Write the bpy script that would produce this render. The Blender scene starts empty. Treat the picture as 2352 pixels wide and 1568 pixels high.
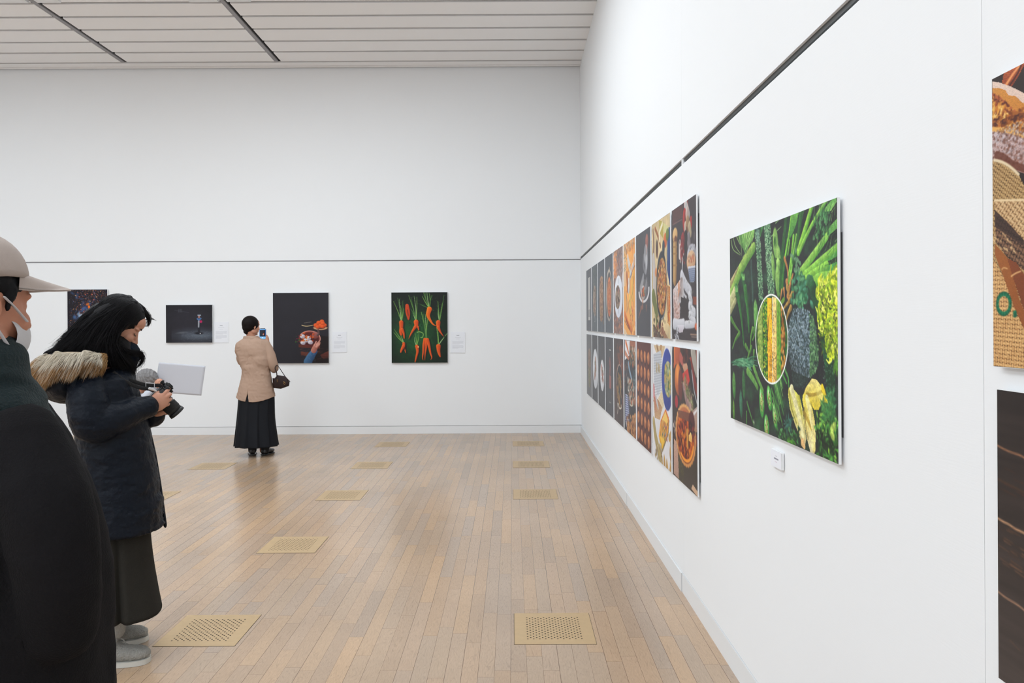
import bpy, bmesh, math, random
import numpy as np
from mathutils import Vector, Matrix, noise as mnoise

# ------------------------------------------------------------------ camera, world, lights
sc = bpy.context.scene
COL = sc.collection
K = 1725.0                      # focal length in pixels of the 2352 px wide frame
EYE = 1.5                       # lens height above the floor
HX, HY, ROLL = 1176.0, 742.0, 0.0055
cam_d = bpy.data.cameras.new('camera')
cam_d.sensor_width = 36.0
cam_d.lens = 36.0 * K / 2352.0
cam_d.shift_y = -(784.0 - HY) / 2352.0
cam_d.clip_start = 0.05
cam = bpy.data.objects.new('camera', cam_d)
COL.objects.link(cam)
cam.matrix_world = Matrix.Translation((0, 0, EYE)) @ Matrix.Rotation(math.pi / 2, 4, 'X') @ Matrix.Rotation(-ROLL, 4, 'Z')
sc.camera = cam
sc.view_settings.view_transform = 'Standard'
sc.view_settings.look = 'None'
sc.view_settings.gamma = 1.0
sc.view_settings.exposure = 0.06
sc.view_settings.use_curve_mapping = False
wd = bpy.data.worlds.new('world'); sc.world = wd; wd.use_nodes = True
wd.node_tree.nodes['Background'].inputs[0].default_value = (0.80, 0.87, 1.0, 1)
wd.node_tree.nodes['Background'].inputs[1].default_value = 0.3

CEIL = 4.99
XR = 0.943                      # right wall face
YB = 10.25                      # back wall face
XL, YF = -9.0, -5.0             # left and front walls, outside the frame
# (x, y, width, length, watts) of the light panels in the ceiling, all nearer than the first slat in view
LIGHT_SPOTS = [(-0.85, 5.9, 0.5, 3.6, 92), (-0.75, 1.4, 0.5, 3.6, 12), (-0.75, -2.8, 0.5, 3.6, 12),
               (-2.9, 5.8, 1.2, 3.8, 186), (-3.2, 1.0, 1.2, 3.8, 112), (-4.1, -3.0, 1.2, 2.6, 70),
               (-6.9, 5.8, 1.2, 3.8, 140), (-7.0, 1.0, 1.2, 3.8, 120)]
LIGHT_COL = (0.86, 0.94, 1.0)
LIGHT_GAIN = 0.40
FILL_WATTS = 155.0            # added fill light, set in an invented opening behind the camera

# ------------------------------------------------------------------ helpers
def ab(px, py):
    dx, dy = px - HX, py - HY
    return dx - ROLL * dy, dy + ROLL * dx
def on_y(px, py, Y):            # point of the vertical plane y = Y seen at a pixel of the measured photo
    a, b = ab(px, py); return Vector((a * Y / K, Y, EYE - b * Y / K))
def on_x(px, py, X):
    a, b = ab(px, py); return Vector((X, K * X / a, EYE - b * X / a))
def on_floor(px, py):
    a, b = ab(px, py); Y = K * EYE / b; return Vector((a * Y / K, Y, 0))

def s2l(c):
    return tuple((v / 12.92 if v <= 0.04045 else ((v + 0.055) / 1.055) ** 2.4) for v in c)
def rgb(r, g, b):
    return s2l((r / 255, g / 255, b / 255))

def mat(name, col, rough=0.6, metal=0.0, spec=0.5, bump=None, var=None, sheen=0.0):
    """bump = (scale, strength, detail); var = (scale, amount) brightness mottling of the thing's own colour"""
    m = bpy.data.materials.new(name); m.use_nodes = True
    nt = m.node_tree; b = nt.nodes['Principled BSDF']
    b.inputs['Base Color'].default_value = (*col, 1)
    b.inputs['Roughness'].default_value = rough
    b.inputs['Metallic'].default_value = metal
    b.inputs['Specular IOR Level'].default_value = spec
    if sheen: b.inputs['Sheen Weight'].default_value = sheen
    tc = nt.nodes.new('ShaderNodeTexCoord')
    if var:
        n = nt.nodes.new('ShaderNodeTexNoise'); n.inputs['Scale'].default_value = var[0]; n.inputs['Detail'].default_value = 4
        nt.links.new(tc.outputs['Object'], n.inputs['Vector'])
        r = nt.nodes.new('ShaderNodeMix'); r.data_type = 'RGBA'
        lo = tuple(c * (1 - var[1]) for c in col); hi = tuple(min(1, c * (1 + var[1])) for c in col)
        r.inputs['A'].default_value = (*lo, 1); r.inputs['B'].default_value = (*hi, 1)
        nt.links.new(n.outputs['Fac'], r.inputs['Factor']); nt.links.new(r.outputs['Result'], b.inputs['Base Color'])
    if bump:
        n = nt.nodes.new('ShaderNodeTexNoise'); n.inputs['Scale'].default_value = bump[0]
        n.inputs['Detail'].default_value = bump[2] if len(bump) > 2 else 3
        nt.links.new(tc.outputs['Object'], n.inputs['Vector'])
        bp = nt.nodes.new('ShaderNodeBump'); bp.inputs['Strength'].default_value = bump[1]; bp.inputs['Distance'].default_value = 0.01
        nt.links.new(n.outputs['Fac'], bp.inputs['Height']); nt.links.new(bp.outputs['Normal'], b.inputs['Normal'])
    return m

def link(name, me, m, parent=None, smooth=False):
    o = bpy.data.objects.new(name, me); COL.objects.link(o)
    if m is not None:
        for q in (m if isinstance(m, (list, tuple)) else [m]): me.materials.append(q)
    if smooth: me.shade_smooth()
    if parent is not None:
        o.parent = parent
        o.matrix_parent_inverse = parent.matrix_basis.inverted()
    return o
def obj(name, bm, m, parent=None, smooth=False):
    me = bpy.data.meshes.new(name); bm.normal_update(); bm.to_mesh(me); bm.free()
    return link(name, me, m, parent, smooth)
def tag(o, label, cat, group=None):
    o['label'] = label; o['category'] = cat
    if group: o['group'] = group
    return o
def thing(name, label, cat, loc, group=None):
    o = bpy.data.objects.new(name, None); COL.objects.link(o); o.location = loc; o.empty_display_size = 0.1
    return tag(o, label, cat, group)
def struct(name, bm, m, parent=None):
    o = obj(name, bm, m, parent); o['kind'] = 'structure'; return o
def box(bm, x0, x1, y0, y1, z0, z1, mi=0):
    v = [bm.verts.new((x, y, z)) for z in (z0, z1) for y in (y0, y1) for x in (x0, x1)]
    for q in ((0, 2, 3, 1), (4, 5, 7, 6), (0, 1, 5, 4), (2, 6, 7, 3), (0, 4, 6, 2), (1, 3, 7, 5)):
        f = bm.faces.new([v[i] for i in q]); f.material_index = mi

# ------------------------------------------------------------------ materials of the room
def wall_material(name, col, bump=0.05):
    m = bpy.data.materials.new(name); m.use_nodes = True; nt = m.node_tree; b = nt.nodes['Principled BSDF']
    b.inputs['Roughness'].default_value = 0.85; b.inputs['Specular IOR Level'].default_value = 0.25
    tc = nt.nodes.new('ShaderNodeTexCoord'); mp = nt.nodes.new('ShaderNodeMapping')
    mp.inputs['Scale'].default_value = (18, 18, 260)
    nt.links.new(tc.outputs['Object'], mp.inputs['Vector'])
    n = nt.nodes.new('ShaderNodeTexNoise'); n.inputs['Scale'].default_value = 1.0; n.inputs['Detail'].default_value = 3
    nt.links.new(mp.outputs['Vector'], n.inputs['Vector'])
    bp = nt.nodes.new('ShaderNodeBump'); bp.inputs['Strength'].default_value = bump; bp.inputs['Distance'].default_value = 0.004
    nt.links.new(n.outputs['Fac'], bp.inputs['Height']); nt.links.new(bp.outputs['Normal'], b.inputs['Normal'])
    n2 = nt.nodes.new('ShaderNodeTexNoise'); n2.inputs['Scale'].default_value = 1.2; n2.inputs['Detail'].default_value = 2
    nt.links.new(tc.outputs['Object'], n2.inputs['Vector'])
    r = nt.nodes.new('ShaderNodeMix'); r.data_type = 'RGBA'
    r.inputs['A'].default_value = (*[c * 0.985 for c in col], 1); r.inputs['B'].default_value = (*col, 1)
    nt.links.new(n2.outputs['Fac'], r.inputs['Factor']); nt.links.new(r.outputs['Result'], b.inputs['Base Color'])
    return m
M_WALL = wall_material('white_wall_covering', (0.86, 0.872, 0.885), 0.05)
M_TRIM = mat('white_trim_paint', (0.80, 0.81, 0.82), 0.5)
M_CEIL = mat('white_ceiling_board', (0.90, 0.888, 0.884), 0.8)
M_VOID = mat('dark_ceiling_void', (0.015, 0.014, 0.014), 0.9)
M_GAP_SHADE = mat('gap_shade_backing', (0.13, 0.105, 0.10), 0.9)
M_SHADE_RAIL = mat('groove_shade_rail', (0.05, 0.055, 0.055), 0.5)  # rail colour holds the shade of the wall groove's upper part
M_GREY = mat('grey_track', (0.30, 0.29, 0.30), 0.5)
M_WHITE = mat('white_board', (0.86, 0.87, 0.88), 0.5)
M_BLACK = mat('black_batten', (0.02, 0.02, 0.022), 0.5)

def floor_material():
    m = bpy.data.materials.new('oak_plank_floor'); m.use_nodes = True; nt = m.node_tree; N = nt.nodes; Lk = nt.links.new
    b = N['Principled BSDF']
    tc = N.new('ShaderNodeTexCoord'); sx = N.new('ShaderNodeSeparateXYZ'); Lk(tc.outputs['Object'], sx.inputs[0])
    def mth(op, a, c=None, **k):
        n = N.new('ShaderNodeMath'); n.operation = op
        for i, v in enumerate((a, c)):
            if v is None: continue
            if isinstance(v, (int, float)): n.inputs[i].default_value = v
            else: Lk(v, n.inputs[i])
        return n.outputs[0]
    W = 0.0705
    xs = mth('DIVIDE', mth('ADD', sx.outputs[0], 0.0145 + 20 * W * 20), W)
    row = mth('FLOOR', xs); fx = mth('FRACT', xs)
    wn = N.new('ShaderNodeTexWhiteNoise'); wn.noise_dimensions = '1D'; Lk(row, wn.inputs['W'])
    wl = N.new('ShaderNodeTexWhiteNoise'); wl.noise_dimensions = '1D'; Lk(mth('ADD', row, 517.3), wl.inputs['W'])
    ln = mth('ADD', mth('MULTIPLY', wl.outputs['Value'], 0.35), 0.50)
    # board ends wander a little: add a slow noise along the row before cutting it up
    ys = mth('DIVIDE', mth('ADD', sx.outputs[1], mth('MULTIPLY', wn.outputs['Value'], 9.7)), ln)
    cell = mth('FLOOR', ys); fy = mth('FRACT', ys)
    cb = N.new('ShaderNodeCombineXYZ'); Lk(row, cb.inputs[0]); Lk(cell, cb.inputs[1])
    w2 = N.new('ShaderNodeTexWhiteNoise'); w2.noise_dimensions = '3D'; Lk(cb.outputs[0], w2.inputs['Vector'])
    ramp = N.new('ShaderNodeValToRGB'); Lk(w2.outputs['Value'], ramp.inputs[0])
    cols = [(0.0, rgb(160, 142, 126)), (0.18, rgb(180, 150, 120)), (0.36, rgb(172, 152, 132)), (0.52, rgb(188, 157, 124)),
            (0.68, rgb(180, 154, 130)), (0.82, rgb(164, 149, 136)), (1.0, rgb(194, 160, 124))]
    while len(ramp.color_ramp.elements) < len(cols): ramp.color_ramp.elements.new(0.5)
    for e, (p, c) in zip(ramp.color_ramp.elements, cols): e.position = p; e.color = (*[.62 * v + .38 * w for v, w in zip(c, rgb(182, 154, 126))], 1)
    # grain: stretched noise, different per board
    mp = N.new('ShaderNodeVectorMath'); mp.operation = 'MULTIPLY'; Lk(tc.outputs['Object'], mp.inputs[0]); mp.inputs[1].default_value = (55, 5.5, 1)
    ad = N.new('ShaderNodeVectorMath'); ad.operation = 'ADD'; Lk(mp.outputs[0], ad.inputs[0])
    sc2 = N.new('ShaderNodeVectorMath'); sc2.operation = 'SCALE'; Lk(w2.outputs['Color'], sc2.inputs[0]); sc2.inputs['Scale'].default_value = 90
    Lk(sc2.outputs[0], ad.inputs[1])
    gn = N.new('ShaderNodeTexNoise'); gn.inputs['Scale'].default_value = 0.55; gn.inputs['Detail'].default_value = 2; gn.inputs['Distortion'].default_value = 0.6
    Lk(ad.outputs[0], gn.inputs['Vector'])
    rings = mth('FRACT', mth('MULTIPLY', gn.outputs['Fac'], 13.0))
    ring = N.new('ShaderNodeMapRange'); Lk(rings, ring.inputs['Value']); ring.inputs['From Min'].default_value = 0.0; ring.inputs['From Max'].default_value = 0.22
    ring.inputs['To Min'].default_value = 0.80; ring.inputs['To Max'].default_value = 1.0
    fn = N.new('ShaderNodeTexNoise'); fn.inputs['Scale'].default_value = 6; fn.inputs['Detail'].default_value = 4; Lk(ad.outputs[0], fn.inputs['Vector'])
    fr = N.new('ShaderNodeMapRange'); Lk(fn.outputs['Fac'], fr.inputs['Value']); fr.inputs['From Min'].default_value = 0.3; fr.inputs['From Max'].default_value = 0.7
    fr.inputs['To Min'].default_value = 0.90; fr.inputs['To Max'].default_value = 1.06
    wear = N.new('ShaderNodeTexNoise'); wear.inputs['Scale'].default_value = 1.1; wear.inputs['Detail'].default_value = 3; Lk(tc.outputs['Object'], wear.inputs['Vector'])
    wr = N.new('ShaderNodeMapRange'); Lk(wear.outputs['Fac'], wr.inputs['Value']); wr.inputs['From Min'].default_value = 0.35; wr.inputs['From Max'].default_value = 0.65
    wr.inputs['To Min'].default_value = 0.94; wr.inputs['To Max'].default_value = 1.05
    k = mth('MULTIPLY', mth('MULTIPLY', ring.outputs[0], fr.outputs[0]), wr.outputs[0])
    # joints
    wgap = N.new('ShaderNodeTexWhiteNoise'); wgap.noise_dimensions = '1D'; Lk(mth('ADD', row, 91.7), wgap.inputs['W'])
    gw = mth('ADD', mth('MULTIPLY', wgap.outputs['Value'], 0.018), 0.012)
    jx = mth('LESS_THAN', fx, gw)
    jy = mth('LESS_THAN', mth('MULTIPLY', fy, ln), 0.0017)
    joint = mth('MAXIMUM', jx, mth('MULTIPLY', jy, 0.8))
    sc3 = N.new('ShaderNodeVectorMath'); sc3.operation = 'SCALE'; Lk(ramp.outputs['Color'], sc3.inputs[0]); Lk(k, sc3.inputs['Scale'])
    mx = N.new('ShaderNodeMix'); mx.data_type = 'RGBA'; Lk(joint, mx.inputs['Factor']); Lk(sc3.outputs[0], mx.inputs['A'])
    mx.inputs['B'].default_value = (*rgb(98, 74, 55), 1)
    Lk(mx.outputs['Result'], b.inputs['Base Color'])
    rr = N.new('ShaderNodeMapRange'); Lk(wear.outputs['Fac'], rr.inputs['Value']); rr.inputs['To Min'].default_value = 0.19; rr.inputs['To Max'].default_value = 0.28
    Lk(rr.outputs[0], b.inputs['Roughness']); b.inputs['Specular IOR Level'].default_value = 0.75
    h = mth('SUBTRACT', mth('MULTIPLY', fr.outputs[0], 0.25), joint)
    bp = N.new('ShaderNodeBump'); bp.inputs['Strength'].default_value = 0.25; bp.inputs['Distance'].default_value = 0.0015
    Lk(h, bp.inputs['Height']); Lk(bp.outputs['Normal'], b.inputs['Normal'])
    return m

# ------------------------------------------------------------------ room shell
bm = bmesh.new(); box(bm, XL - 0.2, XR + 0.2, YF - 0.2, YB + 0.2, -0.1, 0.0); struct('floor', bm, floor_material())
ZG0, ZG1 = 2.367, 2.401          # the hanging groove in the walls
SEAMS = [on_x(1566, 375, XR).y, on_x(2259, 784, XR).y]
def right_panel(bm, y0, y1, z0, z1):
    box(bm, XR, XR + 0.03, y0, y1, z0, z1)
bm = bmesh.new()
ys = [YF, -2.2, SEAMS[1], SEAMS[0], 6.9 + 3.5]
ys[-1] = YB
for y0, y1 in zip(ys[:-1], ys[1:]):
    right_panel(bm, y0 + 0.0008, y1 - 0.0008, 0.108, ZG0)
    right_panel(bm, y0 + 0.0008, y1 - 0.0008, ZG1, CEIL + 0.3)
box(bm, XR + 0.03, XR + 0.2, YF - 0.2, YB + 0.2, 0, CEIL + 0.3)
for s in SEAMS: box(bm, XR + 0.001, XR + 0.04, s - 0.012, s + 0.012, ZG0 - 0.001, ZG1 + 0.001)
struct('wall_right', bm, M_WALL)
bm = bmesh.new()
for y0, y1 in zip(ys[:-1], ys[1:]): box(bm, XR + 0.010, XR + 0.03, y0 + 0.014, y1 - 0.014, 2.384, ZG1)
struct('trim_1', bm, M_SHADE_RAIL)
ZB0, ZB1 = 2.357, 2.372
bm = bmesh.new()
box(bm, XL, XR, YB, YB + 0.03, 0.108, ZB0); box(bm, XL, XR, YB, YB + 0.03, ZB1, CEIL + 0.3)
box(bm, XL - 0.2, XR + 0.2, YB + 0.03, YB + 0.2, 0, CEIL + 0.3)
struct('wall_back', bm, M_WALL)
bm = bmesh.new(); box(bm, XL, XR, YB + 0.008, YB + 0.03, ZB0 + 0.006, ZB1); struct('trim_2', bm, M_GREY)  # matching strip in the back wall, grey for the groove's shade
bm = bmesh.new(); box(bm, XL - 0.2, XL, YF - 0.2, YB + 0.2, 0, CEIL + 0.3); struct('wall_left', bm, M_WALL)
WX0, WX1, WZ0, WZ1 = -7.0, -1.0, 0.9, 4.3
bm = bmesh.new(); box(bm, XL, WX0, YF - 0.2, YF, 0, CEIL + 0.3); box(bm, WX1, XR, YF - 0.2, YF, 0, CEIL + 0.3); box(bm, WX0, WX1, YF - 0.2, YF, 0, WZ0); box(bm, WX0, WX1, YF - 0.2, YF, WZ1, CEIL + 0.3); struct('wall_front', bm, M_WALL)
bm = bmesh.new()
for k in range(5):
    x = WX0 + (WX1 - WX0) * k / 4; box(bm, x - .03, x + .03, YF - 0.12, YF - 0.06, WZ0, WZ1)
box(bm, WX0, WX1, YF - 0.12, YF - 0.06, WZ0, WZ0 + .06); box(bm, WX0, WX1, YF - 0.12, YF - 0.06, WZ1 - .06, WZ1); win = struct('fill_window_1', bm, M_TRIM)  # invented, unseen window frame around the added fill light
ld = bpy.data.lights.new('fill_lamp', 'AREA'); ld.shape = 'RECTANGLE'; ld.size = WX1 - WX0; ld.size_y = WZ1 - WZ0; ld.energy = FILL_WATTS; ld.color = (0.86, 0.93, 1.0)
lo = bpy.data.objects.new('fill_lamp', ld); COL.objects.link(lo); lo.location = ((WX0 + WX1) / 2, YF - 0.16, (WZ0 + WZ1) / 2); lo.rotation_euler = (math.pi / 2, 0, 0)  # unseen area lamp added to brighten the back wall and ceiling
bm = bmesh.new(); box(bm, XL, XR, YB - 0.002, YB + 0.03, 0, 0.103); struct('baseboard_back', bm, M_TRIM)
bm = bmesh.new()
segs = [(YF, 1.9, 0.002), (1.905, 4.18, 0.004), (4.185, 6.15, 0.009), (6.155, 8.35, 0.012), (8.355, YB - 0.003, 0.016)]
for y0, y1, p in segs: box(bm, XR - p, XR + 0.03, y0, y1, 0, 0.103)
struct('baseboard_right', bm, M_TRIM)

# slatted ceiling
bm = bmesh.new()
gaps = [K * (CEIL - EYE) / abs(ab(1340, y)[1]) for y in (33.5, 63, 91, 115.5, 138.5)]
pitch = (gaps[-1] - gaps[0]) / 4
allg = [gaps[0] - pitch * i for i in range(60, 0, -1)] + gaps
allg = [g for g in allg if g > YF + 0.1]
TRX = [-5.13, -3.09]
TRX = [TRX[0] - 2.04] + TRX
cols = [XL] + TRX + [XR]
for ci in range(len(cols) - 1):
    x0 = cols[ci] + (0.045 if ci else 0); x1 = cols[ci + 1] - (0.045 if ci < len(cols) - 2 else 0)
    edges = [YF] + allg
    for i in range(len(edges) - 1):
        box(bm, x0, x1, edges[i] + (0.026 if i else 0), edges[i + 1] - 0.026, CEIL, CEIL + 0.02)
box(bm, XL, XR, gaps[-1] + 0.026, YB - 0.11, CEIL, CEIL + 0.02)
box(bm, XL, XR, YB - 0.098, YB - 0.035, CEIL, CEIL + 0.02)
struct('ceiling', bm, M_CEIL)
bm = bmesh.new(); box(bm, XL, XR, YF, YB, CEIL + 0.055, CEIL + 0.3); struct('trim_3', bm, M_GAP_SHADE)  # backing sheet coloured dark to deepen the shade in the slat gaps
for i, x in enumerate(TRX):
    bm = bmesh.new()
    box(bm, x - 0.045, x + 0.002, YF, gaps[-1], CEIL + 0.006, CEIL + 0.03)
    struct('trim_%d' % (4 + i), bm, M_GREY)
    bm = bmesh.new(); box(bm, x + 0.003, x + 0.045, YF, gaps[-1], CEIL + 0.022, CEIL + 0.04); struct('trim_%d' % (7 + i), bm, M_VOID)
    bm = bmesh.new(); yy = K * (CEIL - 0.02 - EYE) / 741.0
    box(bm, x - 0.36, x - 0.047, yy - 1.2, yy, CEIL - 0.02, CEIL - 0.0005); box(bm, x + 0.047, x + 0.30, yy - 1.2, yy, CEIL - 0.02, CEIL - 0.0005)
    struct('trim_%d' % (10 + i), bm, M_TRIM)
# lights
M_DIFF = bpy.data.materials.new('light_diffuser'); M_DIFF.use_nodes = True
_b = M_DIFF.node_tree.nodes['Principled BSDF']; _b.inputs['Base Color'].default_value = (0.9, 0.9, 0.9, 1)
_b.inputs['Emission Color'].default_value = (*LIGHT_COL, 1); _b.inputs['Emission Strength'].default_value = 3.0
for i, (x, y, w, l, watt) in enumerate(LIGHT_SPOTS):
    where = ['beside the right wall', 'over the middle of the room', 'towards the left wall'][0 if x > -1 else (1 if x > -5 else 2)]
    far = ['nearest the back wall', 'halfway down the room', 'at the near end'][0 if y > 4 else (1 if y > 0 else 2)]
    t = thing('ceiling_light', 'white ceiling light panel %s, %s' % (where, far), 'light', (x, y, CEIL - 0.05), 'light panels in the ceiling')
    bm = bmesh.new(); box(bm, x - w / 2 - 0.03, x + w / 2 + 0.03, y - l / 2 - 0.03, y + l / 2 + 0.03, CEIL - 0.05, CEIL - 0.0005); obj('housing', bm, M_TRIM, t)
    bm = bmesh.new(); box(bm, x - w / 2, x + w / 2, y - l / 2, y + l / 2, CEIL - 0.056, CEIL - 0.05); obj('diffuser', bm, M_DIFF, t)
    ld = bpy.data.lights.new('panel_lamp', 'AREA'); ld.shape = 'RECTANGLE'; ld.size = w; ld.size_y = l; ld.energy = watt * LIGHT_GAIN; ld.color = LIGHT_COL
    lo = bpy.data.objects.new('panel_lamp', ld); COL.objects.link(lo); lo.parent = t; lo.location = (0, 0, -0.012)

# brass floor grilles, let into the boards
M_BRASS = mat('brushed_brass', rgb(196, 168, 128), 0.40, 0.3, 0.5, var=(30, 0.08))
M_HOLE = mat('grille_hole', (0.02, 0.015, 0.01), 0.9)
GX = [0.195, -1.495, -3.185, -4.88]
GY = [on_floor(1280, 1442).y, on_floor(670, 1250.5).y, on_floor(1230, 1134.5).y, on_floor(1222, 1066).y, on_floor(1212, 1018.5).y]
GN = ['column beside the right wall', 'second column from the right wall', 'third column from the right wall', 'fourth column from the right wall']
RN = ['nearest the camera', 'second from the camera', 'in the middle row', 'second from the back wall', 'nearest the back wall']
def grille(ci, ri):
    x, y = GX[ci], GY[ri]; w, d = 0.383, 0.375
    t = tag(None or bpy.data.objects.new('floor_grille', None), 'brass perforated floor grille, %s, %s' % (RN[ri], GN[ci]), 'floor grille', 'brass grilles in the floor')
    COL.objects.link(t); t.location = (x, y, 0.0)
    bm = bmesh.new(); box(bm, x - w / 2 - 0.0018, x + w / 2 + 0.0018, y - d / 2 - 0.0022, y + d / 2 + 0.0022, 0.0, 0.0006); obj('rim', bm, M_HOLE, t)
    bm = bmesh.new(); box(bm, x - w / 2, x + w / 2, y - d / 2, y + d / 2, 0.0006, 0.0016)
    for c in range(19):
        n = 10 if c % 2 == 0 else 9
        for r in range(n):
            hx = x + (c - 9) * 0.01425; hy = y + (r - (n - 1) / 2) * 0.0285
            vs = [bm.verts.new((hx + 0.0042 * math.cos(q * math.pi / 5), hy + 0.0042 * math.sin(q * math.pi / 5), 0.0019)) for q in range(10)]
            f = bm.faces.new(vs); f.material_index = 1
    o = obj('plate', bm, [M_BRASS, M_HOLE], t)
for ci, ri in ((0, 0), (0, 2), (0, 3), (0, 4), (1, 0), (1, 1), (1, 2), (1, 3), (1, 4), (2, 2), (2, 3), (2, 4), (3, 4)):
    grille(ci, ri)
# ------------------------------------------------------------------ printed photographs (colour laid on a fine mesh grid)
class Art:
    """x runs 0..A, y runs 0..1 downwards; colours are given as 0..255 sRGB"""
    def __init__(s, w, h, nx, ny, bg, seed=1):
        s.A = w / h; s.nx, s.ny = nx, ny
        s.X, s.Y = np.meshgrid((np.arange(nx)) / (nx - 1) * s.A, np.arange(ny) / (ny - 1))
        s.I = np.zeros((ny, nx, 3)); s.I[:] = np.array(bg, float)
        s.r = np.random.RandomState(seed); s.px = 1.0 / ny; s.py = 1.0 / ny; s.sx = s.A / nx
    def win(s, x0, x1, y0, y1):
        i0 = max(0, int(x0 / s.A * (s.nx - 1)) - 1); i1 = min(s.nx, int(x1 / s.A * (s.nx - 1)) + 3)
        j0 = max(0, int(y0 * (s.ny - 1)) - 1); j1 = min(s.ny, int(y1 * (s.ny - 1)) + 3)
        if i0 >= i1 or j0 >= j1: return None
        return slice(j0, j1), slice(i0, i1)
    def mix(s, w, m, col):
        m = np.clip(m, 0, 1)[..., None]; s.I[w] = s.I[w] * (1 - m) + np.asarray(col, float) * m
    def ell(s, x, y, rx, ry, c, c2=None, rot=0, al=1.0, soft=None, lx=-0.4, ly=-0.5, n=0.0, pw=2.0):
        R = max(rx, ry) * 1.3 + 0.01; w = s.win(x - R, x + R, y - R, y + R)
        if w is None: return
        dx = s.X[w] - x; dy = s.Y[w] - y; ca, sa = math.cos(rot), math.sin(rot)
        u = (dx * ca + dy * sa) / rx; v = (-dx * sa + dy * ca) / ry
        d = (np.abs(u) ** pw + np.abs(v) ** pw) ** (1 / pw)
        if soft is None: soft = s.sx / min(rx, ry) * 0.8
        m = np.clip((1 + soft - d) / (2 * soft), 0, 1) * al
        if c2 is None: col = np.array(c, float)
        else:
            t = np.clip(0.5 + 0.6 * (u * lx + v * ly) + 0.15 * (1 - d), 0, 1)[..., None]
            col = np.array(c2, float) * (1 - t) + np.array(c, float) * t
        if n: col = col * (1 + n * (s.r.rand(*dx.shape)[..., None] - 0.5))
        s.mix(w, m, col)
    def ring(s, x, y, rx, ry, th, c, rot=0, al=1.0, a0=None, a1=None):
        R = max(rx, ry) * 1.2 + 0.01; w = s.win(x - R, x + R, y - R, y + R)
        if w is None: return
        dx = s.X[w] - x; dy = s.Y[w] - y; ca, sa = math.cos(rot), math.sin(rot)
        u = (dx * ca + dy * sa) / rx; v = (-dx * sa + dy * ca) / ry
        d = np.abs(np.hypot(u, v) - 1) * min(rx, ry); m = np.clip((th - d) / s.sx + 0.5, 0, 1) * al
        if a0 is not None:
            g = np.arctan2(v, u); m = m * ((g > a0) & (g < a1))
        s.mix(w, m, c)
    def line(s, pts, w0, w1, c, c2=None, al=1.0):
        """tapered brush stroke; c2 = the colour of its lower right flank"""
        P = np.array(pts, float); n = len(P)
        if n > 2:      # smooth the stroke
            t = np.linspace(0, n - 1, 4 * n); k = np.minimum(t.astype(int), n - 2); f = (t - k)[:, None]
            A = P[np.maximum(k - 1, 0)]; B = P[k]; C = P[k + 1]; D = P[np.minimum(k + 2, n - 1)]
            P = 0.5 * (2 * B + (C - A) * f + (2 * A - 5 * B + 4 * C - D) * f ** 2 + (3 * B - A - 3 * C + D) * f ** 3); n = len(P)
        W = max(w0, w1) + s.sx * 2
        w = s.win(P[:, 0].min() - W, P[:, 0].max() + W, P[:, 1].min() - W, P[:, 1].max() + W)
        if w is None: return
        X, Y = s.X[w], s.Y[w]; best = np.full(X.shape, 1e9); side = np.zeros(X.shape); wd = np.zeros(X.shape)
        for i in range(n - 1):
            a = P[i]; d = P[i + 1] - a; L = d @ d + 1e-12
            t = np.clip(((X - a[0]) * d[0] + (Y - a[1]) * d[1]) / L, 0, 1)
            ex = X - a[0] - t * d[0]; ey = Y - a[1] - t * d[1]; q = np.hypot(ex, ey)
            ww = w0 + (w1 - w0) * (i + t) / (n - 1); q2 = q - ww
            m = q2 < best; best[m] = q2[m]; wd[m] = ww[m]; side[m] = ((ex + ey) * 0.7)[m]
        m = np.clip(0.5 - best / s.sx / 1.2, 0, 1) * al
        if c2 is None: col = np.array(c, float)
        else:
            t = np.clip(0.5 + 0.55 * side / (wd + 1e-6), 0, 1)[..., None]; col = np.array(c, float) * (1 - t) + np.array(c2, float) * t
        s.mix(w, m, col)
    def poly(s, pts, c, c2=None, al=1.0, n=0.0):
        P = np.array(pts, float); w = s.win(P[:, 0].min(), P[:, 0].max(), P[:, 1].min(), P[:, 1].max())
        if w is None: return
        X, Y = s.X[w], s.Y[w]; ins = np.zeros(X.shape, bool)
        for i in range(len(P)):
            a, b = P[i], P[(i + 1) % len(P)]
            if a[1] == b[1]: continue
            cr = (a[1] > Y) != (b[1] > Y); ins ^= cr & (X < (b[0] - a[0]) * (Y - a[1]) / (b[1] - a[1]) + a[0])
        col = np.array(c, float)
        if c2 is not None:
            t = ((Y - P[:, 1].min()) / (P[:, 1].max() - P[:, 1].min() + 1e-6))[..., None]; col = np.array(c, float) * (1 - t) + np.array(c2, float) * t
        if n: col = col * (1 + n * (s.r.rand(*X.shape)[..., None] - 0.5))
        s.mix(w, ins * al, col)
    def fnoise(s, fx, fy=None):
        fy = fy or fx; out = np.zeros(s.X.shape); amp = 1.0; tot = 0
        for o in range(3):
            gx, gy = max(2, int(fx * s.A * 2 ** o)), max(2, int(fy * 2 ** o)); G = s.r.rand(gy + 2, gx + 2)
            u = s.X / s.A * gx; v = s.Y * gy; i = np.minimum(u.astype(int), gx); j = np.minimum(v.astype(int), gy)
            a = u - i; b = v - j; a = a * a * (3 - 2 * a); b = b * b * (3 - 2 * b)
            out += amp * ((G[j, i] * (1 - a) + G[j, i + 1] * a) * (1 - b) + (G[j + 1, i] * (1 - a) + G[j + 1, i + 1] * a) * b); tot += amp; amp *= 0.55
        return out / tot
    def mottle(s, f, amt, fy=None): s.I *= (1 + amt * (s.fnoise(f, fy)[..., None] - 0.5) * 2)
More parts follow.
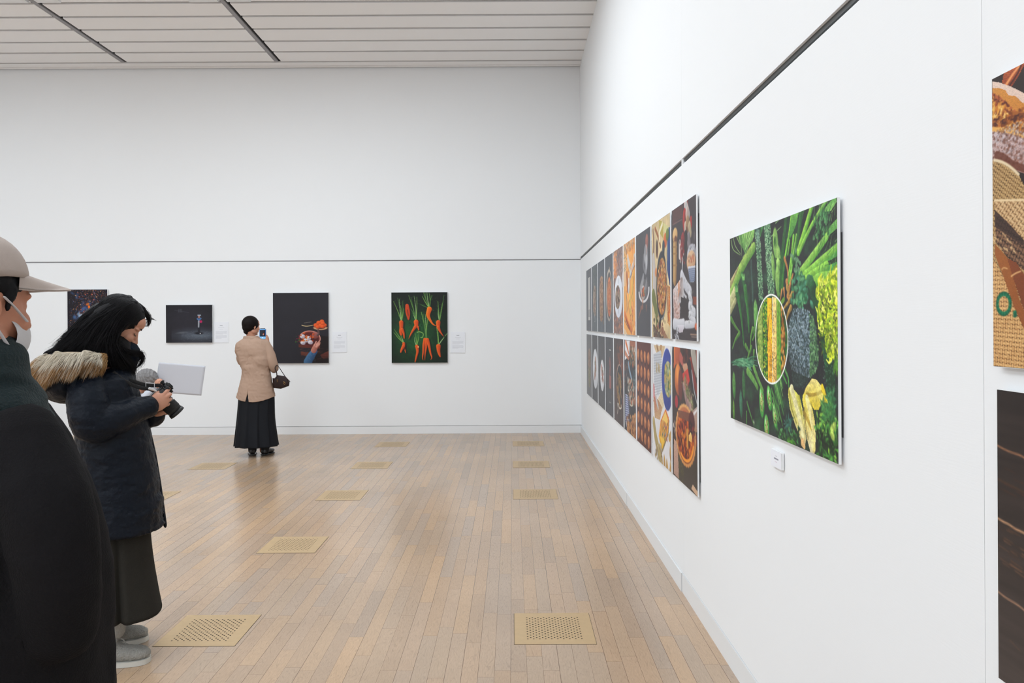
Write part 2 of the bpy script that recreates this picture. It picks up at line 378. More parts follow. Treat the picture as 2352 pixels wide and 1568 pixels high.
    def dots(s, n, x0, x1, y0, y1, r0, r1, cols, asp=1.0, inside=None, al=1.0, rot=None):
        for _ in range(n):
            x = s.r.uniform(x0, x1); y = s.r.uniform(y0, y1)
            if inside is not None and not inside(x, y): continue
            r = s.r.uniform(r0, r1); c = cols[s.r.randint(len(cols))]
            s.ell(x, y, r, r * asp, c, tuple(v * 0.6 for v in c), rot=s.r.uniform(-3, 3) if rot is None else rot + s.r.uniform(-.3, .3), al=al)
    def dashes(s, n, x0, x1, y0, y1, ln, wd, ang, da, cols, inside=None, al=1.0):
        for _ in range(n):
            x = s.r.uniform(x0, x1); y = s.r.uniform(y0, y1)
            if inside is not None and not inside(x, y): continue
            a = ang + s.r.uniform(-da, da); l = ln * s.r.uniform(.5, 1.3); c = cols[s.r.randint(len(cols))]
            s.line([(x, y), (x + l * math.cos(a), y + l * math.sin(a))], wd, wd * .4, c, al=al)
    def leaf(s, x, y, l, w, ang, c, c2=None, vein=None):
        dx, dy = math.cos(ang), math.sin(ang)
        s.ell(x + dx * l / 2, y + dy * l / 2, l / 2, w / 2, c, c2 or tuple(v * .55 for v in c), rot=ang, pw=1.6)
        if vein: s.line([(x, y), (x + dx * l * .9, y + dy * l * .9)], w * .06, w * .03, vein)
    def carrot(s, P, w, c, c2): s.line(P, w, w * .12, c, c2)

def inside_poly(pts):
    P = [tuple(p) for p in pts]
    def f(x, y):
        r = False
        for i in range(len(P)):
            a, b = P[i], P[(i + 1) % len(P)]
            if (a[1] > y) != (b[1] > y) and x < (b[0] - a[0]) * (y - a[1]) / (b[1] - a[1]) + a[0]: r = not r
        return r
    return f

def print_material(name, rough=0.35):
    m = bpy.data.materials.new(name); m.use_nodes = True; nt = m.node_tree; b = nt.nodes['Principled BSDF']
    at = nt.nodes.new('ShaderNodeAttribute'); at.attribute_name = 'ink'; at.attribute_type = 'GEOMETRY'
    nt.links.new(at.outputs['Color'], b.inputs['Base Color']); b.inputs['Roughness'].default_value = rough; b.inputs['Specular IOR Level'].default_value = 0.28
    return m
M_PRINT = print_material('satin_photo_print', 0.42)
M_PAPERINK = print_material('matt_card_print', 0.8)

def ink_mesh(name, art, corner, ux, uz, m, parent):
    """grid of nx*ny vertices spanning ux (to the right) and uz (down) from the upper left corner"""
    nx, ny = art.nx, art.ny; c = np.array(corner, float); u = np.array(ux, float); v = np.array(uz, float)
    gx, gy = np.meshgrid(np.linspace(0, 1, nx), np.linspace(0, 1, ny))
    co = c + gx[..., None] * u + gy[..., None] * v
    idx = np.arange(nx * ny).reshape(ny, nx)
    q = np.stack([idx[:-1, :-1], idx[1:, :-1], idx[1:, 1:], idx[:-1, 1:]], -1).reshape(-1, 4)
    me = bpy.data.meshes.new(name); me.vertices.add(nx * ny); me.vertices.foreach_set('co', co.reshape(-1).astype(np.float32))
    me.loops.add(q.size); me.loops.foreach_set('vertex_index', q.reshape(-1).astype(np.int32))
    me.polygons.add(len(q)); me.polygons.foreach_set('loop_start', (np.arange(len(q)) * 4).astype(np.int32))
    me.update(calc_edges=True)
    I = np.clip(art.I, 0, 255) / 255; lin = np.where(I <= 0.04045, I / 12.92, ((I + 0.055) / 1.055) ** 2.4)
    ca = me.color_attributes.new('ink', 'FLOAT_COLOR', 'POINT')
    ca.data.foreach_set('color', np.concatenate([lin, np.ones(lin.shape[:2] + (1,))], -1).reshape(-1).astype(np.float32))
    return link(name, me, m, parent)

def hang_back(name, label, cat, art_fn, x0, x1, zt, zb, res, th=0.02, off=0.012, group=None, m=None, batten=True):
    """a board hung on the back wall; art_fn(art) paints it"""
    w, h = x1 - x0, zt - zb
    t = thing(name, label, cat, ((x0 + x1) / 2, YB - 0.001, zb), group)
    yf = YB - off - th
    bm = bmesh.new(); box(bm, x0, x1, yf, yf + th, zb, zt); obj('board', bm, M_WHITE, t)
    if batten:
        bm = bmesh.new(); box(bm, x0 + .06, x1 - .06, yf + th, YB - 0.0006, zb + .08, zt - .08); obj('hanging_frame', bm, M_BLACK, t)
    A = Art(w, h, max(20, int(res * w)), max(20, int(res * h)), (20, 18, 24), seed=int(x0 * -100) % 997 + 3); art_fn(A)
    ink_mesh('print', A, (x0 + .001, yf - 0.0004, zt - .001), (w - .002, 0, 0), (0, 0, -h + .002), m or M_PRINT, t)
    return t
def hang_right(name, label, cat, art_fn, yfar, ynear, zt, zb, res, th=0.0085, off=0.008, group=None, m=None, batten=True, seed=5):
    """a board on the right wall; its left side is the one farther from the camera"""
    w, h = yfar - ynear, zt - zb
    t = thing(name, label, cat, (XR - 0.001, (yfar + ynear) / 2, zb), group)
    xf = XR - off - th
    bm = bmesh.new(); box(bm, xf, xf + th, ynear, yfar, zb, zt); obj('board', bm, M_WHITE, t)
    if batten:
        bm = bmesh.new(); box(bm, xf + th, XR - 0.0006, ynear + .004, yfar - .004, zb + .10 * h, zt - .13 * h); obj('hanging_frame', bm, M_BLACK, t)
    A = Art(w, h, max(20, int(res[0] * w)), max(20, int(res[1] * h)), (20, 18, 24), seed=seed); art_fn(A)
    ink_mesh('print', A, (xf - 0.0004, yfar - .0006, zt - .001), (0, -w + .0012, 0), (0, 0, -h + .002), m or M_PRINT, t)
    return t
# ------------------------------------------------------------------ pictures on the back wall
YP = YB - 0.032
def bx(px, Y=YP): return on_y(px, HY, Y).x
def bz(px, py, Y=YP): return on_y(px, py, Y).z

def art_sparks(A):
    A.I[:] = (26, 20, 28)
    f = A.fnoise(5); g = A.fnoise(9)
    A.I += np.clip(f - .5, 0, 1)[..., None] * np.array((40, 70, 150)) * 1.6 * np.exp(-((A.X - .42) ** 2 + (A.Y - .4) ** 2) / .07)[..., None]
    for _ in range(26): A.ell(A.r.normal(.3, .12), A.r.normal(.42, .16), A.r.uniform(.01, .05), A.r.uniform(.01, .03), (60, 110, 170), soft=.9, al=.5, rot=A.r.uniform(0, 3))
    for _ in range(9): A.ell(A.r.normal(.27, .03), A.r.normal(.52, .03), A.r.uniform(.01, .035), .02, (170, 205, 235), soft=.8, al=.6)
    for _ in range(9): A.ell(A.r.normal(.43, .02), A.r.normal(.37, .045), A.r.uniform(.01, .025), .022, (250, 120, 20), soft=.5, al=.8)
    A.line([(.52, .02), (.56, .12), (.52, .24), (.42, .3)], .006, .004, (90, 130, 180), al=.6)
    A.dots(1500, 0, A.A, 0, 1, .002, .0045, [(255, 140, 60), (240, 200, 160), (120, 160, 220), (220, 90, 90), (90, 120, 190), (200, 110, 60)], inside=lambda x, y: abs(x - .4 + .2 * (y - .5)) < .38 * A.r.rand() + .1)
    A.dots(26, .1, .7, .02, .5, .006, .011, [(255, 190, 130), (255, 120, 90)])
def art_figure(A):
    # a small lone figure in a pool of light on a dark stage; unit = 1/1 of the picture's height
    def C(cx, cy): return ((cx - 154) / 397 * A.A, (cy - 226) / 323)
    A.I[:] = (36, 34, 43); A.mottle(8, .10)
    A.I *= (1 - .35 * ((A.X / A.A - .5) ** 2 + (A.Y - .5) ** 2) * 2)[..., None]
    x, y = C(440, 490); A.ell(x, y, .55, .14, (86, 96, 108), soft=.85, al=.75); A.ell(x, y - .01, .35, .07, (104, 114, 126), soft=.8, al=.5)
    A.dashes(240, x - .5, x + .5, y - .12, y + .14, .03, .002, 0, .2, [(120, 130, 140), (60, 68, 78)], al=.45)
    x, y = C(290, 462); A.ell(x, y, .13, .02, (92, 96, 102), soft=.6, al=.8, rot=-.1)
    for k in range(4): A.line([C(262 + 9 * k, 262), C(264 + 9 * k, 290)], .005, .004, (84, 84, 94), al=.8)
    A.line([C(230, 270), C(350, 290)], .01, .01, (70, 70, 82), al=.4)
    x, y = C(435, 468); A.ell(x, y, .11, .03, (18, 18, 24), soft=.4)
    A.line([C(437, 360), C(436, 465)], .035, .03, (30, 32, 42)); A.line([C(436, 365), C(434, 415)], .022, .018, (205, 208, 212), (90, 96, 110))
    A.line([C(424, 345), C(437, 352), C(452, 342)], .022, .02, (70, 110, 160)); A.ell(*C(438, 330), .028, .035, (200, 150, 140), (120, 80, 80))
    A.line([C(428, 314), C(450, 314)], .012, .012, (170, 190, 205)); A.ell(*C(453, 369), .035, .035, (180, 30, 90)); A.ell(*C(447, 470), .014, .012, (235, 235, 235))
def art_bowl(A):
    def C(cx, cy): return ((cx - 1072) / 477 * A.A, (cy - 122) / 602)
    A.I[:] = (34, 32, 39); A.mottle(6, .08)
    A.poly([C(1440, 480), C(1549, 500), C(1549, 724), C(1380, 724)], (26, 17, 18)); A.poly([C(1290, 560), C(1475, 575), C(1470, 600), C(1290, 588)], (88, 40, 30))
    A.poly([C(1310, 625), C(1380, 630), C(1380, 665), C(1310, 655)], (96, 50, 38)); A.poly([C(1475, 655), C(1549, 620), C(1549, 680), C(1500, 690)], (104, 46, 34), (60, 28, 24))
    A.dashes(60, C(1300, 0)[0], C(1549, 0)[0], C(0, 600)[1], C(0, 690)[1], .06, .002, -.1, .2, [(120, 66, 50), (40, 22, 22)], al=.6)
    x, y = C(1385, 515); A.ell(x, y, .155, .115, (150, 70, 58), (70, 24, 24)); A.ring(x, y, .15, .11, .005, (215, 150, 135), a0=-2.6, a1=1.2); A.ell(x - .01, y, .13, .09, (96, 34, 30), (60, 20, 24))
    A.ell(*C(1435, 485), .05, .05, (190, 120, 110), (110, 50, 46), al=.8)
    for cx, cy in ((1325, 495), (1328, 548), (1375, 510), (1392, 545), (1355, 528)):
        x, y = C(cx, cy); A.ell(x, y, .036, .030, (238, 234, 236), (150, 138, 150)); A.ell(x + .01, y + .015, .02, .015, (170, 160, 172)); 
    A.dots(16, *[C(1310, 0)[0], C(1420, 0)[0], C(0, 465)[1], C(0, 535)[1]], .009, .018, [(245, 110, 40), (230, 80, 20), (250, 140, 60)], asp=.7)
    A.dots(16, *[C(1262, 0)[0], C(1300, 0)[0], C(0, 485)[1], C(0, 555)[1]], .004, .009, [(120, 20, 50), (60, 110, 40), (160, 40, 70)])
    x, y = C(1478, 410); A.ell(x, y + .02, .1, .035, (120, 66, 52), (60, 28, 28)); A.ring(x, y + .015, .085, .03, .006, (200, 160, 120), a0=0, a1=3.1)
    A.line([C(1458, 440), C(1465, 468), C(1455, 482)], .012, .018, (120, 90, 90), (60, 40, 40))
    for cx, cy, r in ((1440, 400, .035), (1465, 380, .035), (1492, 368, .032), (1515, 400, .03), (1480, 405, .034), (1500, 385, .03), (1455, 415, .028), (1498, 412, .028)):
        A.ell(*C(cx, cy), r, r * .85, (250, 112, 46), (170, 48, 16))
    A.line([C(1320, 400), C(1360, 408), C(1412, 400)], .006, .004, (205, 180, 130)); A.line([C(1340, 380), C(1400, 372)], .003, .003, (120, 110, 100))
    A.line([C(1370, 712), C(1395, 665), C(1425, 625)], .06, .045, (72, 112, 150), (38, 66, 100)); A.dashes(40, C(1350, 0)[0], C(1430, 0)[0], C(0, 620)[1], C(0, 720)[1], .02, .002, -1, .4, [(110, 150, 185), (40, 70, 104)], al=.5)
    A.line([C(1420, 615), C(1440, 575)], .04, .036, (196, 130, 112), (140, 80, 70))
    for a, b in (((1435, 580), (1468, 538)), ((1442, 575), (1474, 552)), ((1428, 575), (1442, 540)), ((1445, 585), (1470, 565))): A.line([C(*a), C(*b)], .015, .009, (226, 168, 150), (170, 104, 90))
def art_carrots(A):
    def C(cx, cy): return ((cx - 280) / 921 * A.A, (cy - 224) / 1155)
    A.I[:] = (16, 58, 26)
    g = 0.25 + 1.15 * np.exp(-(((A.X - .34 * 1) / .36) ** 2 + ((A.Y - .6) / .42) ** 2)); A.I *= g[..., None]; A.mottle(14, .22); A.mottle(50, .12)
    A.I[A.Y < .28] *= .75
    A.dots(120, .25, .75, .05, .5, .004, .012, [(16, 34, 22), (28, 60, 36)], al=.6)
    def greens(base, tips, w=.006, c=((128, 172, 78), (74, 120, 56), (160, 190, 130))):
        for k, t in enumerate(tips):
            b = C(*base); e = C(*t); m = ((b[0] + e[0]) / 2 + A.r.uniform(-.012, .012), (b[1] + e[1]) / 2)
            A.line([b, m, e], w, w * .35, c[k % 3])
            for q in range(5):
                f = .6 + .09 * q; x = b[0] + (e[0] - b[0]) * f; y = b[1] + (e[1] - b[1]) * f
                A.line([(x, y), (x + A.r.uniform(-.03, .03), y - A.r.uniform(.01, .03))], .0022, .001, (64, 112, 50), al=.8)
    greens((445, 700), [(315, 370), (385, 320), (410, 330), (432, 440), (468, 360), (400, 600), (480, 480)])
    greens((685, 690), [(565, 275), (600, 300), (655, 285), (700, 300), (580, 460), (640, 560)])
    greens((905, 485), [(810, 225), (835, 225), (865, 225), (905, 240), (760, 425), (975, 525), (790, 290), (950, 270)], .007)
    greens((1070, 700), [(1045, 370), (1145, 270), (1050, 500), (1120, 400), (1090, 560)])
    greens((475, 1050), [(325, 830), (350, 870), (430, 930), (320, 880)]); greens((690, 1100), [(665, 880), (700, 880), (660, 960), (730, 870)])
    greens((850, 970), [(770, 545), (800, 580), (840, 590), (880, 640), (830, 700)], .008); greens((1050, 1090), [(1010, 690), (1050, 880), (1195, 900), (1020, 800)], .007)
    A.line([C(700, 880), C(740, 870), C(800, 900), C(790, 960), (C(760, 0)[0], C(0, 965)[1])], .005, .005, (140, 180, 90))
    o, d = (248, 112, 34), (178, 48, 10)
    def sh(pts, w): A.line([(x + .02, y + .012) for x, y in pts], w * 1.15, w * .3, (6, 20, 12), al=.65)
    def cr(pts, w, e=.15, c=o, cc=d):
        q = [C(*p) for p in pts]; sh(q, w); A.line(q, w, w * e, c, cc)
    cr([(440, 715), (440, 800), (430, 870), (440, 915)], .030, .5); cr([(455, 830), (480, 900), (488, 975)], .020, .35)
    cr([(538, 440), (530, 540), (558, 668)], .024, .35, (224, 84, 34)); cr([(550, 460), (572, 560), (566, 660)], .018, .4, (214, 76, 30)); A.line([C(545, 510), C(556, 600)], .006, .004, (120, 30, 10))
    cr([(685, 710), (690, 780)], .034, .7); cr([(670, 790), (612, 880), (560, 985)], .022, .06); cr([(715, 790), (728, 845)], .014, .4)
    cr([(905, 500), (882, 590), (905, 660), (960, 745), (1015, 775)], .036, .06, (252, 140, 30), (205, 66, 10))
    cr([(1050, 715), (1048, 770)], .030, .9); cr([(1050, 800), (1080, 870), (1135, 950)], .024, .06)
    cr([(480, 1062), (492, 1140), (512, 1215)], .020, .15); cr([(476, 1100), (445, 1160), (430, 1205)], .022, .4)
    cr([(695, 1110), (705, 1190), (688, 1270), (665, 1365)], .024, .25); A.ell(*C(718, 1118), .012, .012, (236, 170, 110))
    cr([(828, 995), (808, 1090), (800, 1200), (788, 1290), (797, 1335)], .022, .1); cr([(850, 1000), (848, 1120), (832, 1230), (824, 1340)], .020, .08); cr([(870, 1000), (895, 1100), (918, 1220), (940, 1290), (922, 1330)], .023, .1)
    cr([(1050, 1108), (1052, 1180), (1066, 1245), (1078, 1280)], .032, .25)
    for _ in range(90):
        x, y = A.r.uniform(.2, .75), A.r.uniform(.25, .98); w = A.win(x, x + .012, y, y + .001)
        if w and A.I[w].mean() > 0 and A.I[w][..., 0].mean() > 170: A.line([(x, y), (x + .012, y + .002)], .0012, .0008, (190, 66, 16), al=.7)
def art_caption(A):
    A.I[:] = (234, 236, 241); c = (176, 178, 186); W = A.A
    for k in range(4): A.line([(W * (.42 + .045 * k), .165), (W * (.445 + .045 * k), .165)], .014, .014, (160, 162, 170))
    for y, a, b in ((.26, .30, .70), (.34, .38, .62), (.46, .12, .88), (.50, .12, .86), (.54, .12, .88), (.58, .12, .60), (.66, .12, .86), (.70, .12, .88), (.74, .12, .86), (.78, .12, .52)):
        x = a
        while x < b:
            l = A.r.uniform(.02, .05); A.line([(W * x, y), (W * min(b, x + l), y)], .005, .005, c, al=.8); x += l + .012

for nm, lab, fn, x0, x1, y0, y1, tx in [
    ('framed_photo', 'unframed dark print of orange and blue sparks, partly hidden by the woman\'s black hair', art_sparks, 155, 247, 664.5, 779, 0),
    ('framed_photo', 'small landscape print of a lone figure in a pool of light on black', art_figure, 381, 488, 700, 787, 0),
    ('framed_photo', 'tall black print of a hand reaching to a bowl of sweets and oranges', art_bowl, 627, 755, 672, 834, 0),
    ('framed_photo', 'print of forked orange carrots laid on dark green, right of the woman\'s bag', art_carrots, 899, 1028, 671, 833, 0)]:
    hang_back('photo_print', lab, 'picture', fn, bx((x0)), bx(x1), bz((x0 + x1) / 2, y0), bz((x0 + x1) / 2, y1), 220, group='large prints on the back wall')
YC = YB - 0.008
for lab, x0, x1, y0, y1 in [
    ('small white caption card beside the dark print of the lone figure', 491, 525, 739.5, 787),
    ('small white caption card beside the black print of the bowl', 763, 796, 762, 809.5),
    ('small white caption card beside the print of the carrots', 1035, 1068, 762, 810)]:
    hang_back('caption_card', lab, 'label', art_caption, bx(x0, YC), bx(x1, YC), bz((x0 + x1) / 2, y0, YC), bz((x0 + x1) / 2, y1, YC), 420, th=0.006, off=0.0, m=M_PAPERINK, batten=False, group='caption cards on the back wall')
# ------------------------------------------------------------------ pictures on the right wall
XF = XR - 0.0165
def mapper(yfar, zt, h, ox, oy, s, w=0.5):
    pxm = HX + K * XF / (yfar - w / 2)
    def M(cx, cy):
        if cx == 0: cx = (pxm - ox) * s
        P = on_x(ox + cx / s, oy + cy / s, XF); return ((yfar - P.y) / h, (zt - P.z) / h)
    return M

# --- the green vegetables
VF, VN, VT, VB = on_x(1677.5, 750, XF).y, on_x(1924.5, 750, XF).y, 1.853, 1.093
def art_vegetables(A):
    h = VT - VB
    a = mapper(VF, VT, h, 1670, 440, 6.273, .5); b = mapper(VF, VT, h, 1670, 660, 6.273, 1.5); c = mapper(VF, VT, h, 1670, 860, 7.127, .5)
    def W(m, cx, cy, d): return abs(m(cx + d, cy)[0] - m(cx, cy)[0])
    A.I[:] = (32, 34, 36); A.mottle(8, .25)
    f = A.fnoise(7, 12); A.I += (np.clip(f - .5, 0, 1) * 2)[..., None] * np.array((14, 60, 22))
    # loose leaf texture everywhere
    A.dashes(500, 0, A.A, 0, 1, .03, .002, 1.6, .7, [(26, 70, 34), (20, 52, 28), (40, 92, 44)], al=.6)
    G1, G2, G3 = (150, 204, 78), (70, 140, 50), (36, 84, 44)
    # leeks, upper left
    A.line([a(40, 1560), a(140, 1250), a(260, 1000), a(385, 800)], .045, .028, (168, 196, 96), (70, 120, 44)); A.line([a(50, 1330), a(160, 1090)], .020, .006, (190, 178, 130), (120, 110, 70))
    A.line([b(50, 200), b(110, 60)], .03, .03, (200, 196, 150), (150, 150, 100)); A.line([b(50, 340), b(120, 190)], .02, .02, (190, 186, 140), (120, 120, 80))
    A.line([a(210, 610), a(240, 700), a(270, 800), a(262, 830)], .055, .02, (110, 160, 76), (50, 96, 44)); A.poly([a(215, 610), a(395, 530), a(392, 640), a(320, 770), a(262, 838), a(222, 740)], (132, 180, 92), (78, 130, 60), n=.1)
    for k in range(8): A.line([a(230 + 20 * k, 610 - 8 * k), a(250 + 9 * k, 700), a(262, 830)], .0025, .0015, (196, 220, 150) if k % 2 else (60, 108, 52), al=.8)
    for p in ([(90, 650), (120, 780), (200, 900)], [(60, 700), (90, 830), (190, 910)], [(140, 650), (170, 720), (190, 760)], [(180, 660), (205, 800), (212, 920)], [(380, 640), (350, 760), (310, 900)], [(330, 700), (280, 860), (220, 950)]):
        A.line([a(*q) for q in p], .005, .002, (130, 160, 96))
    # zucchini, left
    for m, p, w in ((a, [(215, 1200), (245, 1330), (275, 1560)], .020), (a, [(130, 1370), (150, 1460), (175, 1560)], .02)): A.line([m(*q) for q in p], w, w, (60, 130, 66), (20, 52, 30))
    A.line([b(140, 60), b(180, 260), b(215, 500), b(245, 830)], .024, .010, (66, 146, 60), (14, 50, 24)); A.line([b(265, 20), b(290, 250), b(310, 450), b(318, 640)], .026, .010, (70, 148, 60), (16, 54, 26))
    A.line([b(365, 0), b(372, 160), b(378, 300)], .01, .006, (44, 84, 52)); A.line([a(350, 1000), a(352, 1150), a(370, 1380), a(372, 1560)], .009, .014, (76, 104, 92), (30, 50, 44))
    for x, y in ((225, 1200), (130, 1370)):
        for k in range(5): A.line([a(x + 6 * k, y + 60), a(x - 18 + 12 * k, y - 15)], .006, .003, (110, 170, 92))
    # two warty cucumbers
    for pts, w, den in (([a(430, 560), a(455, 800), a(465, 1050), a(480, 1300), a(490, 1560)], .034, 620), ([a(575, 460), a(590, 700), a(605, 950), a(625, 1200), a(640, 1470)], .044, 900)):
        P = np.array(pts); A.line(pts, w, w, (30, 60, 44), (20, 38, 34))
        for _ in range(den):
            t = A.r.uniform(0, len(P) - 1.001); i = int(t); q = P[i] * (1 - t + i) + P[i + 1] * (t - i); o = A.r.uniform(-1, 1) * w
            A.ell(q[0] + o, q[1], A.r.uniform(.0022, .0045), A.r.uniform(.002, .0035), [(124, 170, 120), (176, 206, 164), (70, 118, 82)][A.r.randint(3)], al=.9)
    A.ell(*a(440, 600), .018, .05, (120, 150, 140), rot=-.2, soft=.8, al=.7)
    for p, w in (([(500, 500), (480, 640)], .012), ([(520, 480), (500, 580)], .006)): A.line([a(*q) for q in p], w, w * .3, (60, 130, 60))
    for p in ([(700, 450), (760, 390)], [(640, 640), (780, 500)]): A.line([a(*q) for q in p], .003, .002, (130, 170, 110))
    # split beans / avocado halves
    for x, y, rx, ry in ((700, 740, .034, .075), (735, 920, .032, .05), (745, 1010, .034, .035), (735, 1290, .034, .075), (665, 1080, .02, .07)):
        A.ell(*a(x, y), rx, ry, (150, 190, 100), (70, 116, 52), rot=-.15)
    A.ell(*a(690, 710), .014, .022, (60, 110, 50)); A.ell(*a(685, 700), .005, .008, (24, 60, 28)); A.ell(*a(735, 900), .02, .03, (176, 210, 120), (90, 140, 60)); A.line([a(700, 965), a(770, 975)], .003, .003, (40, 80, 30)); A.ell(*a(735, 1010), .02, .02, (184, 216, 126), (110, 160, 70))
    # turnip stalks fanning from the middle to the upper right
    fan = [((770, 1400), (790, 1000), (850, 380), .020, (44, 96, 38), G3), ((800, 1380), (820, 1100), (870, 700), .012, G2, G3), ((835, 960), (880, 700), (930, 330), .010, G1, G2),
           ((880, 1310), (930, 950), (960, 640), .014, G1, G2), ((905, 1320), (960, 900), (1000, 620), .009, (170, 216, 96), G2), ((880, 900), (900, 760), (905, 700), .008, G1, G3), ((960, 1000), (1010, 760), (1080, 260), .018, (54, 110, 46), (30, 70, 36)),
           ((1030, 860), (1120, 560), (1230, 190), .020, (158, 206, 80), (74, 140, 48)), ((1040, 870), (1200, 520), (1440, 110), .013, (160, 210, 84), (70, 130, 50)),
           ((1050, 1180), (1300, 840), (1440, 640), .021, (160, 206, 96), (86, 150, 50)), ((1120, 1200), (1370, 980), (1590, 790), .019, (160, 212, 90), (76, 140, 46)),
           ((1110, 1300), (1260, 1180), (1440, 1060), .024, (158, 212, 84), (78, 140, 48)), ((1240, 1330), (1360, 1250), (1595, 1230), .030, (156, 210, 86), (80, 146, 50))]
    A.poly([a(935, 320), a(1040, 270), a(1010, 420), a(960, 570), a(900, 690), a(900, 520)], (104, 164, 70), (60, 118, 54), n=.15)
    A.poly([a(1060, 250), a(1120, 230), a(1080, 420), a(1020, 600), a(1020, 420)], (52, 100, 48), (36, 80, 40), n=.15)
    A.poly([a(1400, 260), a(1440, 200), a(1510, 110), a(1575, 60), a(1580, 140), a(1500, 270), a(1420, 290)], (84, 150, 70), (134, 186, 96), n=.15)
    A.poly([a(1370, 700), a(1480, 500), a(1590, 380), a(1590, 520), a(1500, 600)], (110, 166, 84), (80, 140, 64), n=.18)
    A.poly([a(1390, 1000), a(1500, 900), a(1600, 800), a(1600, 920), a(1480, 990)], (60, 130, 58), (80, 150, 66), n=.15)
    A.poly([a(1230, 1290), a(1330, 1150), a(1440, 1070), a(1600, 1000), a(1600, 1160), a(1420, 1180)], (84, 158, 78), (50, 120, 54), n=.15)
    for p0, p1, p2, w, c1, c2 in fan: A.line([a(*p0), a(*p1), a(*p2)], w, w * .8, c1, c2)
    A.dashes(120, a(1250, 0)[0], A.A, 0, .42, .05, .0022, -.9, .8, [(90, 150, 80), (50, 100, 50), (150, 190, 120)], al=.7)
    A.dashes(90, a(1240, 300)[0], a(1480, 300)[0], a(1300, 330)[1], a(1300, 680)[1], .022, .005, -1.2, .5, [(60, 116, 66), (100, 160, 100), (40, 90, 50)], al=.8)
    # pine coloured spears
    for p, w in (([(880, 1500), (900, 1380), (950, 1190)], .016), ([(830, 960), (870, 1100), (880, 1260)], .011), ([(860, 1290), (880, 1420), (880, 1540)], .014), ([(790, 1420), (770, 1560)], .009), ([(900, 1560), (950, 1430)], .014), ([(820, 1400), (830, 1520)], .01)):
        A.line([a(*q) for q in p], w, w * .4, (206, 150, 84), (140, 84, 50))
    for p in ([(950, 60), (890, 200), (820, 300)], [(920, 290), (880, 380), (860, 460)], [(870, 0), (900, 120)]): A.line([b(*q) for q in p], .015, .006, (196, 160, 84), (120, 90, 40))
    A.line([b(780, 230), b(820, 170)], .012, .012, (100, 140, 50))
    # watercress
    for _ in range(80):
        q = a(A.r.normal(1060, 60), A.r.normal(1330, 110)) if _ % 2 else b(A.r.normal(1080, 60), A.r.normal(130, 80))
        A.leaf(q[0], q[1], A.r.uniform(.025, .05), .028, A.r.uniform(0, 6.3), [(90, 160, 130), (60, 130, 90), (120, 184, 130)][_ % 3], (24, 70, 40))
    for _ in range(14): q = a(A.r.normal(990, 25), A.r.normal(1040, 60)); A.leaf(q[0], q[1], .03, .02, A.r.uniform(0, 6), (120, 160, 120), (60, 100, 70))
    # long dark cucumber on the right
    A.line([a(1180, 1280), a(1240, 1380), a(1290, 1560)], .026, .03, (70, 128, 84), (24, 60, 36)); A.line([b(1240, 20), b(1330, 320), b(1400, 700), b(1460, 1050), b(1500, 1350), b(1500, 1560)], .034, .042, (40, 100, 56), (14, 36, 22))
    A.line([c(1680, 0), c(1700, 200), c(1740, 500)], .04, .02, (24, 56, 34))
    A.dots(130, b(1380, 0)[0], b(1550, 0)[0], b(0, 600)[1], b(0, 1400)[1], .0015, .003, [(120, 170, 140), (90, 140, 110)], al=.8)
    # frisee, yellow green
    def fr(n, x0, x1, y0, y1, m): 
        for k in range(n):
            q = m(A.r.uniform(x0, x1), A.r.uniform(y0, y1)); an = A.r.uniform(0, 6.3); l = A.r.uniform(.012, .045)
            A.line([q, (q[0] + l * math.cos(an), q[1] + l * math.sin(an)), (q[0] + l * 1.4 * math.cos(an + .8), q[1] + l * 1.4 * math.sin(an + .8))], .008, .003, [(206, 216, 50), (180, 196, 30), (232, 236, 110), (120, 146, 24), (150, 186, 40)][k % 5])
    fr(80, 1330, 1590, 1280, 1560, a); fr(70, 1540, 1600, 1200, 1400, a); fr(170, 1340, 1600, 40, 400, b); fr(200, 1480, 1600, 380, 900, b); fr(70, 1340, 1500, 380, 600, b); fr(60, 1470, 1560, 700, 990, b)
    A.dashes(170, b(1330, 0)[0], A.A, b(0, 20)[1], b(0, 960)[1], .016, .004, 1.2, 1.4, [(70, 90, 20), (36, 44, 24), (110, 130, 30)], al=.75)
    A.dashes(60, b(1540, 0)[0], A.A, b(0, 950)[1], b(0, 1100)[1], .03, .003, 1.4, .5, [(60, 110, 30), (90, 140, 40)], al=.7)
    # broccoli
    bp = [b(*q) for q in ((960, 310), (1060, 300), (1180, 340), (1240, 420), (1280, 560), (1300, 760), (1325, 950), (1310, 1120), (1270, 1240), (1190, 1310), (1060, 1260), (930, 1180), (890, 1000), (880, 760), (890, 560), (920, 420))]
    A.poly(bp, (70, 92, 92), (44, 62, 56)); ins = inside_poly(bp)
    x0, x1 = min(q[0] for q in bp), max(q[0] for q in bp); y0, y1 = min(q[1] for q in bp), max(q[1] for q in bp)
    for _ in range(2600):
        x = A.r.uniform(x0, x1); y = A.r.uniform(y0, y1)
        if not ins(x, y): continue
        u = (x - x0) / (x1 - x0); v = (y - y0) / (y1 - y0); k = 1.0 - .55 * max(0, v - .45 - .6 * u) * 2
        g = u > .72
        cc = [(128, 146, 158), (92, 112, 124), (156, 172, 180), (52, 70, 74)][_ % 4] if not g else [(90, 134, 84), (60, 100, 60), (120, 160, 110)][_ % 3]
        if A.r.rand() < .16: cc = (28, 42, 40)
        A.ell(x, y, A.r.uniform(.003, .0055), A.r.uniform(.003, .005), tuple(q * k for q in cc), al=.95)
    A.poly([b(930, 1200), b(1190, 1310), b(1080, 1450), b(960, 1440)], (34, 46, 42)); A.dots(160, b(930, 0)[0], b(1150, 0)[0], b(0, 1240)[1], b(0, 1440)[1], .0018, .0035, [(80, 100, 100), (60, 80, 76)], al=.7)
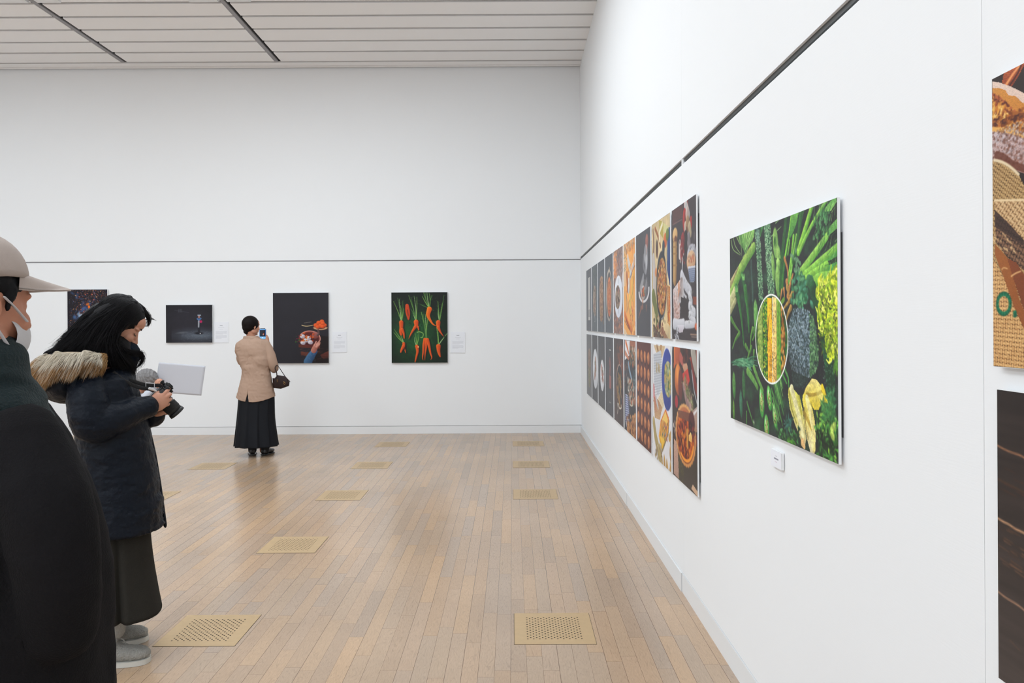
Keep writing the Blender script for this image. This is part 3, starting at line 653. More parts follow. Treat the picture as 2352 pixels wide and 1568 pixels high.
    # endives
    A.poly([c(1390, 70), c(1460, 80), c(1560, 200), c(1640, 440), c(1600, 480), c(1540, 500), c(1500, 580), c(1430, 580), c(1330, 400), c(1260, 310), c(1290, 220)], (222, 206, 130), (206, 184, 50), n=.06)
    A.line([c(1300, 330), c(1440, 330), c(1570, 270)], .008, .006, (150, 122, 40), al=.8); A.line([c(1560, 200), c(1600, 330), c(1625, 460)], .012, .014, (222, 196, 40)); A.line([c(1500, 300), c(1560, 400)], .02, .02, (232, 220, 130), al=.5)
    A.poly([c(1010, 220), c(1060, 195), c(1100, 250), c(1190, 360), c(1235, 560), c(1262, 760), c(1300, 1060), c(1270, 1190), c(1215, 1090), c(1110, 800), c(1030, 560), c(1002, 330)], (206, 204, 84), (196, 182, 140), n=.05)
    A.line([c(1060, 240), c(1130, 500), c(1200, 780), c(1250, 1020)], .022, .016, (240, 236, 196), (200, 190, 120)); A.line([c(1020, 280), c(1060, 560), c(1140, 800)], .006, .004, (150, 140, 50)); A.line([c(1180, 360), c(1220, 640)], .008, .008, (178, 170, 60)); A.line([c(1240, 1120), c(1265, 1180)], .02, .012, (216, 176, 120))
    A.poly([c(1245, 330), c(1280, 305), c(1330, 360), c(1400, 560), c(1440, 780), c(1455, 1060), c(1430, 1310), c(1370, 1290), c(1310, 1040), c(1270, 780), c(1262, 560), c(1235, 420)], (224, 204, 70), (216, 206, 170), n=.05)
    A.line([c(1310, 400), c(1370, 640), c(1400, 900), c(1420, 1200)], .018, .02, (240, 232, 176), (206, 190, 110)); A.line([c(1268, 640), c(1330, 760), c(1380, 900)], .014, .006, (170, 140, 50), al=.8); A.line([c(1270, 560), c(1290, 800), c(1330, 1060)], .006, .004, (120, 100, 40), al=.7)
    # small round things lower left and peppers
    for m, x, y, rx, ry, c1, c2 in ((c, 115, 180, .030, .075, (106, 160, 76), (30, 84, 36)), (c, 275, 170, .026, .08, (66, 122, 66), (24, 66, 36)), (c, 230, 490, .026, .075, (70, 124, 96), (26, 70, 46)), (c, 110, 590, .02, .06, (110, 154, 60), (40, 84, 30)), (b, 415, 420, .032, .085, (130, 186, 100), (50, 110, 46)), (c, 68, 470, .008, .05, (90, 150, 60), (40, 90, 30))):
        A.ell(*m(x, y), rx, ry, c1, c2, rot=-.08); 
    for x, y, rx, ry, r in ((570, 450, .036, .078, -.1), (695, 390, .032, .062, -.3), (785, 690, .026, .06, -.35), (650, 870, .034, .062, -.15), (440, 790, 0.001, 0.001, 0)):
        A.ell(*c(x, y), rx, ry, (112, 196, 90), (36, 110, 44), rot=r); A.ell(*c(x, y + 10), rx * .55, ry * .6, (206, 216, 140) if x != 695 else (150, 200, 90), (90, 130, 60), rot=r)
        q = c(x, y); A.dots(26, q[0] - rx * .5, q[0] + rx * .5, q[1] - ry * .55, q[1] + ry * .55, .002, .004, [(236, 230, 190), (50, 90, 40), (190, 140, 70)]); A.ell(q[0] - rx * .5, q[1] - ry * .5, .005, .014, (220, 250, 220), al=.8)
    # herbs, beans and pods
    for p in ([(370, 600), (345, 720), (340, 870)], [(380, 610), (400, 680), (370, 760)], [(270, 840), (300, 900), (330, 960)], [(350, 870), (320, 960), (290, 1040)], [(60, 450), (120, 560), (180, 640)], [(180, 660), (120, 760), (80, 880)], [(390, 930), (380, 1040)]):
        A.line([b(*q) for q in p], .016, .006, (110, 160, 66), (34, 76, 34))
    for _ in range(70):
        x, y = A.r.uniform(60, 320), A.r.uniform(1040, 1120); an = A.r.uniform(-.5, .9); l = A.r.uniform(60, 170)
        A.line([b(x, y), b(x + l * .5, y + l * .5 * an - 10), b(x + l, y + l * an)], .0028, .0018, [(70, 136, 96), (40, 98, 66), (110, 160, 120)][_ % 3])
    for p, w in (([(300, 1210), (380, 1330), (440, 1450)], .022), ([(390, 1160), (450, 1330), (520, 1490)], .017)): A.line([b(*q) for q in p], w, w * .6, (134, 180, 88), (50, 104, 44))
    for _ in range(34):
        x, y = A.r.uniform(860, 1000), A.r.uniform(0, 500); l = A.r.uniform(150, 420)
        A.line([c(x - 120, y), c(x - 120 + l * .22, y + l)], .005, .0025, [(70, 128, 60), (40, 90, 44), (120, 166, 90)][_ % 3])
    for p in ([(330, 460), (380, 640), (435, 810)], [(320, 620), (322, 760), (318, 850)], [(730, 250), (800, 460), (860, 620)], [(860, 650), (900, 780)]): A.line([c(*q) for q in p], .009, .005, (90, 146, 70), (40, 84, 40))
    A.line([b(820, 1150), b(880, 1300), b(890, 1420)], .008, .006, (80, 146, 70)); A.line([b(800, 1250), b(860, 1380)], .008, .005, (70, 140, 60))
    def parsley(n, x0, x1, y0, y1, cs, l0=.02, l1=.045):
        for k in range(n):
            q = c(A.r.uniform(x0, x1), A.r.uniform(y0, y1)); A.leaf(q[0], q[1], A.r.uniform(l0, l1), A.r.uniform(.008, .018), A.r.uniform(0, 6.3), cs[k % len(cs)])
    gs = [(66, 140, 60), (96, 176, 76), (36, 90, 40), (130, 204, 90), (24, 60, 30), (160, 214, 80)]
    parsley(170, 1470, 1810, 640, 1000, gs); parsley(120, 1500, 1790, 1000, 1300, [(50, 110, 46), (80, 150, 60), (24, 60, 30), (20, 40, 24)]); parsley(70, 1660, 1750, 320, 620, [(60, 130, 80), (90, 160, 100)]); parsley(60, 1560, 1740, 480, 700, [(60, 130, 70), (90, 160, 80)]); parsley(50, 1600, 1760, 1300, 1420, gs)
    parsley(80, 820, 1180, 860, 1120, [(60, 120, 60), (90, 160, 90), (30, 70, 36)], .01, .03); parsley(30, 960, 1040, 740, 880, [(70, 126, 110), (50, 96, 80)]); parsley(20, 980, 1100, 1080, 1150, [(110, 190, 60), (60, 130, 40)])
    for _ in range(4): q = c((1690, 1730, 1710, 1740)[_], (960, 900, 940, 980)[_]); A.leaf(q[0], q[1], .04, .03, (.3, -.8, .9, -2)[_], (200, 230, 110))
    # round inset with white rim
    m0 = b(646, 745); L_, R_ = b(415, 745)[0], b(878, 745)[0]; T_, B_ = b(646, 102)[1], b(660, 1388)[1]
    ex, ey, rx, ry = (L_ + R_) / 2, (T_ + B_) / 2, (R_ - L_) / 2, (B_ - T_) / 2
    keep = A.I.copy(); A.ell(ex, ey, rx, ry, (40, 74, 26))
    def seeds(px, w, n, cs, rx_, ry_, jit=0):
        for k in range(n):
            y = T_ + (B_ - T_) * (k + .5) / n; x = b(px, 745)[0] + A.r.uniform(-jit, jit); A.ell(x, y, rx_ * A.r.uniform(.85, 1.1), ry_, cs[A.r.randint(len(cs))], (60, 96, 30), rot=A.r.uniform(-.3, .3))
    seeds(480, 0, 17, [(206, 216, 120), (186, 204, 100)], .022, .017); seeds(455, 0, 12, [(176, 196, 84), (196, 210, 110)], .014, .020); seeds(505, 0, 15, [(200, 214, 110), (170, 196, 84)], .012, .018)
    for _ in range(420): x = b(A.r.uniform(525, 585), 745)[0]; A.ell(x, A.r.uniform(T_, B_), .0045, .0045, [(60, 140, 30), (110, 180, 40), (206, 200, 60), (24, 60, 16)][_ % 4])
    A.poly([b(580, 150), b(643, 150), b(650, 740), b(648, 1370), b(590, 1370), b(585, 740)], (250, 190, 20), (240, 170, 50), n=.05); A.line([b(610, 400), b(595, 520), b(585, 700), b(590, 760)], .003, .006, (90, 50, 10)); A.line([b(640, 900), b(620, 1100), b(645, 1200)], .003, .002, (140, 80, 20)); A.line([b(600, 600), b(630, 900)], .002, .002, (200, 120, 10))
    A.poly([b(652, 130), b(714, 150), b(716, 740), b(712, 1370), b(650, 1380), b(652, 740)], (238, 206, 130), (232, 184, 100), n=.06); A.line([b(658, 150), b(662, 740), b(655, 1350)], .0025, .0025, (255, 250, 230))
    for _ in range(150): q = b(A.r.uniform(600, 705), A.r.uniform(200, 1340) if _ % 3 else A.r.uniform(1000, 1340)); A.ell(q[0], q[1], A.r.uniform(.001, .0025), A.r.uniform(.001, .003), (80, 66, 20))
    seeds(734, 0, 19, [(140, 196, 60), (120, 180, 50), (170, 206, 70)], .014, .0155); seeds(762, 0, 16, [(110, 180, 50), (140, 200, 60)], .013, .019, .002)
    for _ in range(70): q = b(A.r.uniform(782, 840), 745)[0]; A.ell(q, A.r.uniform(T_, B_), .009, .014, [(230, 176, 90), (216, 156, 60), (196, 130, 50), (240, 196, 110), (70, 40, 14)][_ % 5], (120, 70, 20), rot=A.r.uniform(-.4, .4))
    for _ in range(100): q = b(A.r.uniform(845, 878), 745)[0]; A.ell(q, A.r.uniform(T_, B_), .004, .006, [(60, 130, 50), (40, 96, 40)][_ % 2])
    out = np.hypot((A.X - ex) / rx, (A.Y - ey) / ry) > 1; A.I[out] = keep[out]
    A.ring(ex, ey, rx, ry, .0045, (236, 240, 232))
    A.I = A.I * (1 + .10 * (A.r.rand(*A.X.shape)[..., None] - .5))
    f = A.fnoise(60, 70)[..., None]; A.I = A.I * (.80 + .40 * f); A.I = np.clip((A.I - 60) * 1.12 + 60, 6, 255)
hang_right('photo_print', 'large print of green vegetables with a white-rimmed oval inset, right of the photo grid', 'picture', art_vegetables, VF, VN, VT, VB, (330, 720), seed=11)
def art_small_card(A):
    A.I[:] = (236, 237, 243)
    for y, a, b, w, c in ((.30, .44, .60, .02, (170, 170, 180)), (.47, .34, .70, .045, (120, 120, 132)), (.67, .42, .62, .018, (190, 160, 180))):
        x = a
        while x < b: A.line([(x * A.A, y), ((x + .025) * A.A, y)], w, w, c, al=.85); x += .07
YN = on_x(1794.5, 1050, XR - .012); YQ = on_x(1770.5, 1050, XR - .012)
hang_right('caption_card', 'small white caption block under the large print of green vegetables', 'label', art_small_card, YQ.y, YN.y, on_x(1770.5, 1029.5, XR - .012).z, on_x(1770.5, 1067, XR - .012).z, (700, 900), th=0.010, off=0.002, m=M_PAPERINK, batten=False)

# --- bread and dark boards at the right edge of the frame
BF = on_x(2280, 480, XF).y; BT, BB = on_x(2279, 181, XF).z, on_x(2288, 842, XF).z; BW = 0.70
def art_bread(A):
    h = BT - BB; m = mapper(BF, BT, h, 2240, 140, 6.03, .02); n = mapper(BF, BT, h, 2240, 380, 3.267, .02)
    A.I[:] = (40, 26, 22)
    def weave(pts, c1, c2, f=95, ang=.5):
        P = np.array(pts); w = A.win(P[:, 0].min(), P[:, 0].max(), P[:, 1].min(), P[:, 1].max())
        keep = A.I.copy(); X = A.X * math.cos(ang) + A.Y * math.sin(ang); Y = -A.X * math.sin(ang) + A.Y * math.cos(ang)
        i = np.floor(X * f); j = np.floor(Y * f * .8); u = X * f - i - .5; v = Y * f * .8 - j - .5; over = ((i + j) % 2) > .5
        t = np.where(over, 1 - 1.8 * np.abs(v), 1 - 1.8 * np.abs(u)); t = np.clip(t + .25 * (A.fnoise(40) - .5), 0, 1)[..., None]
        hole = ((np.abs(u) > .36) & (np.abs(v) > .36))[..., None]
        I = np.array(c2) * (1 - t) + np.array(c1) * t; I = np.where(hole, np.array(c2) * .55, I)
        A.I = keep; k = np.zeros(A.X.shape, bool); X, Y = A.X, A.Y
        for a in range(len(P)):
            p, q = P[a], P[(a + 1) % len(P)]
            if p[1] == q[1]: continue
            k ^= ((p[1] > Y) != (q[1] > Y)) & (X < (q[0] - p[0]) * (Y - p[1]) / (q[1] - p[1]) + p[0])
        A.I[k] = I[k]
    R = A.A
    A.poly([m(370, 300), m(400, 140), m(640, -10), m(700, 0), m(600, 200), m(500, 360)], (176, 84, 40), (130, 54, 26), n=.4); A.line([m(430, 320), m(520, 180), m(620, 50)], .006, .004, (230, 150, 90)); A.line([m(480, 330), m(590, 160), m(640, 40)], .004, .004, (70, 26, 14))
    # crusty loaf
    A.poly([m(235, 275), m(330, 290), m(470, 340), m(620, 410), m(900, 560), (R, .30), (R, .40), m(700, 985), m(235, 930)], (206, 140, 60), (190, 110, 36), n=.15)
    A.poly([m(235, 275), m(330, 290), m(470, 340), m(620, 410), m(900, 580), m(1200, 800), m(900, 720), m(640, 560), m(560, 480), m(460, 470), m(420, 400), m(340, 370), m(235, 370)], (226, 200, 184), (216, 186, 170), n=.12)
    y0, y1 = m(0, 370)[1], m(0, 930)[1]
    A.dashes(1100, 0, .5, y0 + .012, y1 + .02, .014, .004, -1.0, .5, [(226, 160, 60), (236, 186, 90), (170, 80, 24), (200, 120, 40), (120, 50, 20), (240, 200, 120)], inside=lambda x, y: y > y0 + .022 + .85 * x)
    A.dashes(260, 0, .16, y0, y0 + .15, .010, .004, .5, .5, [(96, 36, 18), (130, 60, 28), (180, 90, 50)], inside=lambda x, y: 0 < y - y0 - .85 * x < .028); A.dashes(120, 0, .3, y1 - .035, y1, .012, .006, .1, .3, [(80, 34, 20), (120, 60, 20), (160, 90, 30)])
    # floury loaf
    A.poly([m(235, 925), m(450, 950), m(680, 990), (R, .5), (R, .62), m(700, 1560), m(235, 1400)], (206, 186, 186), (120, 60, 40), n=.25)
    A.line([m(240, 940), m(460, 965), m(680, 1030), m(900, 1120)], .008, .008, (226, 170, 90)); yy = m(0, 1400)[1]
    A.dots(1500, 0, .5, m(0, 960)[1], yy + .06, .0015, .004, [(226, 214, 220), (180, 120, 96), (130, 70, 50), (210, 190, 190), (100, 50, 34)], al=.8)
    A.line([m(300, 1300), m(400, 1340), m(500, 1420), m(700, 1500)], .014, .012, (96, 44, 26), al=.8)
    # sacking
    weave([m(260, 1370), m(360, 1390), m(480, 1460), m(600, 1568), n(366, 150), n(800, 400), (R, .9), (R, 1), (0, 1), (0, m(260, 1370)[1])], (204, 170, 116), (120, 84, 44), 88, .62)
    A.line([m(262, 1372), m(360, 1392), m(480, 1460), m(600, 1568)], .005, .005, (226, 206, 170))
    weave([n(146, 262), n(366, 262), n(900, 300), (R, 1), n(600, 800), n(366, 560), n(240, 420), n(150, 330)], (226, 196, 150), (150, 104, 60), 72, .75)
    A.line([n(146, 262), n(366, 258)], .004, .004, (230, 204, 160))
    weave([n(150, 340), n(240, 420), n(366, 560), n(600, 800), n(600, 1000), n(366, 790), n(240, 690), n(150, 570)], (150, 110, 80), (50, 34, 28), 66, .5)
    A.poly([n(146, 330), n(366, 560), n(366, 610), n(240, 520), n(146, 460)], (50, 34, 30), al=.75, n=.4); A.dashes(60, 0, .3, n(0, 470)[1], n(0, 660)[1], .012, .003, .75, .15, [(226, 190, 140), (196, 160, 116)], inside=lambda x, y: abs(y - n(0, 510)[1] - x * .9) < .05)
    weave([n(150, 720), n(240, 900), n(366, 1230), n(600, 1568), (R, 1), (0, 1), (0, n(0, 720)[1])], (230, 190, 130), (164, 110, 60), 84, .05)
    A.poly([n(150, 590), n(240, 690), n(280, 820), n(330, 1000), n(366, 1090), n(500, 1500), n(366, 1230), n(290, 1060), n(220, 860), n(150, 680)], (156, 92, 44), (140, 76, 34), n=.1)
    A.poly([n(240, 695), n(310, 730), n(420, 900), n(600, 1200), n(500, 1500), n(366, 1090), n(280, 830)], (128, 66, 34), (110, 56, 30), n=.1); A.line([n(200, 780), n(215, 768), n(240, 775)], .002, .002, (220, 170, 110)); A.line([n(272, 832), n(300, 812), n(340, 795)], .0025, .002, (236, 190, 130))
    # the stitched O and full stop
    xo, yo = (n(155, 1040)[0] + n(275, 1040)[0]) / 2, n(215, 1040)[1]; rx = (n(275, 1040)[0] - n(155, 1040)[0]) / 2 * .82; ry = (n(0, 1125)[1] - n(0, 955)[1]) / 2 * .88
    for k in range(46):
        t = k / 46 * 6.283; A.ell(xo + rx * math.cos(t), yo + ry * math.sin(t), .0065, .006, [(0, 120, 80), (10, 96, 66), (40, 156, 110)][k % 3], (0, 60, 40), rot=t)
    for k in range(9): A.ell(n(300, 1118)[0] + A.r.normal(0, .003), n(300, 1118)[1] + A.r.normal(0, .004), .005, .005, [(0, 120, 80), (20, 140, 96)][k % 2], (0, 70, 50))
hang_right('photo_print', 'large print of bread loaves and burlap, cut off by the right edge of the photo', 'picture', art_bread, BF, BF - BW, BT, BB, (420, 950), seed=21)
DF = on_x(2290.5, 1000, XF).y; DT, DB = on_x(2290, 893, XF).z, on_x(2291, 1555, XF).z
def art_boards(A):
    A.I[:] = (44, 36, 34); A.I *= (1 + .25 * (A.fnoise(2, 30)[..., None] - .5) * 2); A.I += (A.Y * 26)[..., None]
    s = .12
    for y, c, w in ((.195, (176, 120, 84), .0022), (.31, (80, 56, 40), .002), (.445, (210, 160, 120), .003), (.70, (186, 140, 110), .0022)):
        x = 0; pts = []
        while x < A.A + .05: pts.append((x, y + x * s + A.r.normal(0, .0014))); x += .03
        A.line(pts, w, w, c)
    A.dashes(260, 0, A.A, .455, .62, .05, .0014, .13, .03, [(110, 76, 56), (140, 98, 70), (70, 50, 40)], al=.7); A.dashes(100, 0, A.A, .2, .36, .06, .0012, .12, .03, [(80, 46, 36), (70, 44, 36)], al=.7); A.dashes(40, 0, A.A, .74, .85, .06, .0012, .25, .03, [(100, 76, 60)], al=.7)
hang_right('photo_print', 'large print of dark wooden boards below the bread print', 'picture', art_boards, DF, DF - BW, DT, DB, (260, 420), seed=31)
# ------------------------------------------------------------------ the eighteen prints of the grid, two rows of nine
GN9 = on_x(1599.6, 620, XF).y; GF9 = on_x(1543.7, 620, XF).y; PW = GF9 - GN9; GN1 = on_x(1358.2, 690, XF).y; PITCH = (GN1 - GN9) / 8
GT0, GT1 = on_x(1599.6, 444.6, XF).z, on_x(1599.6, 784, XF).z; GB0, GB1 = on_x(1601.5, 803.5, XF).z, on_x(1603.5, 1142.6, XF).z
def gm(col, row, which):
    ox, oy, s = {'A': (1340, 600, 8.7125), 'B': (1450, 440, 4.48), 'C': (1340, 760, 5.406), 'D': (1450, 780, 4.2375)}[which]
    yf = GN9 + (9 - col) * PITCH + PW
    return mapper(yf, (GT0, GB0)[row], (GT0 - GT1, GB0 - GB1)[row], ox, oy, s)
def box_of(m, x0, x1, y0, y1):
    a, b = m(x0, (y0 + y1) / 2), m(x1, (y0 + y1) / 2); c, d = m((x0 + x1) / 2, y0), m((x0 + x1) / 2, y1)
    return (a[0] + b[0]) / 2, (c[1] + d[1]) / 2, abs(b[0] - a[0]) / 2, abs(d[1] - c[1]) / 2
SL = (76, 80, 88)
def t1(A):
    A.I[:] = (96, 98, 104); A.mottle(6, .05); x, y, rx, ry = box_of(gm(1, 0, 'A'), 97, 135, 320, 1180)
    A.poly([(x - rx, y - ry), (x + rx, y - ry), (x + rx, y + ry), (x - rx, y + ry)], (196, 194, 190)); A.poly([(x - rx, y + ry * .5), (x + rx, y + ry * .5), (x + rx, y + ry * .85), (x - rx, y + ry * .85)], (160, 158, 156))
def food(A, bg, m, ps, cols, n, r, plate=None, bgn=.08):
    A.I[:] = bg; A.mottle(7, bgn)
    if plate is not None:
        x, y, rx, ry = box_of(m, *plate[:4]); A.ell(x, y, rx, ry, plate[4], plate[5] if len(plate) > 5 else None)
    x, y, rx, ry = box_of(m, *ps)
    for _ in range(n):
        t, q = A.r.uniform(0, 6.3), math.sqrt(A.r.rand()); c = cols[A.r.randint(len(cols))]
        A.ell(x + rx * q * math.cos(t), y + ry * q * math.sin(t), r * A.r.uniform(.5, 1.2), r * A.r.uniform(.5, 1.2), c, tuple(v * .6 for v in c), rot=A.r.uniform(0, 3))
def t2(A):
    m = gm(2, 0, 'A'); A.I[:] = (90, 98, 104); A.mottle(6, .12)
    x, y, rx, ry = box_of(m, 190, 262, 150, 600); A.dots(120, x - rx, x + rx * 1.2, y - ry, y + ry, .01, .025, [(110, 124, 124), (130, 140, 132), (96, 110, 104), (150, 150, 130)], al=.6)
    for a in ((190, 262, 480, 1100),): 
        x, y, rx, ry = box_of(m, *a); A.ell(x, y, rx * .9, ry, (176, 156, 136), (120, 104, 96)); A.dots(110, x - rx * .8, x + rx * .8, y - ry * .8, y + ry * .9, .01, .03, [(196, 176, 156), (176, 130, 116), (140, 120, 96), (206, 190, 170), (110, 100, 90)])
    A.line([m(220, 1060), m(235, 1180), m(225, 1210)], .012, .005, (170, 176, 180))
def t3(A):
    m = gm(3, 0, 'A'); A.I[:] = (84, 90, 98); A.mottle(6, .1)
    x, y, rx, ry = box_of(m, 325, 400, 290, 1210); A.ell(x, y, rx, ry, (190, 150, 120), (130, 100, 84), pw=2.6); A.dots(200, x - rx * .8, x + rx * .8, y - ry * .9, y + ry * .92, .01, .026, [(206, 160, 120), (160, 116, 90), (216, 180, 150), (130, 94, 80), (180, 140, 90)])
    A.dots(60, 0, A.A, 0, 1, .004, .012, [(120, 134, 140), (150, 160, 160), (110, 120, 110)], al=.6); A.line([m(405, 580), m(410, 780)], .02, .02, (150, 166, 170), al=.7); A.line([m(375, 1250), m(372, 1400)], .01, .01, (120, 130, 136))
    A.leaf(*m(400, 1290), .12, .03, -1.6, (216, 170, 110))
def t4(A):
    m = gm(4, 0, 'A'); A.I[:] = (82, 88, 96); A.mottle(5, .06)
    for a, c1, c2 in (((455, 575, 150, 1200), (196, 184, 170), (150, 142, 134)), ((468, 565, 210, 1150), (96, 92, 90), (70, 70, 74)), ((480, 558, 310, 1110), (222, 140, 90), (176, 100, 76))):
        x, y, rx, ry = box_of(m, *a); A.ell(x, y, rx, ry, c1, c2)
    x, y, rx, ry = box_of(m, 485, 552, 340, 1080); A.dots(120, x - rx * .7, x + rx * .7, y - ry * .8, y + ry * .8, .012, .03, [(230, 150, 90), (216, 120, 70), (180, 100, 80), (236, 170, 110)], al=.8)
    A.line([m(525, 150), m(515, 110)], .012, .006, (190, 170, 140))
def t5(A):
    m = gm(5, 0, 'A'); A.I[:] = (120, 106, 104); A.mottle(10, .2)
    A.dashes(500, 0, A.A, 0, .45, .05, .006, -1.2, .5, [(206, 190, 186), (150, 110, 100), (96, 70, 76), (230, 150, 96), (180, 160, 160), (120, 80, 70)]); A.dashes(90, 0, A.A * .35, .05, .35, .05, .012, -1.2, .4, [(240, 160, 90), (250, 180, 110), (216, 120, 60)])
    A.dashes(420, 0, A.A, .62, 1, .05, .008, 1.2, .5, [(66, 66, 76), (84, 72, 76), (196, 166, 156), (206, 120, 90), (110, 86, 84), (230, 150, 90)])
    x, y, rx, ry = box_of(m, 622, 785, 280, 1130); A.ell(x, y, rx, ry, (236, 238, 244), (206, 212, 226)); x, y, rx, ry = box_of(m, 640, 740, 480, 950); A.ell(x, y, rx, ry, (146, 124, 110), (100, 80, 76))
    A.dots(160, x - rx * .8, x + rx * .8, y - ry * .85, y + ry * .85, .01, .03, [(180, 156, 130), (110, 84, 76), (206, 186, 160), (196, 130, 116), (80, 66, 62)], inside=lambda a, b: ((a - x) / rx) ** 2 + ((b - y) / ry) ** 2 < .95)
    A.line([m(697, 350), m(697, 430)], .012, .012, (140, 146, 160)); A.line([m(700, 970), m(700, 1030)], .012, .012, (130, 136, 150)); A.ell(*m(790, 370), .05, .09, (230, 230, 236), al=.9)
def t6(A):
    m = gm(6, 0, 'A'); A.I[:] = (236, 166, 84); A.mottle(5, .08)
    A.poly([m(815, -100), m(860, 0), m(840, 500), m(815, 500)], (226, 190, 150)); A.line([m(1045, 0), m(1055, 700), m(1060, 1500)], .03, .03, (220, 190, 150)); A.poly([m(820, 1330), m(900, 1500), (0, 1)], (226, 196, 156)); A.poly([(0, .0), (A.A, 0), (A.A, .06), (0, .12)], (222, 176, 130)); A.dots(60, 0, A.A, 0, .1, .01, .03, [(240, 150, 80), (200, 170, 140), (250, 190, 110)])
    for p, w, c in (([(940, 280), (1000, 60), (1020, -100)], .045, (222, 218, 214)), ([(905, 560), (915, 480), (910, 400)], .05, (226, 222, 220)), ([(930, 120), (900, 0), (890, -80)], .05, (230, 226, 222)), ([(850, 640), (880, 860), (870, 1000)], .03, (226, 180, 120)), ([(870, 280), (880, 420), (880, 560)], .05, (190, 110, 70)), ([(1000, 300), (980, 500), (985, 700)], .07, (250, 196, 84)), ([(930, 760), (940, 900), (945, 1080)], .065, (250, 206, 100)), ([(830, 1050), (900, 1250), (970, 1400)], .035, (240, 130, 50)), ([(850, 1150), (920, 1330), (960, 1440)], .02, (176, 80, 40))):
        A.line([m(*q) for q in p], w, w * .8, c, tuple(v * .78 for v in c))
    for p in ([(935, 330), (1010, 120), (1040, 80)], [(990, 300), (1005, 480), (965, 740)], [(920, 780), (905, 900), (945, 1090), (970, 1000)], [(975, 1400), (980, 1100), (1010, 800)], [(830, 1190), (900, 1330), (965, 1430)], [(870, 1000), (885, 900)], [(860, 600), (870, 800), (860, 960)], [(925, 130), (945, 60)], [(900, 200), (895, 60)]):
        A.line([m(*q) for q in p], .007, .004, (110, 70, 60))
    A.dashes(70, A.A * .55, A.A, .7, 1, .05, .008, 1.1, .4, [(216, 100, 60), (240, 160, 80), (250, 200, 130), (150, 76, 50)]); A.dashes(26, 0, A.A * .3, .12, .3, .03, .008, 0, .2, [(110, 120, 116), (150, 150, 130)]); A.dashes(60, A.A * .7, A.A, .05, .5, .05, .005, 1.2, .4, [(240, 150, 60), (220, 120, 50)])
def t7(A):
    m = gm(7, 0, 'B'); A.I[:] = (70, 70, 76); A.mottle(4, .05)
    A.ell(*m(160, 510), .07, .07, (176, 110, 96), (110, 70, 66)); A.line([m(158, 550), m(156, 640)], .03, .01, (150, 96, 86)); 
    for p, w, al in (([(150, 650), (155, 720), (150, 810)], .10, .5), ([(130, 690), (125, 750), (140, 830)], .05, .3), ([(155, 700), (158, 780)], .05, .6)): A.line([m(*q) for q in p], w, w * .4, (206, 206, 210), al=al)
    x, y, rx, ry = box_of(m, 80, 182, 900, 1130); A.ell(x, y, rx, ry, (110, 110, 112), (90, 86, 90), al=.8); A.ring(x, y, rx, ry, .012, (206, 204, 206), a0=-.2, a1=3.3); A.ell(*m(122, 1040), .12, .07, (206, 196, 190), (140, 134, 134)); A.ell(*m(122, 1035), .075, .045, (90, 84, 80)); A.dots(16, *[m(108, 1030)[0], m(140, 1030)[0], m(0, 995)[1], m(0, 1070)[1]], .012, .025, [(222, 100, 60), (230, 130, 80), (90, 120, 80)])
    A.line([m(100, 1000), m(120, 900), m(125, 870)], .05, .03, (190, 190, 194), al=.55); A.line([m(150, 980), m(160, 900)], .03, .02, (190, 190, 194), al=.4); A.line([m(118, 1120), m(122, 1145)], .03, .01, (190, 140, 110))
    for p in ([(115, 1170), (95, 1230), (75, 1300)], [(100, 1190), (90, 1260)], [(155, 1180), (155, 1230)], [(120, 1190), (110, 1210)]): A.line([m(*q) for q in p], .018, .008, (156, 106, 90), (110, 80, 74))
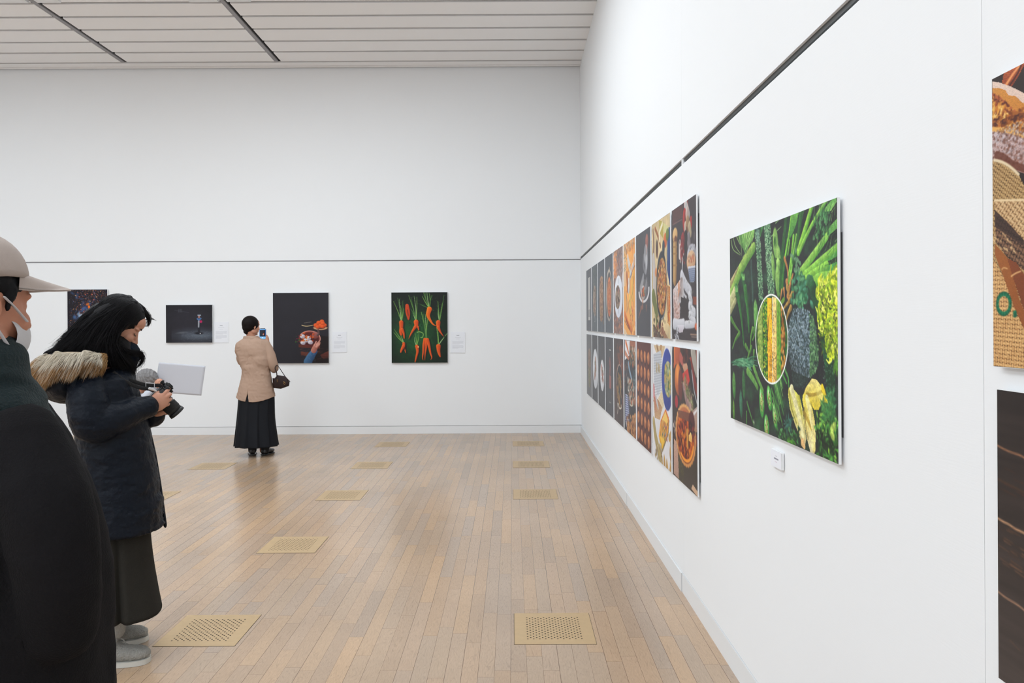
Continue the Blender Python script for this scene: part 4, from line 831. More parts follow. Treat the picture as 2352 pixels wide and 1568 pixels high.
def t8(A):
    m = gm(8, 0, 'B'); A.I[:] = (206, 184, 140); A.mottle(8, .2)
    A.poly([m(290, 290), m(400, 210), (A.A, .2), (A.A, .0), (A.A * .4, 0)], (76, 56, 60)); A.poly([m(290, 290), m(390, 360), m(370, 420), m(290, 400)], (206, 200, 140)); A.poly([m(285, 290), m(330, 310), m(330, 480), m(290, 420)], (176, 160, 66), n=.2)
    A.poly([m(385, 360), m(415, 380), m(418, 990), m(395, 960), m(368, 800), m(372, 500)], (34, 74, 130), (16, 50, 110)); A.ell(*m(350, 500), .07, .06, (226, 120, 50), (160, 70, 30)); A.ell(*m(372, 440), .06, .05, (120, 140, 60), (70, 90, 40))
    A.line([m(245, 380), m(280, 470), m(300, 560)], .02, .02, (180, 110, 50), (120, 70, 40)); A.line([m(225, 400), m(232, 560), m(228, 700)], .02, .03, (110, 70, 60), al=.8); A.ell(*m(265, 590), .05, .08, (60, 50, 56), (110, 60, 30)); A.line([m(320, 330), m(290, 420), m(290, 500)], .02, .02, (230, 222, 190)); A.line([m(228, 700), m(240, 900), m(232, 1100)], .06, .07, (196, 190, 186), (176, 166, 160)); A.ell(*m(255, 830), .05, .04, (206, 130, 70))
    A.line([m(230, 1080), m(260, 1250), m(270, 1400)], .07, .05, (120, 130, 60), (90, 90, 50)); A.poly([m(370, 960), m(415, 990), m(420, 1400), m(370, 1350)], (180, 120, 66), (210, 170, 110), n=.3); A.dashes(70, m(370, 0)[0], A.A, .66, .85, .05, .01, 1.3, .5, [(210, 110, 40), (160, 70, 30), (230, 180, 110)])
    A.poly([m(225, 1360), m(330, 1510), m(230, 1500)], (90, 76, 66), n=.4); A.poly([m(290, 1330), m(380, 1510), m(340, 1510), m(260, 1380)], (150, 110, 80), n=.2); A.dots(80, m(225, 0)[0], m(340, 0)[0], .8, 1, .006, .016, [(60, 50, 40), (226, 206, 160), (150, 60, 40), (110, 90, 60)])
    x, y, rx, ry = box_of(m, 258, 368, 610, 1320); A.line([m(332, 560), m(330, 640)], .05, .045, (60, 70, 84), (36, 44, 56)); A.line([m(300, 1300), m(292, 1380)], .035, .03, (30, 34, 40)); A.ell(x, y, rx, ry, (46, 50, 56), (30, 32, 36), rot=.06); A.ring(x, y, rx * .97, ry * .97, .006, (130, 134, 136), rot=.06, a0=-.8, a1=1.6)
    x, y, rx, ry = box_of(m, 268, 365, 680, 1270); A.ell(x, y, rx, ry, (206, 146, 66), (150, 90, 40), rot=.06); A.dots(520, x - rx, x + rx, y - ry, y + ry, .008, .022, [(236, 170, 70), (206, 110, 50), (150, 80, 40), (240, 200, 130), (216, 140, 110), (90, 56, 36)], inside=lambda a, b: ((a - x) / rx) ** 2 + ((b - y) / ry) ** 2 < .86)
def t9(A):
    m = gm(9, 0, 'B'); A.I[:] = (58, 50, 54); A.mottle(5, .1)
    A.poly([m(425, 200), m(530, 130), m(530, 260), m(425, 330)], (84, 52, 50), n=.15); A.line([m(425, 340), m(520, 285)], .006, .004, (120, 86, 80))
    # a small seated figurine in red and white, kept generic
    for p, w, c in (([(560, 110), (575, 170)], .05, (206, 54, 46)), ([(560, 140), (580, 200), (590, 240)], .045, (226, 222, 220)), ([(548, 230), (543, 320), (555, 400)], .045, (190, 44, 40)), ([(615, 290), (618, 340)], .03, (196, 50, 44)), ([(575, 220), (580, 300)], .05, (216, 190, 180)), ([(558, 350), (560, 460)], .035, (222, 206, 190)), ([(580, 330), (595, 440)], .06, (176, 140, 100)), ([(600, 350), (612, 430)], .035, (206, 186, 150)), ([(570, 400), (580, 460)], .03, (120, 80, 60)), ([(590, 480), (600, 580)], .05, (150, 140, 146))):
        A.line([m(*q) for q in p], w, w * .8, c, tuple(v * .6 for v in c))
    A.line([m(560, 480), m(555, 560)], .06, .05, (40, 36, 38)); A.ell(*m(650, 450), .02, .03, (90, 80, 84))
    x, y, rx, ry = box_of(m, 426, 474, 405, 930); A.line([m(450, 460), m(450, 720), m(448, 900)], .065, .055, (216, 176, 110), (130, 92, 50)); A.ell(*m(450, 445), .085, .055, (226, 190, 130), (180, 130, 76)); A.dots(26, m(435, 0)[0], m(465, 0)[0], m(0, 425)[1], m(0, 470)[1], .006, .012, [(110, 60, 40), (160, 90, 50)]); 
    for yy in (570, 640, 760): A.line([m(428, yy), m(470, yy - 4)], .006, .006, (150, 110, 60))
    A.line([m(500, 540), m(498, 660)], .035, .03, (206, 196, 190)); A.line([m(530, 500), m(520, 640)], .06, .05, (150, 40, 44), (96, 26, 30)); A.dots(26, m(495, 0)[0], m(545, 0)[0], m(0, 500)[1], m(0, 780)[1], .006, .016, [(226, 206, 196), (176, 50, 50), (110, 40, 44)])
    A.ring(*box_of(m, 525, 640, 620, 990)[:2], .17, .20, .01, (190, 190, 196), rot=.5, a0=1.2, a1=4.4)
    A.ell(*m(620, 640), .13, .07, (200, 200, 210), (150, 150, 160)); A.dots(60, m(590, 0)[0], m(655, 0)[0], m(0, 600)[1], m(0, 670)[1], .006, .012, [(230, 230, 236), (166, 166, 176)]); A.ell(*m(615, 715), .13, .075, (226, 190, 150), (176, 130, 96)); A.dots(20, m(580, 0)[0], m(650, 0)[0], m(0, 690)[1], m(0, 760)[1], .006, .016, [(222, 130, 90), (200, 160, 130)])
    A.poly([m(582, 770), m(660, 760), m(645, 930), m(605, 935)], (206, 206, 214), (150, 156, 176)); 
    for k in range(7): A.line([m(590 + 2 * k, 800 + 20 * k), m(655, 790 + 20 * k)], .005, .005, (96, 110, 140))
    A.line([m(520, 870), m(560, 960), m(610, 1030)], .05, .04, (222, 222, 228), (160, 160, 168)); A.line([m(600, 1070), m(620, 1140), m(600, 1180), m(655, 1250), m(600, 1270), m(655, 1350), m(560, 1370)], .034, .03, (228, 228, 232), (170, 172, 180)); A.dots(60, m(520, 0)[0], m(640, 0)[0], m(0, 900)[1], m(0, 1350)[1], .004, .01, [(90, 100, 90), (150, 156, 150)], al=.6)
    A.poly([m(430, 1010), m(520, 880), m(500, 1100), m(500, 1300), m(440, 1340)], (216, 200, 196), (200, 170, 164), n=.1); A.dots(120, m(428, 0)[0], m(505, 0)[0], m(0, 960)[1], m(0, 1340)[1], .005, .012, [(230, 220, 220), (206, 150, 130), (180, 120, 100), (240, 236, 236)]); A.line([m(490, 960), m(488, 1060)], .03, .02, (206, 130, 80), al=.7)
    A.line([m(520, 950), m(525, 1060), m(500, 1090)], .05, .04, (130, 110, 106), (206, 206, 210)); A.poly([m(510, 1080), m(585, 1120), m(580, 1330), m(510, 1280)], (50, 42, 44)); A.poly([m(635, 1080), m(684, 1080), m(686, 1170), m(640, 1160)], (130, 66, 46), n=.2)
    A.line([m(440, 1360), m(490, 1370), m(540, 1360)], .045, .04, (222, 222, 228), (176, 178, 186)); A.poly([m(475, 1370), m(545, 1370), m(530, 1450), m(490, 1450)], (216, 214, 222), (190, 180, 190)); A.dashes(50, m(440, 0)[0], m(480, 0)[0], m(0, 1400)[1], 1, .03, .005, 1, .8, [(220, 222, 230), (60, 56, 60)])
    A.ell(*m(672, 1390), .05, .025, (206, 96, 50)); A.line([m(610, 1470), m(684, 1475)], .005, .005, (160, 130, 110)); A.line([m(620, 1495), m(680, 1500)], .004, .004, (140, 120, 110))
def b1(A):
    m = gm(1, 1, 'C'); A.I[:] = (110, 110, 112); A.mottle(6, .06); x, y, rx, ry = box_of(m, 60, 92, 215, 700); A.ell(x, y, rx, ry, (160, 140, 124), (130, 120, 104), pw=3)
    A.dots(70, x - rx * .8, x + rx * .8, y - ry * .85, y, .012, .03, [(190, 150, 130), (176, 130, 110), (150, 130, 110)], al=.8); A.dots(60, x - rx * .8, x + rx * .8, y, y + ry * .9, .012, .03, [(140, 150, 110), (166, 160, 120), (126, 130, 100)], al=.8)
def b2(A):
    m = gm(2, 1, 'C'); A.I[:] = (78, 78, 82); A.mottle(6, .05); x, y, rx, ry = box_of(m, 119, 180, 222, 715); A.ell(x, y, rx, ry, (226, 228, 232), (196, 198, 204)); A.line([m(150, 370), m(148, 480), m(142, 560)], .07, .06, (196, 150, 130), (140, 100, 84)); A.dots(26, *[m(140, 0)[0], m(156, 0)[0], m(0, 370)[1], m(0, 560)[1]], .01, .03, [(206, 160, 140), (130, 90, 70), (150, 150, 110)])
def b3(A):
    m = gm(3, 1, 'C'); A.I[:] = (76, 76, 80); A.mottle(6, .05); x, y, rx, ry = box_of(m, 208, 262, 358, 745); A.ell(x, y, rx * .95, ry, (228, 230, 234), (206, 206, 212), rot=-.25); A.line([m(228, 460), m(236, 530), m(245, 610)], .06, .05, (206, 140, 124), (130, 84, 76)); A.dots(34, *[m(222, 0)[0], m(250, 0)[0], m(0, 450)[1], m(0, 620)[1]], .01, .025, [(206, 130, 120), (150, 84, 76), (120, 120, 90), (226, 196, 186)])
def b4(A):
    m = gm(4, 1, 'C'); A.I[:] = (72, 72, 78); A.mottle(6, .06); A.line([m(330, 385), m(335, 450), m(330, 520)], .07, .05, (150, 96, 90), (100, 70, 72)); 
    for k in range(12): A.line([m(322, 560 + 13 * k), m(346, 570 + 13 * k)], .012, .010, (166, 104, 96), (110, 70, 70))
    A.line([m(322, 232), m(342, 238)], .007, .006, (216, 212, 206)); A.line([m(325, 882), m(340, 892)], .006, .005, (206, 200, 196)); A.dots(30, *[m(300, 0)[0], m(360, 0)[0], m(0, 250)[1], m(0, 350)[1]], .006, .02, [(90, 92, 96), (104, 104, 104)], al=.6); A.dots(20, *[m(300, 0)[0], m(350, 0)[0], m(0, 780)[1], m(0, 870)[1]], .006, .02, [(100, 96, 92), (120, 116, 108)], al=.6)
def b5(A):
    m = gm(5, 1, 'C'); A.I[:] = (74, 62, 62); A.mottle(8, .18)
    A.dots(420, A.A * .25, A.A, .08, .75, .01, .035, [(150, 90, 72), (120, 76, 64), (176, 104, 80), (96, 70, 66)], inside=lambda x, y: x > A.A * (.2 + .3 * A.r.rand()) and y < .2 + .65 * x + .3, al=.6)
    x, y, rx, ry = box_of(m, 412, 490, 420, 960); A.ell(x, y, rx * 1.12, ry * 1.05, (150, 90, 70), (110, 66, 56)); A.ell(x, y, rx, ry, (56, 54, 56), (44, 44, 50)); A.ring(x, y, rx, ry, .008, (170, 156, 146), a0=-3.1, a1=-1.2)
    for p in ([(440, 540), (455, 680), (470, 820)], [(430, 600), (440, 760), (455, 880)], [(455, 560), (470, 700)], [(425, 760), (440, 860), (460, 940)], [(420, 700), (430, 820)]): A.line([m(*q) for q in p], .028, .02, (190, 144, 76), (120, 84, 46))
    A.line([m(425, 1020), m(430, 960), m(425, 905), m(436, 910), (m(450, 960)), m(470, 955), m(474, 920)], .012, .009, (206, 200, 186))
    A.dots(24, x - rx * .7, x + rx * .7, y - ry * .6, y + ry * .6, .006, .016, [(176, 150, 96), (80, 100, 60)])
def b6(A):
    m = gm(6, 1, 'C'); A.I[:] = (52, 52, 58); A.mottle(8, .1); A.poly([m(515, 110), m(575, 120), m(570, 300), m(515, 360)], (226, 224, 226)); A.line([m(525, 130), m(545, 200), m(562, 270)], .03, .02, (216, 120, 70)); A.line([m(520, 270), m(560, 340)], .03, .02, (200, 130, 100)); A.poly([m(575, 120), m(655, 130), m(657, 300), m(620, 230), m(580, 180)], (160, 100, 76), n=.2)
    x, y, rx, ry = box_of(m, 572, 652, 190, 430); A.ell(x, y, rx, ry, (60, 70, 76), (50, 50, 56)); A.dots(90, x - rx * .9, x + rx * .9, y - ry * .9, y + ry * .9, .012, .035, [(196, 140, 100), (90, 96, 90), (220, 206, 190), (60, 60, 64), (206, 110, 60), (120, 110, 84)])
    A.line([m(560, 410), m(580, 520), m(615, 650)], .035, .02, (150, 176, 196), (100, 120, 140)); A.dots(70, 0, A.A * .35, .24, .5, .012, .03, [(84, 84, 100), (150, 110, 90), (70, 60, 70), (120, 80, 70), (60, 66, 76)])
    x, y, rx, ry = box_of(m, 548, 635, 610, 925); A.ell(x, y, rx, ry, (80, 84, 84), (60, 60, 64)); A.ring(x, y, rx, ry, .010, (190, 180, 160), a0=.2, a1=2.8); A.dots(170, x - rx * .9, x + rx * .9, y - ry * 1.0, y + ry * .85, .012, .035, [(222, 210, 190), (206, 130, 96), (96, 100, 84), (170, 120, 96), (230, 226, 214), (60, 60, 60)])
    A.poly([m(522, 780), m(545, 790), m(575, 1090), m(535, 1190), m(520, 1100)], (176, 182, 206)); 
    for k in range(12): A.line([m(522, 800 + 28 * k), m(570, 830 + 26 * k)], .006, .006, (96, 104, 140))
    A.dots(40, A.A * .75, A.A, .3, .5, .01, .025, [(120, 150, 160), (60, 84, 96), (96, 110, 110)]); A.ell(*m(645, 830), .04, .1, (176, 120, 90), al=.7)
    for q in ((560, 1200), (620, 1130), (600, 1210), (645, 1110), (640, 1280), (560, 1240)): A.ell(*m(*q), .10, .075, (206, 150, 96), (130, 80, 50))
    A.dots(60, *[m(530, 0)[0], A.A, .8, 1], .01, .03, [(222, 170, 110), (176, 110, 70), (120, 70, 50)])
def b7(A):
    m = gm(7, 1, 'D'); A.I[:] = (92, 46, 40); A.mottle(7, .16); A.dots(500, 0, A.A, .1, .92, .006, .016, [(124, 80, 68), (104, 62, 54), (136, 92, 80), (80, 44, 40)], al=.5)
    for c in range(4):
        for r in range(6):
            x = A.A * (.12 + .24 * c); y = .13 + .155 * r + .004 * c
            A.ell(x + .02, y + .02, .07, .062, (50, 26, 26), al=.5); A.ell(x, y, .062, .058, (206, 134, 84), (134, 72, 44), rot=A.r.uniform(-.3, .3)); 
            for k in range(5): A.ell(x + A.r.normal(0, .022), y + A.r.normal(0, .022), .012, .016, [(226, 160, 104), (160, 90, 56)][k % 2], al=.8)
def b8(A):
    m = gm(8, 1, 'D'); A.I[:] = (222, 220, 222); A.mottle(5, .05)
    A.poly([m(218, 50), m(330, 60), m(300, 180), m(240, 120)], (206, 180, 140), n=.15); A.line([m(290, 60), m(280, 160)], .03, .03, (176, 130, 80)); A.line([m(250, 60), m(262, 110)], .02, .02, (150, 110, 70))
    A.poly([m(216, 140), m(290, 100), m(300, 400), m(262, 560), m(222, 420)], (196, 200, 206), n=.12); 
    for k in range(16): A.line([m(220, 150 + 26 * k), m(298, 140 + 25 * k)], .003, .003, (150, 154, 166), al=.8)
    for k in range(7): A.line([m(226 + 11 * k, 140), m(232 + 10 * k, 520)], .003, .003, (160, 160, 170), al=.7)
    A.dots(26, m(240, 0)[0], m(275, 0)[0], m(0, 240)[1], m(0, 330)[1], .008, .02, [(216, 196, 150), (200, 176, 130)]); A.poly([m(216, 420), m(225, 440), m(228, 580), m(216, 600)], (190, 60, 60))
    A.poly([m(300, 490), m(320, 640), m(296, 700), m(262, 570)], (216, 196, 160), n=.2); A.poly([m(216, 560), m(262, 580), m(300, 660), m(280, 780), m(230, 760)], (176, 130, 96), (196, 160, 120), n=.25); A.line([m(240, 560), m(262, 660)], .03, .02, (190, 186, 186)); A.line([m(232, 560), m(240, 700)], .015, .01, (196, 80, 66), al=.7)
    x, y, rx, ry = box_of(m, 298, 405, 85, 690); A.ell(x, y, rx, ry, (48, 70, 160), (30, 46, 120)); A.dots(60, x - rx, x + rx, y - ry, y + ry, .003, .006, [(110, 130, 200)], inside=lambda a, b: ((a - x) / rx) ** 2 + ((b - y) / ry) ** 2 < .9, al=.6); x, y, rx, ry = box_of(m, 322, 396, 208, 560); A.ell(x, y, rx, ry, (222, 206, 130), (170, 160, 90)); A.dots(200, x - rx * .85, x + rx * .85, y - ry * .85, y + ry * .85, .01, .026, [(236, 222, 170), (150, 160, 80), (90, 120, 60), (220, 180, 110), (180, 196, 170), (230, 200, 90)], inside=lambda a, b: ((a - x) / rx) ** 2 + ((b - y) / ry) ** 2 < .9)
    P = [m(335, 670), m(366, 760), m(358, 900), m(300, 1070), m(268, 940), m(285, 790)]; A.poly([(a + .02, b + .02) for a, b in P], (120, 100, 50), al=.8); A.poly(P, (216, 110, 40), (236, 180, 30)); c = (sum(p[0] for p in P) / 6, sum(p[1] for p in P) / 6); A.poly([(c[0] + (a - c[0]) * .8, c[1] + (b - c[1]) * .86) for a, b in P], (240, 200, 110), (236, 190, 60), n=.06)
    for k in range(5): A.line([m(300 + 12 * k, 790 + 10 * k), m(284 + 12 * k, 930 + 8 * k)], .014, .010, (176, 96, 50)); 
    A.dots(16, *[m(290, 0)[0], m(350, 0)[0], m(0, 770)[1], m(0, 940)[1]], .008, .016, [(120, 150, 190), (216, 90, 70), (110, 130, 60)])
    A.line([m(220, 800), m(240, 960), m(290, 1180)], .05, .06, (196, 176, 120), (150, 130, 80)); A.line([m(370, 960), m(400, 900)], .03, .03, (190, 150, 80)); A.dots(40, m(225, 0)[0], m(300, 0)[0], m(0, 1020)[1], 1, .01, .03, [(206, 180, 130), (226, 222, 220), (160, 130, 90)])
    for q in ((320, 1120), (345, 1160), (368, 1250), (378, 1040), (380, 1190), (340, 1230), (386, 940), (300, 1170)): A.leaf(*m(*q), .13, .07, 1.3, (216, 176, 100), (140, 96, 50))
def b9(A):
    m = gm(9, 1, 'D'); A.I[:] = (60, 46, 42); A.mottle(6, .12)
    A.poly([m(415, 70), m(470, 80), m(440, 220), m(415, 280)], (216, 120, 60), (190, 90, 50)); A.ell(*m(452, 130), .09, .10, (200, 100, 56), (140, 60, 40)); A.line([m(480, 170), m(500, 210), m(520, 200)], .04, .03, (176, 90, 80)); x, y, rx, ry = box_of(m, 424, 490, 235, 540); A.ell(x, y, rx, ry, (234, 130, 50), (130, 60, 40)); A.ell(x - .02, y - .05, rx * .4, ry * .5, (250, 170, 80), soft=.8, al=.7); A.ell(*m(478, 440), .07, .12, (120, 56, 50), (90, 40, 36))
    A.poly([m(500, 260), m(530, 180), m(560, 160), m(580, 210), m(560, 260), m(520, 330)], (206, 170, 140), (190, 130, 100)); A.poly([m(498, 330), m(560, 270), m(600, 320), m(560, 420), m(540, 520), m(505, 420)], (206, 60, 46), (176, 40, 40)); A.line([m(580, 220), m(610, 380), m(650, 540)], .04, .03, (190, 60, 46), (60, 30, 30)); A.line([m(565, 250), m(590, 420), m(625, 640)], .05, .03, (40, 34, 38)); A.line([m(590, 300), m(610, 480), m(640, 620)], .008, .006, (190, 190, 196)); A.line([m(600, 110), m(620, 220), m(640, 300)], .06, .05, (196, 190, 180), (130, 120, 110)); A.line([m(640, 120), m(652, 260)], .03, .04, (150, 90, 80)); A.dots(40, m(500, 0)[0], m(560, 0)[0], .02, .1, .012, .03, [(110, 60, 50), (70, 44, 44)])
    for k in range(150): t = A.r.rand(); q = m(515 + 95 * t + A.r.normal(0, 9), 400 + 320 * t + A.r.normal(0, 30)); A.leaf(q[0], q[1], .045, .012, A.r.uniform(0, 6), [(150, 160, 90), (200, 196, 150), (90, 100, 56), (210, 150, 140)][k % 4])
    A.line([m(510, 450), m(540, 600), m(575, 650)], .03, .03, (190, 150, 150), al=.6); A.ell(*m(440, 600), .05, .05, (170, 40, 50)); A.poly([m(600, 690), m(652, 640), m(654, 900), m(625, 900), m(605, 800)], (176, 150, 144), (160, 120, 96), n=.15); A.line([m(610, 720), m(652, 670)], .012, .006, (220, 216, 216)); A.line([m(415, 830), m(440, 835)], .02, .02, (216, 206, 196)); A.dots(40, m(415, 0)[0], m(440, 0)[0], m(0, 830)[1], m(0, 940)[1], .01, .02, [(96, 80, 76), (150, 130, 120)])
    A.poly([m(415, 960), m(445, 1000), m(465, 1180), m(468, 1360), m(415, 1300)], (190, 150, 130), (176, 140, 126), n=.2); A.poly([m(455, 1100), m(500, 1210), m(654, 1200), (A.A, 1), (.3, 1), m(465, 1360)], (56, 50, 42), (66, 60, 56)); A.dashes(80, m(455, 0)[0], m(500, 0)[0], m(0, 1140)[1], m(0, 1420)[1], .02, .004, 1.4, .3, [(96, 96, 50), (70, 70, 40)]); A.poly([m(585, 1450), m(600, 1410), m(652, 1490), m(652, 1540)], (206, 170, 140)); A.poly([m(625, 950), m(654, 900), m(654, 1040), m(625, 1040)], (110, 50, 40))
    x, y, rx, ry = box_of(m, 438, 622, 650, 1215)
    for k in range(30):
        t = k / 30 * 6.283; A.ell(x + rx * .95 * math.cos(t), y + ry * .95 * math.sin(t), rx * .14, ry * .14, (230, 176, 110), (190, 120, 60))
    A.ell(x, y, rx * .96, ry * .96, (200, 120, 70), (120, 60, 40)); A.ell(x, y + .01, rx * .88, ry * .88, (176, 60, 16), (110, 30, 10)); 
    A.dots(420, x - rx, x + rx, y - ry * .6, y + ry, .008, .03, [(222, 96, 10), (150, 40, 10), (90, 26, 14), (240, 130, 20), (190, 70, 20)], inside=lambda a, b: ((a - x) / rx) ** 2 + ((b - y) / ry) ** 2 < .72); A.ring(x, y, rx * .86, ry * .86, .012, (240, 150, 40), a0=.2, a1=2.2)
    A.poly([(x - rx * .8, y - ry * .75), (x + rx * .6, y - ry * .85), (x + rx * .7, y - ry * .55), (x - rx * .75, y - ry * .5)], (110, 66, 50), al=.85); A.ell(*m(588, 810), .09, .08, (90, 26, 24), (60, 20, 24)); A.dots(20, m(560, 0)[0], m(610, 0)[0], m(0, 760)[1], m(0, 870)[1], .01, .02, [(150, 40, 40), (50, 20, 20)]); A.poly([m(560, 930), m(580, 900), m(592, 950), m(588, 1000), m(560, 980)], (240, 206, 130), (230, 170, 80)); A.line([m(545, 900), m(550, 1040)], .03, .02, (206, 140, 50))
TOP = [(t1, 'print of a pale upright strip on grey'), (t2, 'print of tangled pale food on grey-green'), (t3, 'print of a long golden-brown dish on blue-grey'), (t4, 'print of an orange dish in a pale dish on dark grey'),
       (t5, 'print of a white scalloped plate among scattered ingredients'), (t6, 'bright orange print of sliced pumpkin'), (t7, 'dark print of a lit glass bowl with white smoke'), (t8, 'print of a black pan of orange food beside a blue pot'), (t9, 'print of white cups and a red and white figurine on black')]
BOT = [(b1, 'grey print of a faint upright snack'), (b2, 'print of a tall white oval plate on dark grey'), (b3, 'print of a tilted white oval plate on dark grey'), (b4, 'dark grey print of a reddish sliced roast'),
       (b5, 'print of a black plate of golden sticks on rust brown'), (b6, 'print of salads, a striped cloth and bread rolls'), (b7, 'brown print of small pastries in rows'), (b8, 'print of a round blue plate and a yellow dish'), (b9, 'print of a red tart, peppers and an orange gourd')]
for i in range(9):
    yn = GN9 + (8 - i) * PITCH
    for row, lst, (z0, z1) in ((0, TOP, (GT0, GT1)), (1, BOT, (GB0, GB1))):
        fn, lab = lst[i]
        hang_right('photo_print', lab + (', upper row' if row == 0 else ', lower row'), 'picture', fn, yn + PW, yn, z0, z1, (170, 400), seed=100 + 10 * i + row, group='grid of prints on the right wall')
# ------------------------------------------------------------------ figure building tools
def vnoise(P, f, seed=0):
    """smooth value noise -1..1 at the rows of P"""
    Q = np.asarray(P) * f + seed * 13.7; i = np.floor(Q).astype(np.int64); t = Q - i; t = t * t * (3 - 2 * t)
    def h(a, b, c):
        n = (a * 374761393 + b * 668265263 + c * 2147483647 + seed * 1013) & 0xffffffff
        n = ((n ^ (n >> 13)) * 1274126177) & 0xffffffff; n = n ^ (n >> 16); return (n & 0xffff) / 32767.5 - 1
    o = 0
    for dx in (0, 1):
        for dy in (0, 1):
            for dz in (0, 1):
                w = (t[:, 0] if dx else 1 - t[:, 0]) * (t[:, 1] if dy else 1 - t[:, 1]) * (t[:, 2] if dz else 1 - t[:, 2])
                o = o + w * h(i[:, 0] + dx, i[:, 1] + dy, i[:, 2] + dz)
    return o
def crom(L, k):
    """Catmull-Rom through rows of L, k steps per span"""
    L = np.array(L, float); n = len(L); out = []
    for i in range(n - 1):
        a, b, c, d = L[max(i - 1, 0)], L[i], L[i + 1], L[min(i + 2, n - 1)]
        for q in range(k):
            t = q / k; out.append(0.5 * (2 * b + (c - a) * t + (2 * a - 5 * b + 4 * c - d) * t * t + (3 * b - a - 3 * c + d) * t ** 3))
    out.append(L[-1]); return np.array(out)
def rings_to(bm, R, cap=True):
    prev = None; first = None
    for ring in R:
        vs = [bm.verts.new(tuple(p)) for p in ring]
        if prev:
            n = len(vs)
            for i in range(n): bm.faces.new((prev[i], prev[(i + 1) % n], vs[(i + 1) % n], vs[i]))
        else: first = vs
        prev = vs
    if cap: bm.faces.new(first[::-1]); bm.faces.new(prev)
def limb(bm, pts, rad, n=14, k=6, flat=1.0, updir=(0, 0, 1)):
    """round tapering tube with rounded ends through pts; flat squeezes it along updir"""
    P = crom([tuple(p) for p in pts], k); r = crom([[q] for q in rad], k)[:, 0]
    T = np.gradient(P, axis=0); T /= np.linalg.norm(T, axis=1)[:, None] + 1e-12
    e0, e1 = [], []
    for a in (0.98, 0.85, 0.55, 0.25): e0.append((P[0] - T[0] * r[0] * a, T[0], r[0] * math.sqrt(max(1 - a * a, 0.003)))); e1.append((P[-1] + T[-1] * r[-1] * a, T[-1], r[-1] * math.sqrt(max(1 - a * a, 0.003))))
    seq = e0 + [(P[i], T[i], r[i]) for i in range(len(P))] + e1[::-1]
    up = np.array(updir, float); R = []; u = None
    for c, t, q in seq:
        if u is None:
            u = up - t * (up @ t)
            if np.linalg.norm(u) < .15: u = np.array((1., 0, 0)) - t * t[0]
        else: u = u - t * (u @ t)
        u /= np.linalg.norm(u); v = np.cross(t, u)
        R.append([c + q * (math.cos(a) * u * flat + math.sin(a) * v) for a in np.linspace(0, 2 * math.pi, n, endpoint=False)])
    rings_to(bm, R)
def blob(bm, c, r, ax=None, seg=20):
    """ellipsoid; ax = three column axes (matrix)"""
    M = Matrix.Identity(3) if ax is None else ax
    S = M @ Matrix.Diagonal(Vector(r))
    bmesh.ops.create_uvsphere(bm, u_segments=seg, v_segments=seg * 2 // 3, radius=1.0, matrix=Matrix.Translation(Vector(c)) @ S.to_4x4())
def loft(bm, rows, n=40, k=5, fn=None, cap=True, a0=0.0, gap=None):
    """rows: (center, U, V, power); fn(angle, t, P) -> radial factor"""
    flat_rows = [list(c) + list(U) + list(V) + [p] for c, U, V, p in rows]
    Q = crom(flat_rows, k); R = []
    for j, q in enumerate(Q):
        t = j / (len(Q) - 1); c, U, V, p = q[:3], q[3:6], q[6:9], q[9]; ring = []
        for i in range(n):
            a = a0 + 2 * math.pi * i / n; ca, sa = math.cos(a), math.sin(a)
            m = (abs(ca) ** p + abs(sa) ** p) ** (-1 / p); f = fn(a, t) if fn else 1.0
            ring.append(c + (U * ca + V * sa) * m * f)
        R.append(ring)
    rings_to(bm, R, cap)
def bake(bm, mods, name='m'):
    me = bpy.data.meshes.new(name); bm.to_mesh(me); bm.free()
    o = bpy.data.objects.new('tmp', me); COL.objects.link(o)
    for kind, kw in mods:
        md = o.modifiers.new(kind, kind)
        for a, v in kw.items(): setattr(md, a, v)
    dg = bpy.context.evaluated_depsgraph_get(); out = bpy.data.meshes.new_from_object(o.evaluated_get(dg))
    bpy.data.objects.remove(o); bpy.data.meshes.remove(me); out.name = name; return out
def fuse(bm, voxel, it=6, fac=0.5, name='m'):
    bmesh.ops.recalc_face_normals(bm, faces=bm.faces)
    return bake(bm, [('REMESH', dict(mode='VOXEL', voxel_size=voxel, use_smooth_shade=True)), ('SMOOTH', dict(factor=fac, iterations=it))], name)
def push(me, fn):
    """move vertices along their normals by fn(P) metres"""
    n = len(me.vertices); P = np.empty(n * 3); me.vertices.foreach_get('co', P); P = P.reshape(-1, 3)
    N = np.empty(n * 3); me.vertex_normals.foreach_get('vector', N); N = N.reshape(-1, 3)
    P2 = P + N * fn(P)[:, None]; me.vertices.foreach_set('co', P2.reshape(-1)); me.update()
def wrinkle(amp, f, stretch=(1, 1, 1), seed=0):
    s = np.array(stretch)
    def fn(P):
        W = P * s; W = W + 0.04 * np.stack([vnoise(P, 7, seed + 1), vnoise(P, 7, seed + 2), vnoise(P, 7, seed + 3)], 1)
        a = vnoise(W, f, seed); b = vnoise(W, f * 2.1, seed + 5)
        return amp * ((1 - 2 * np.abs(a)) * .7 + .3 * b)
    return fn
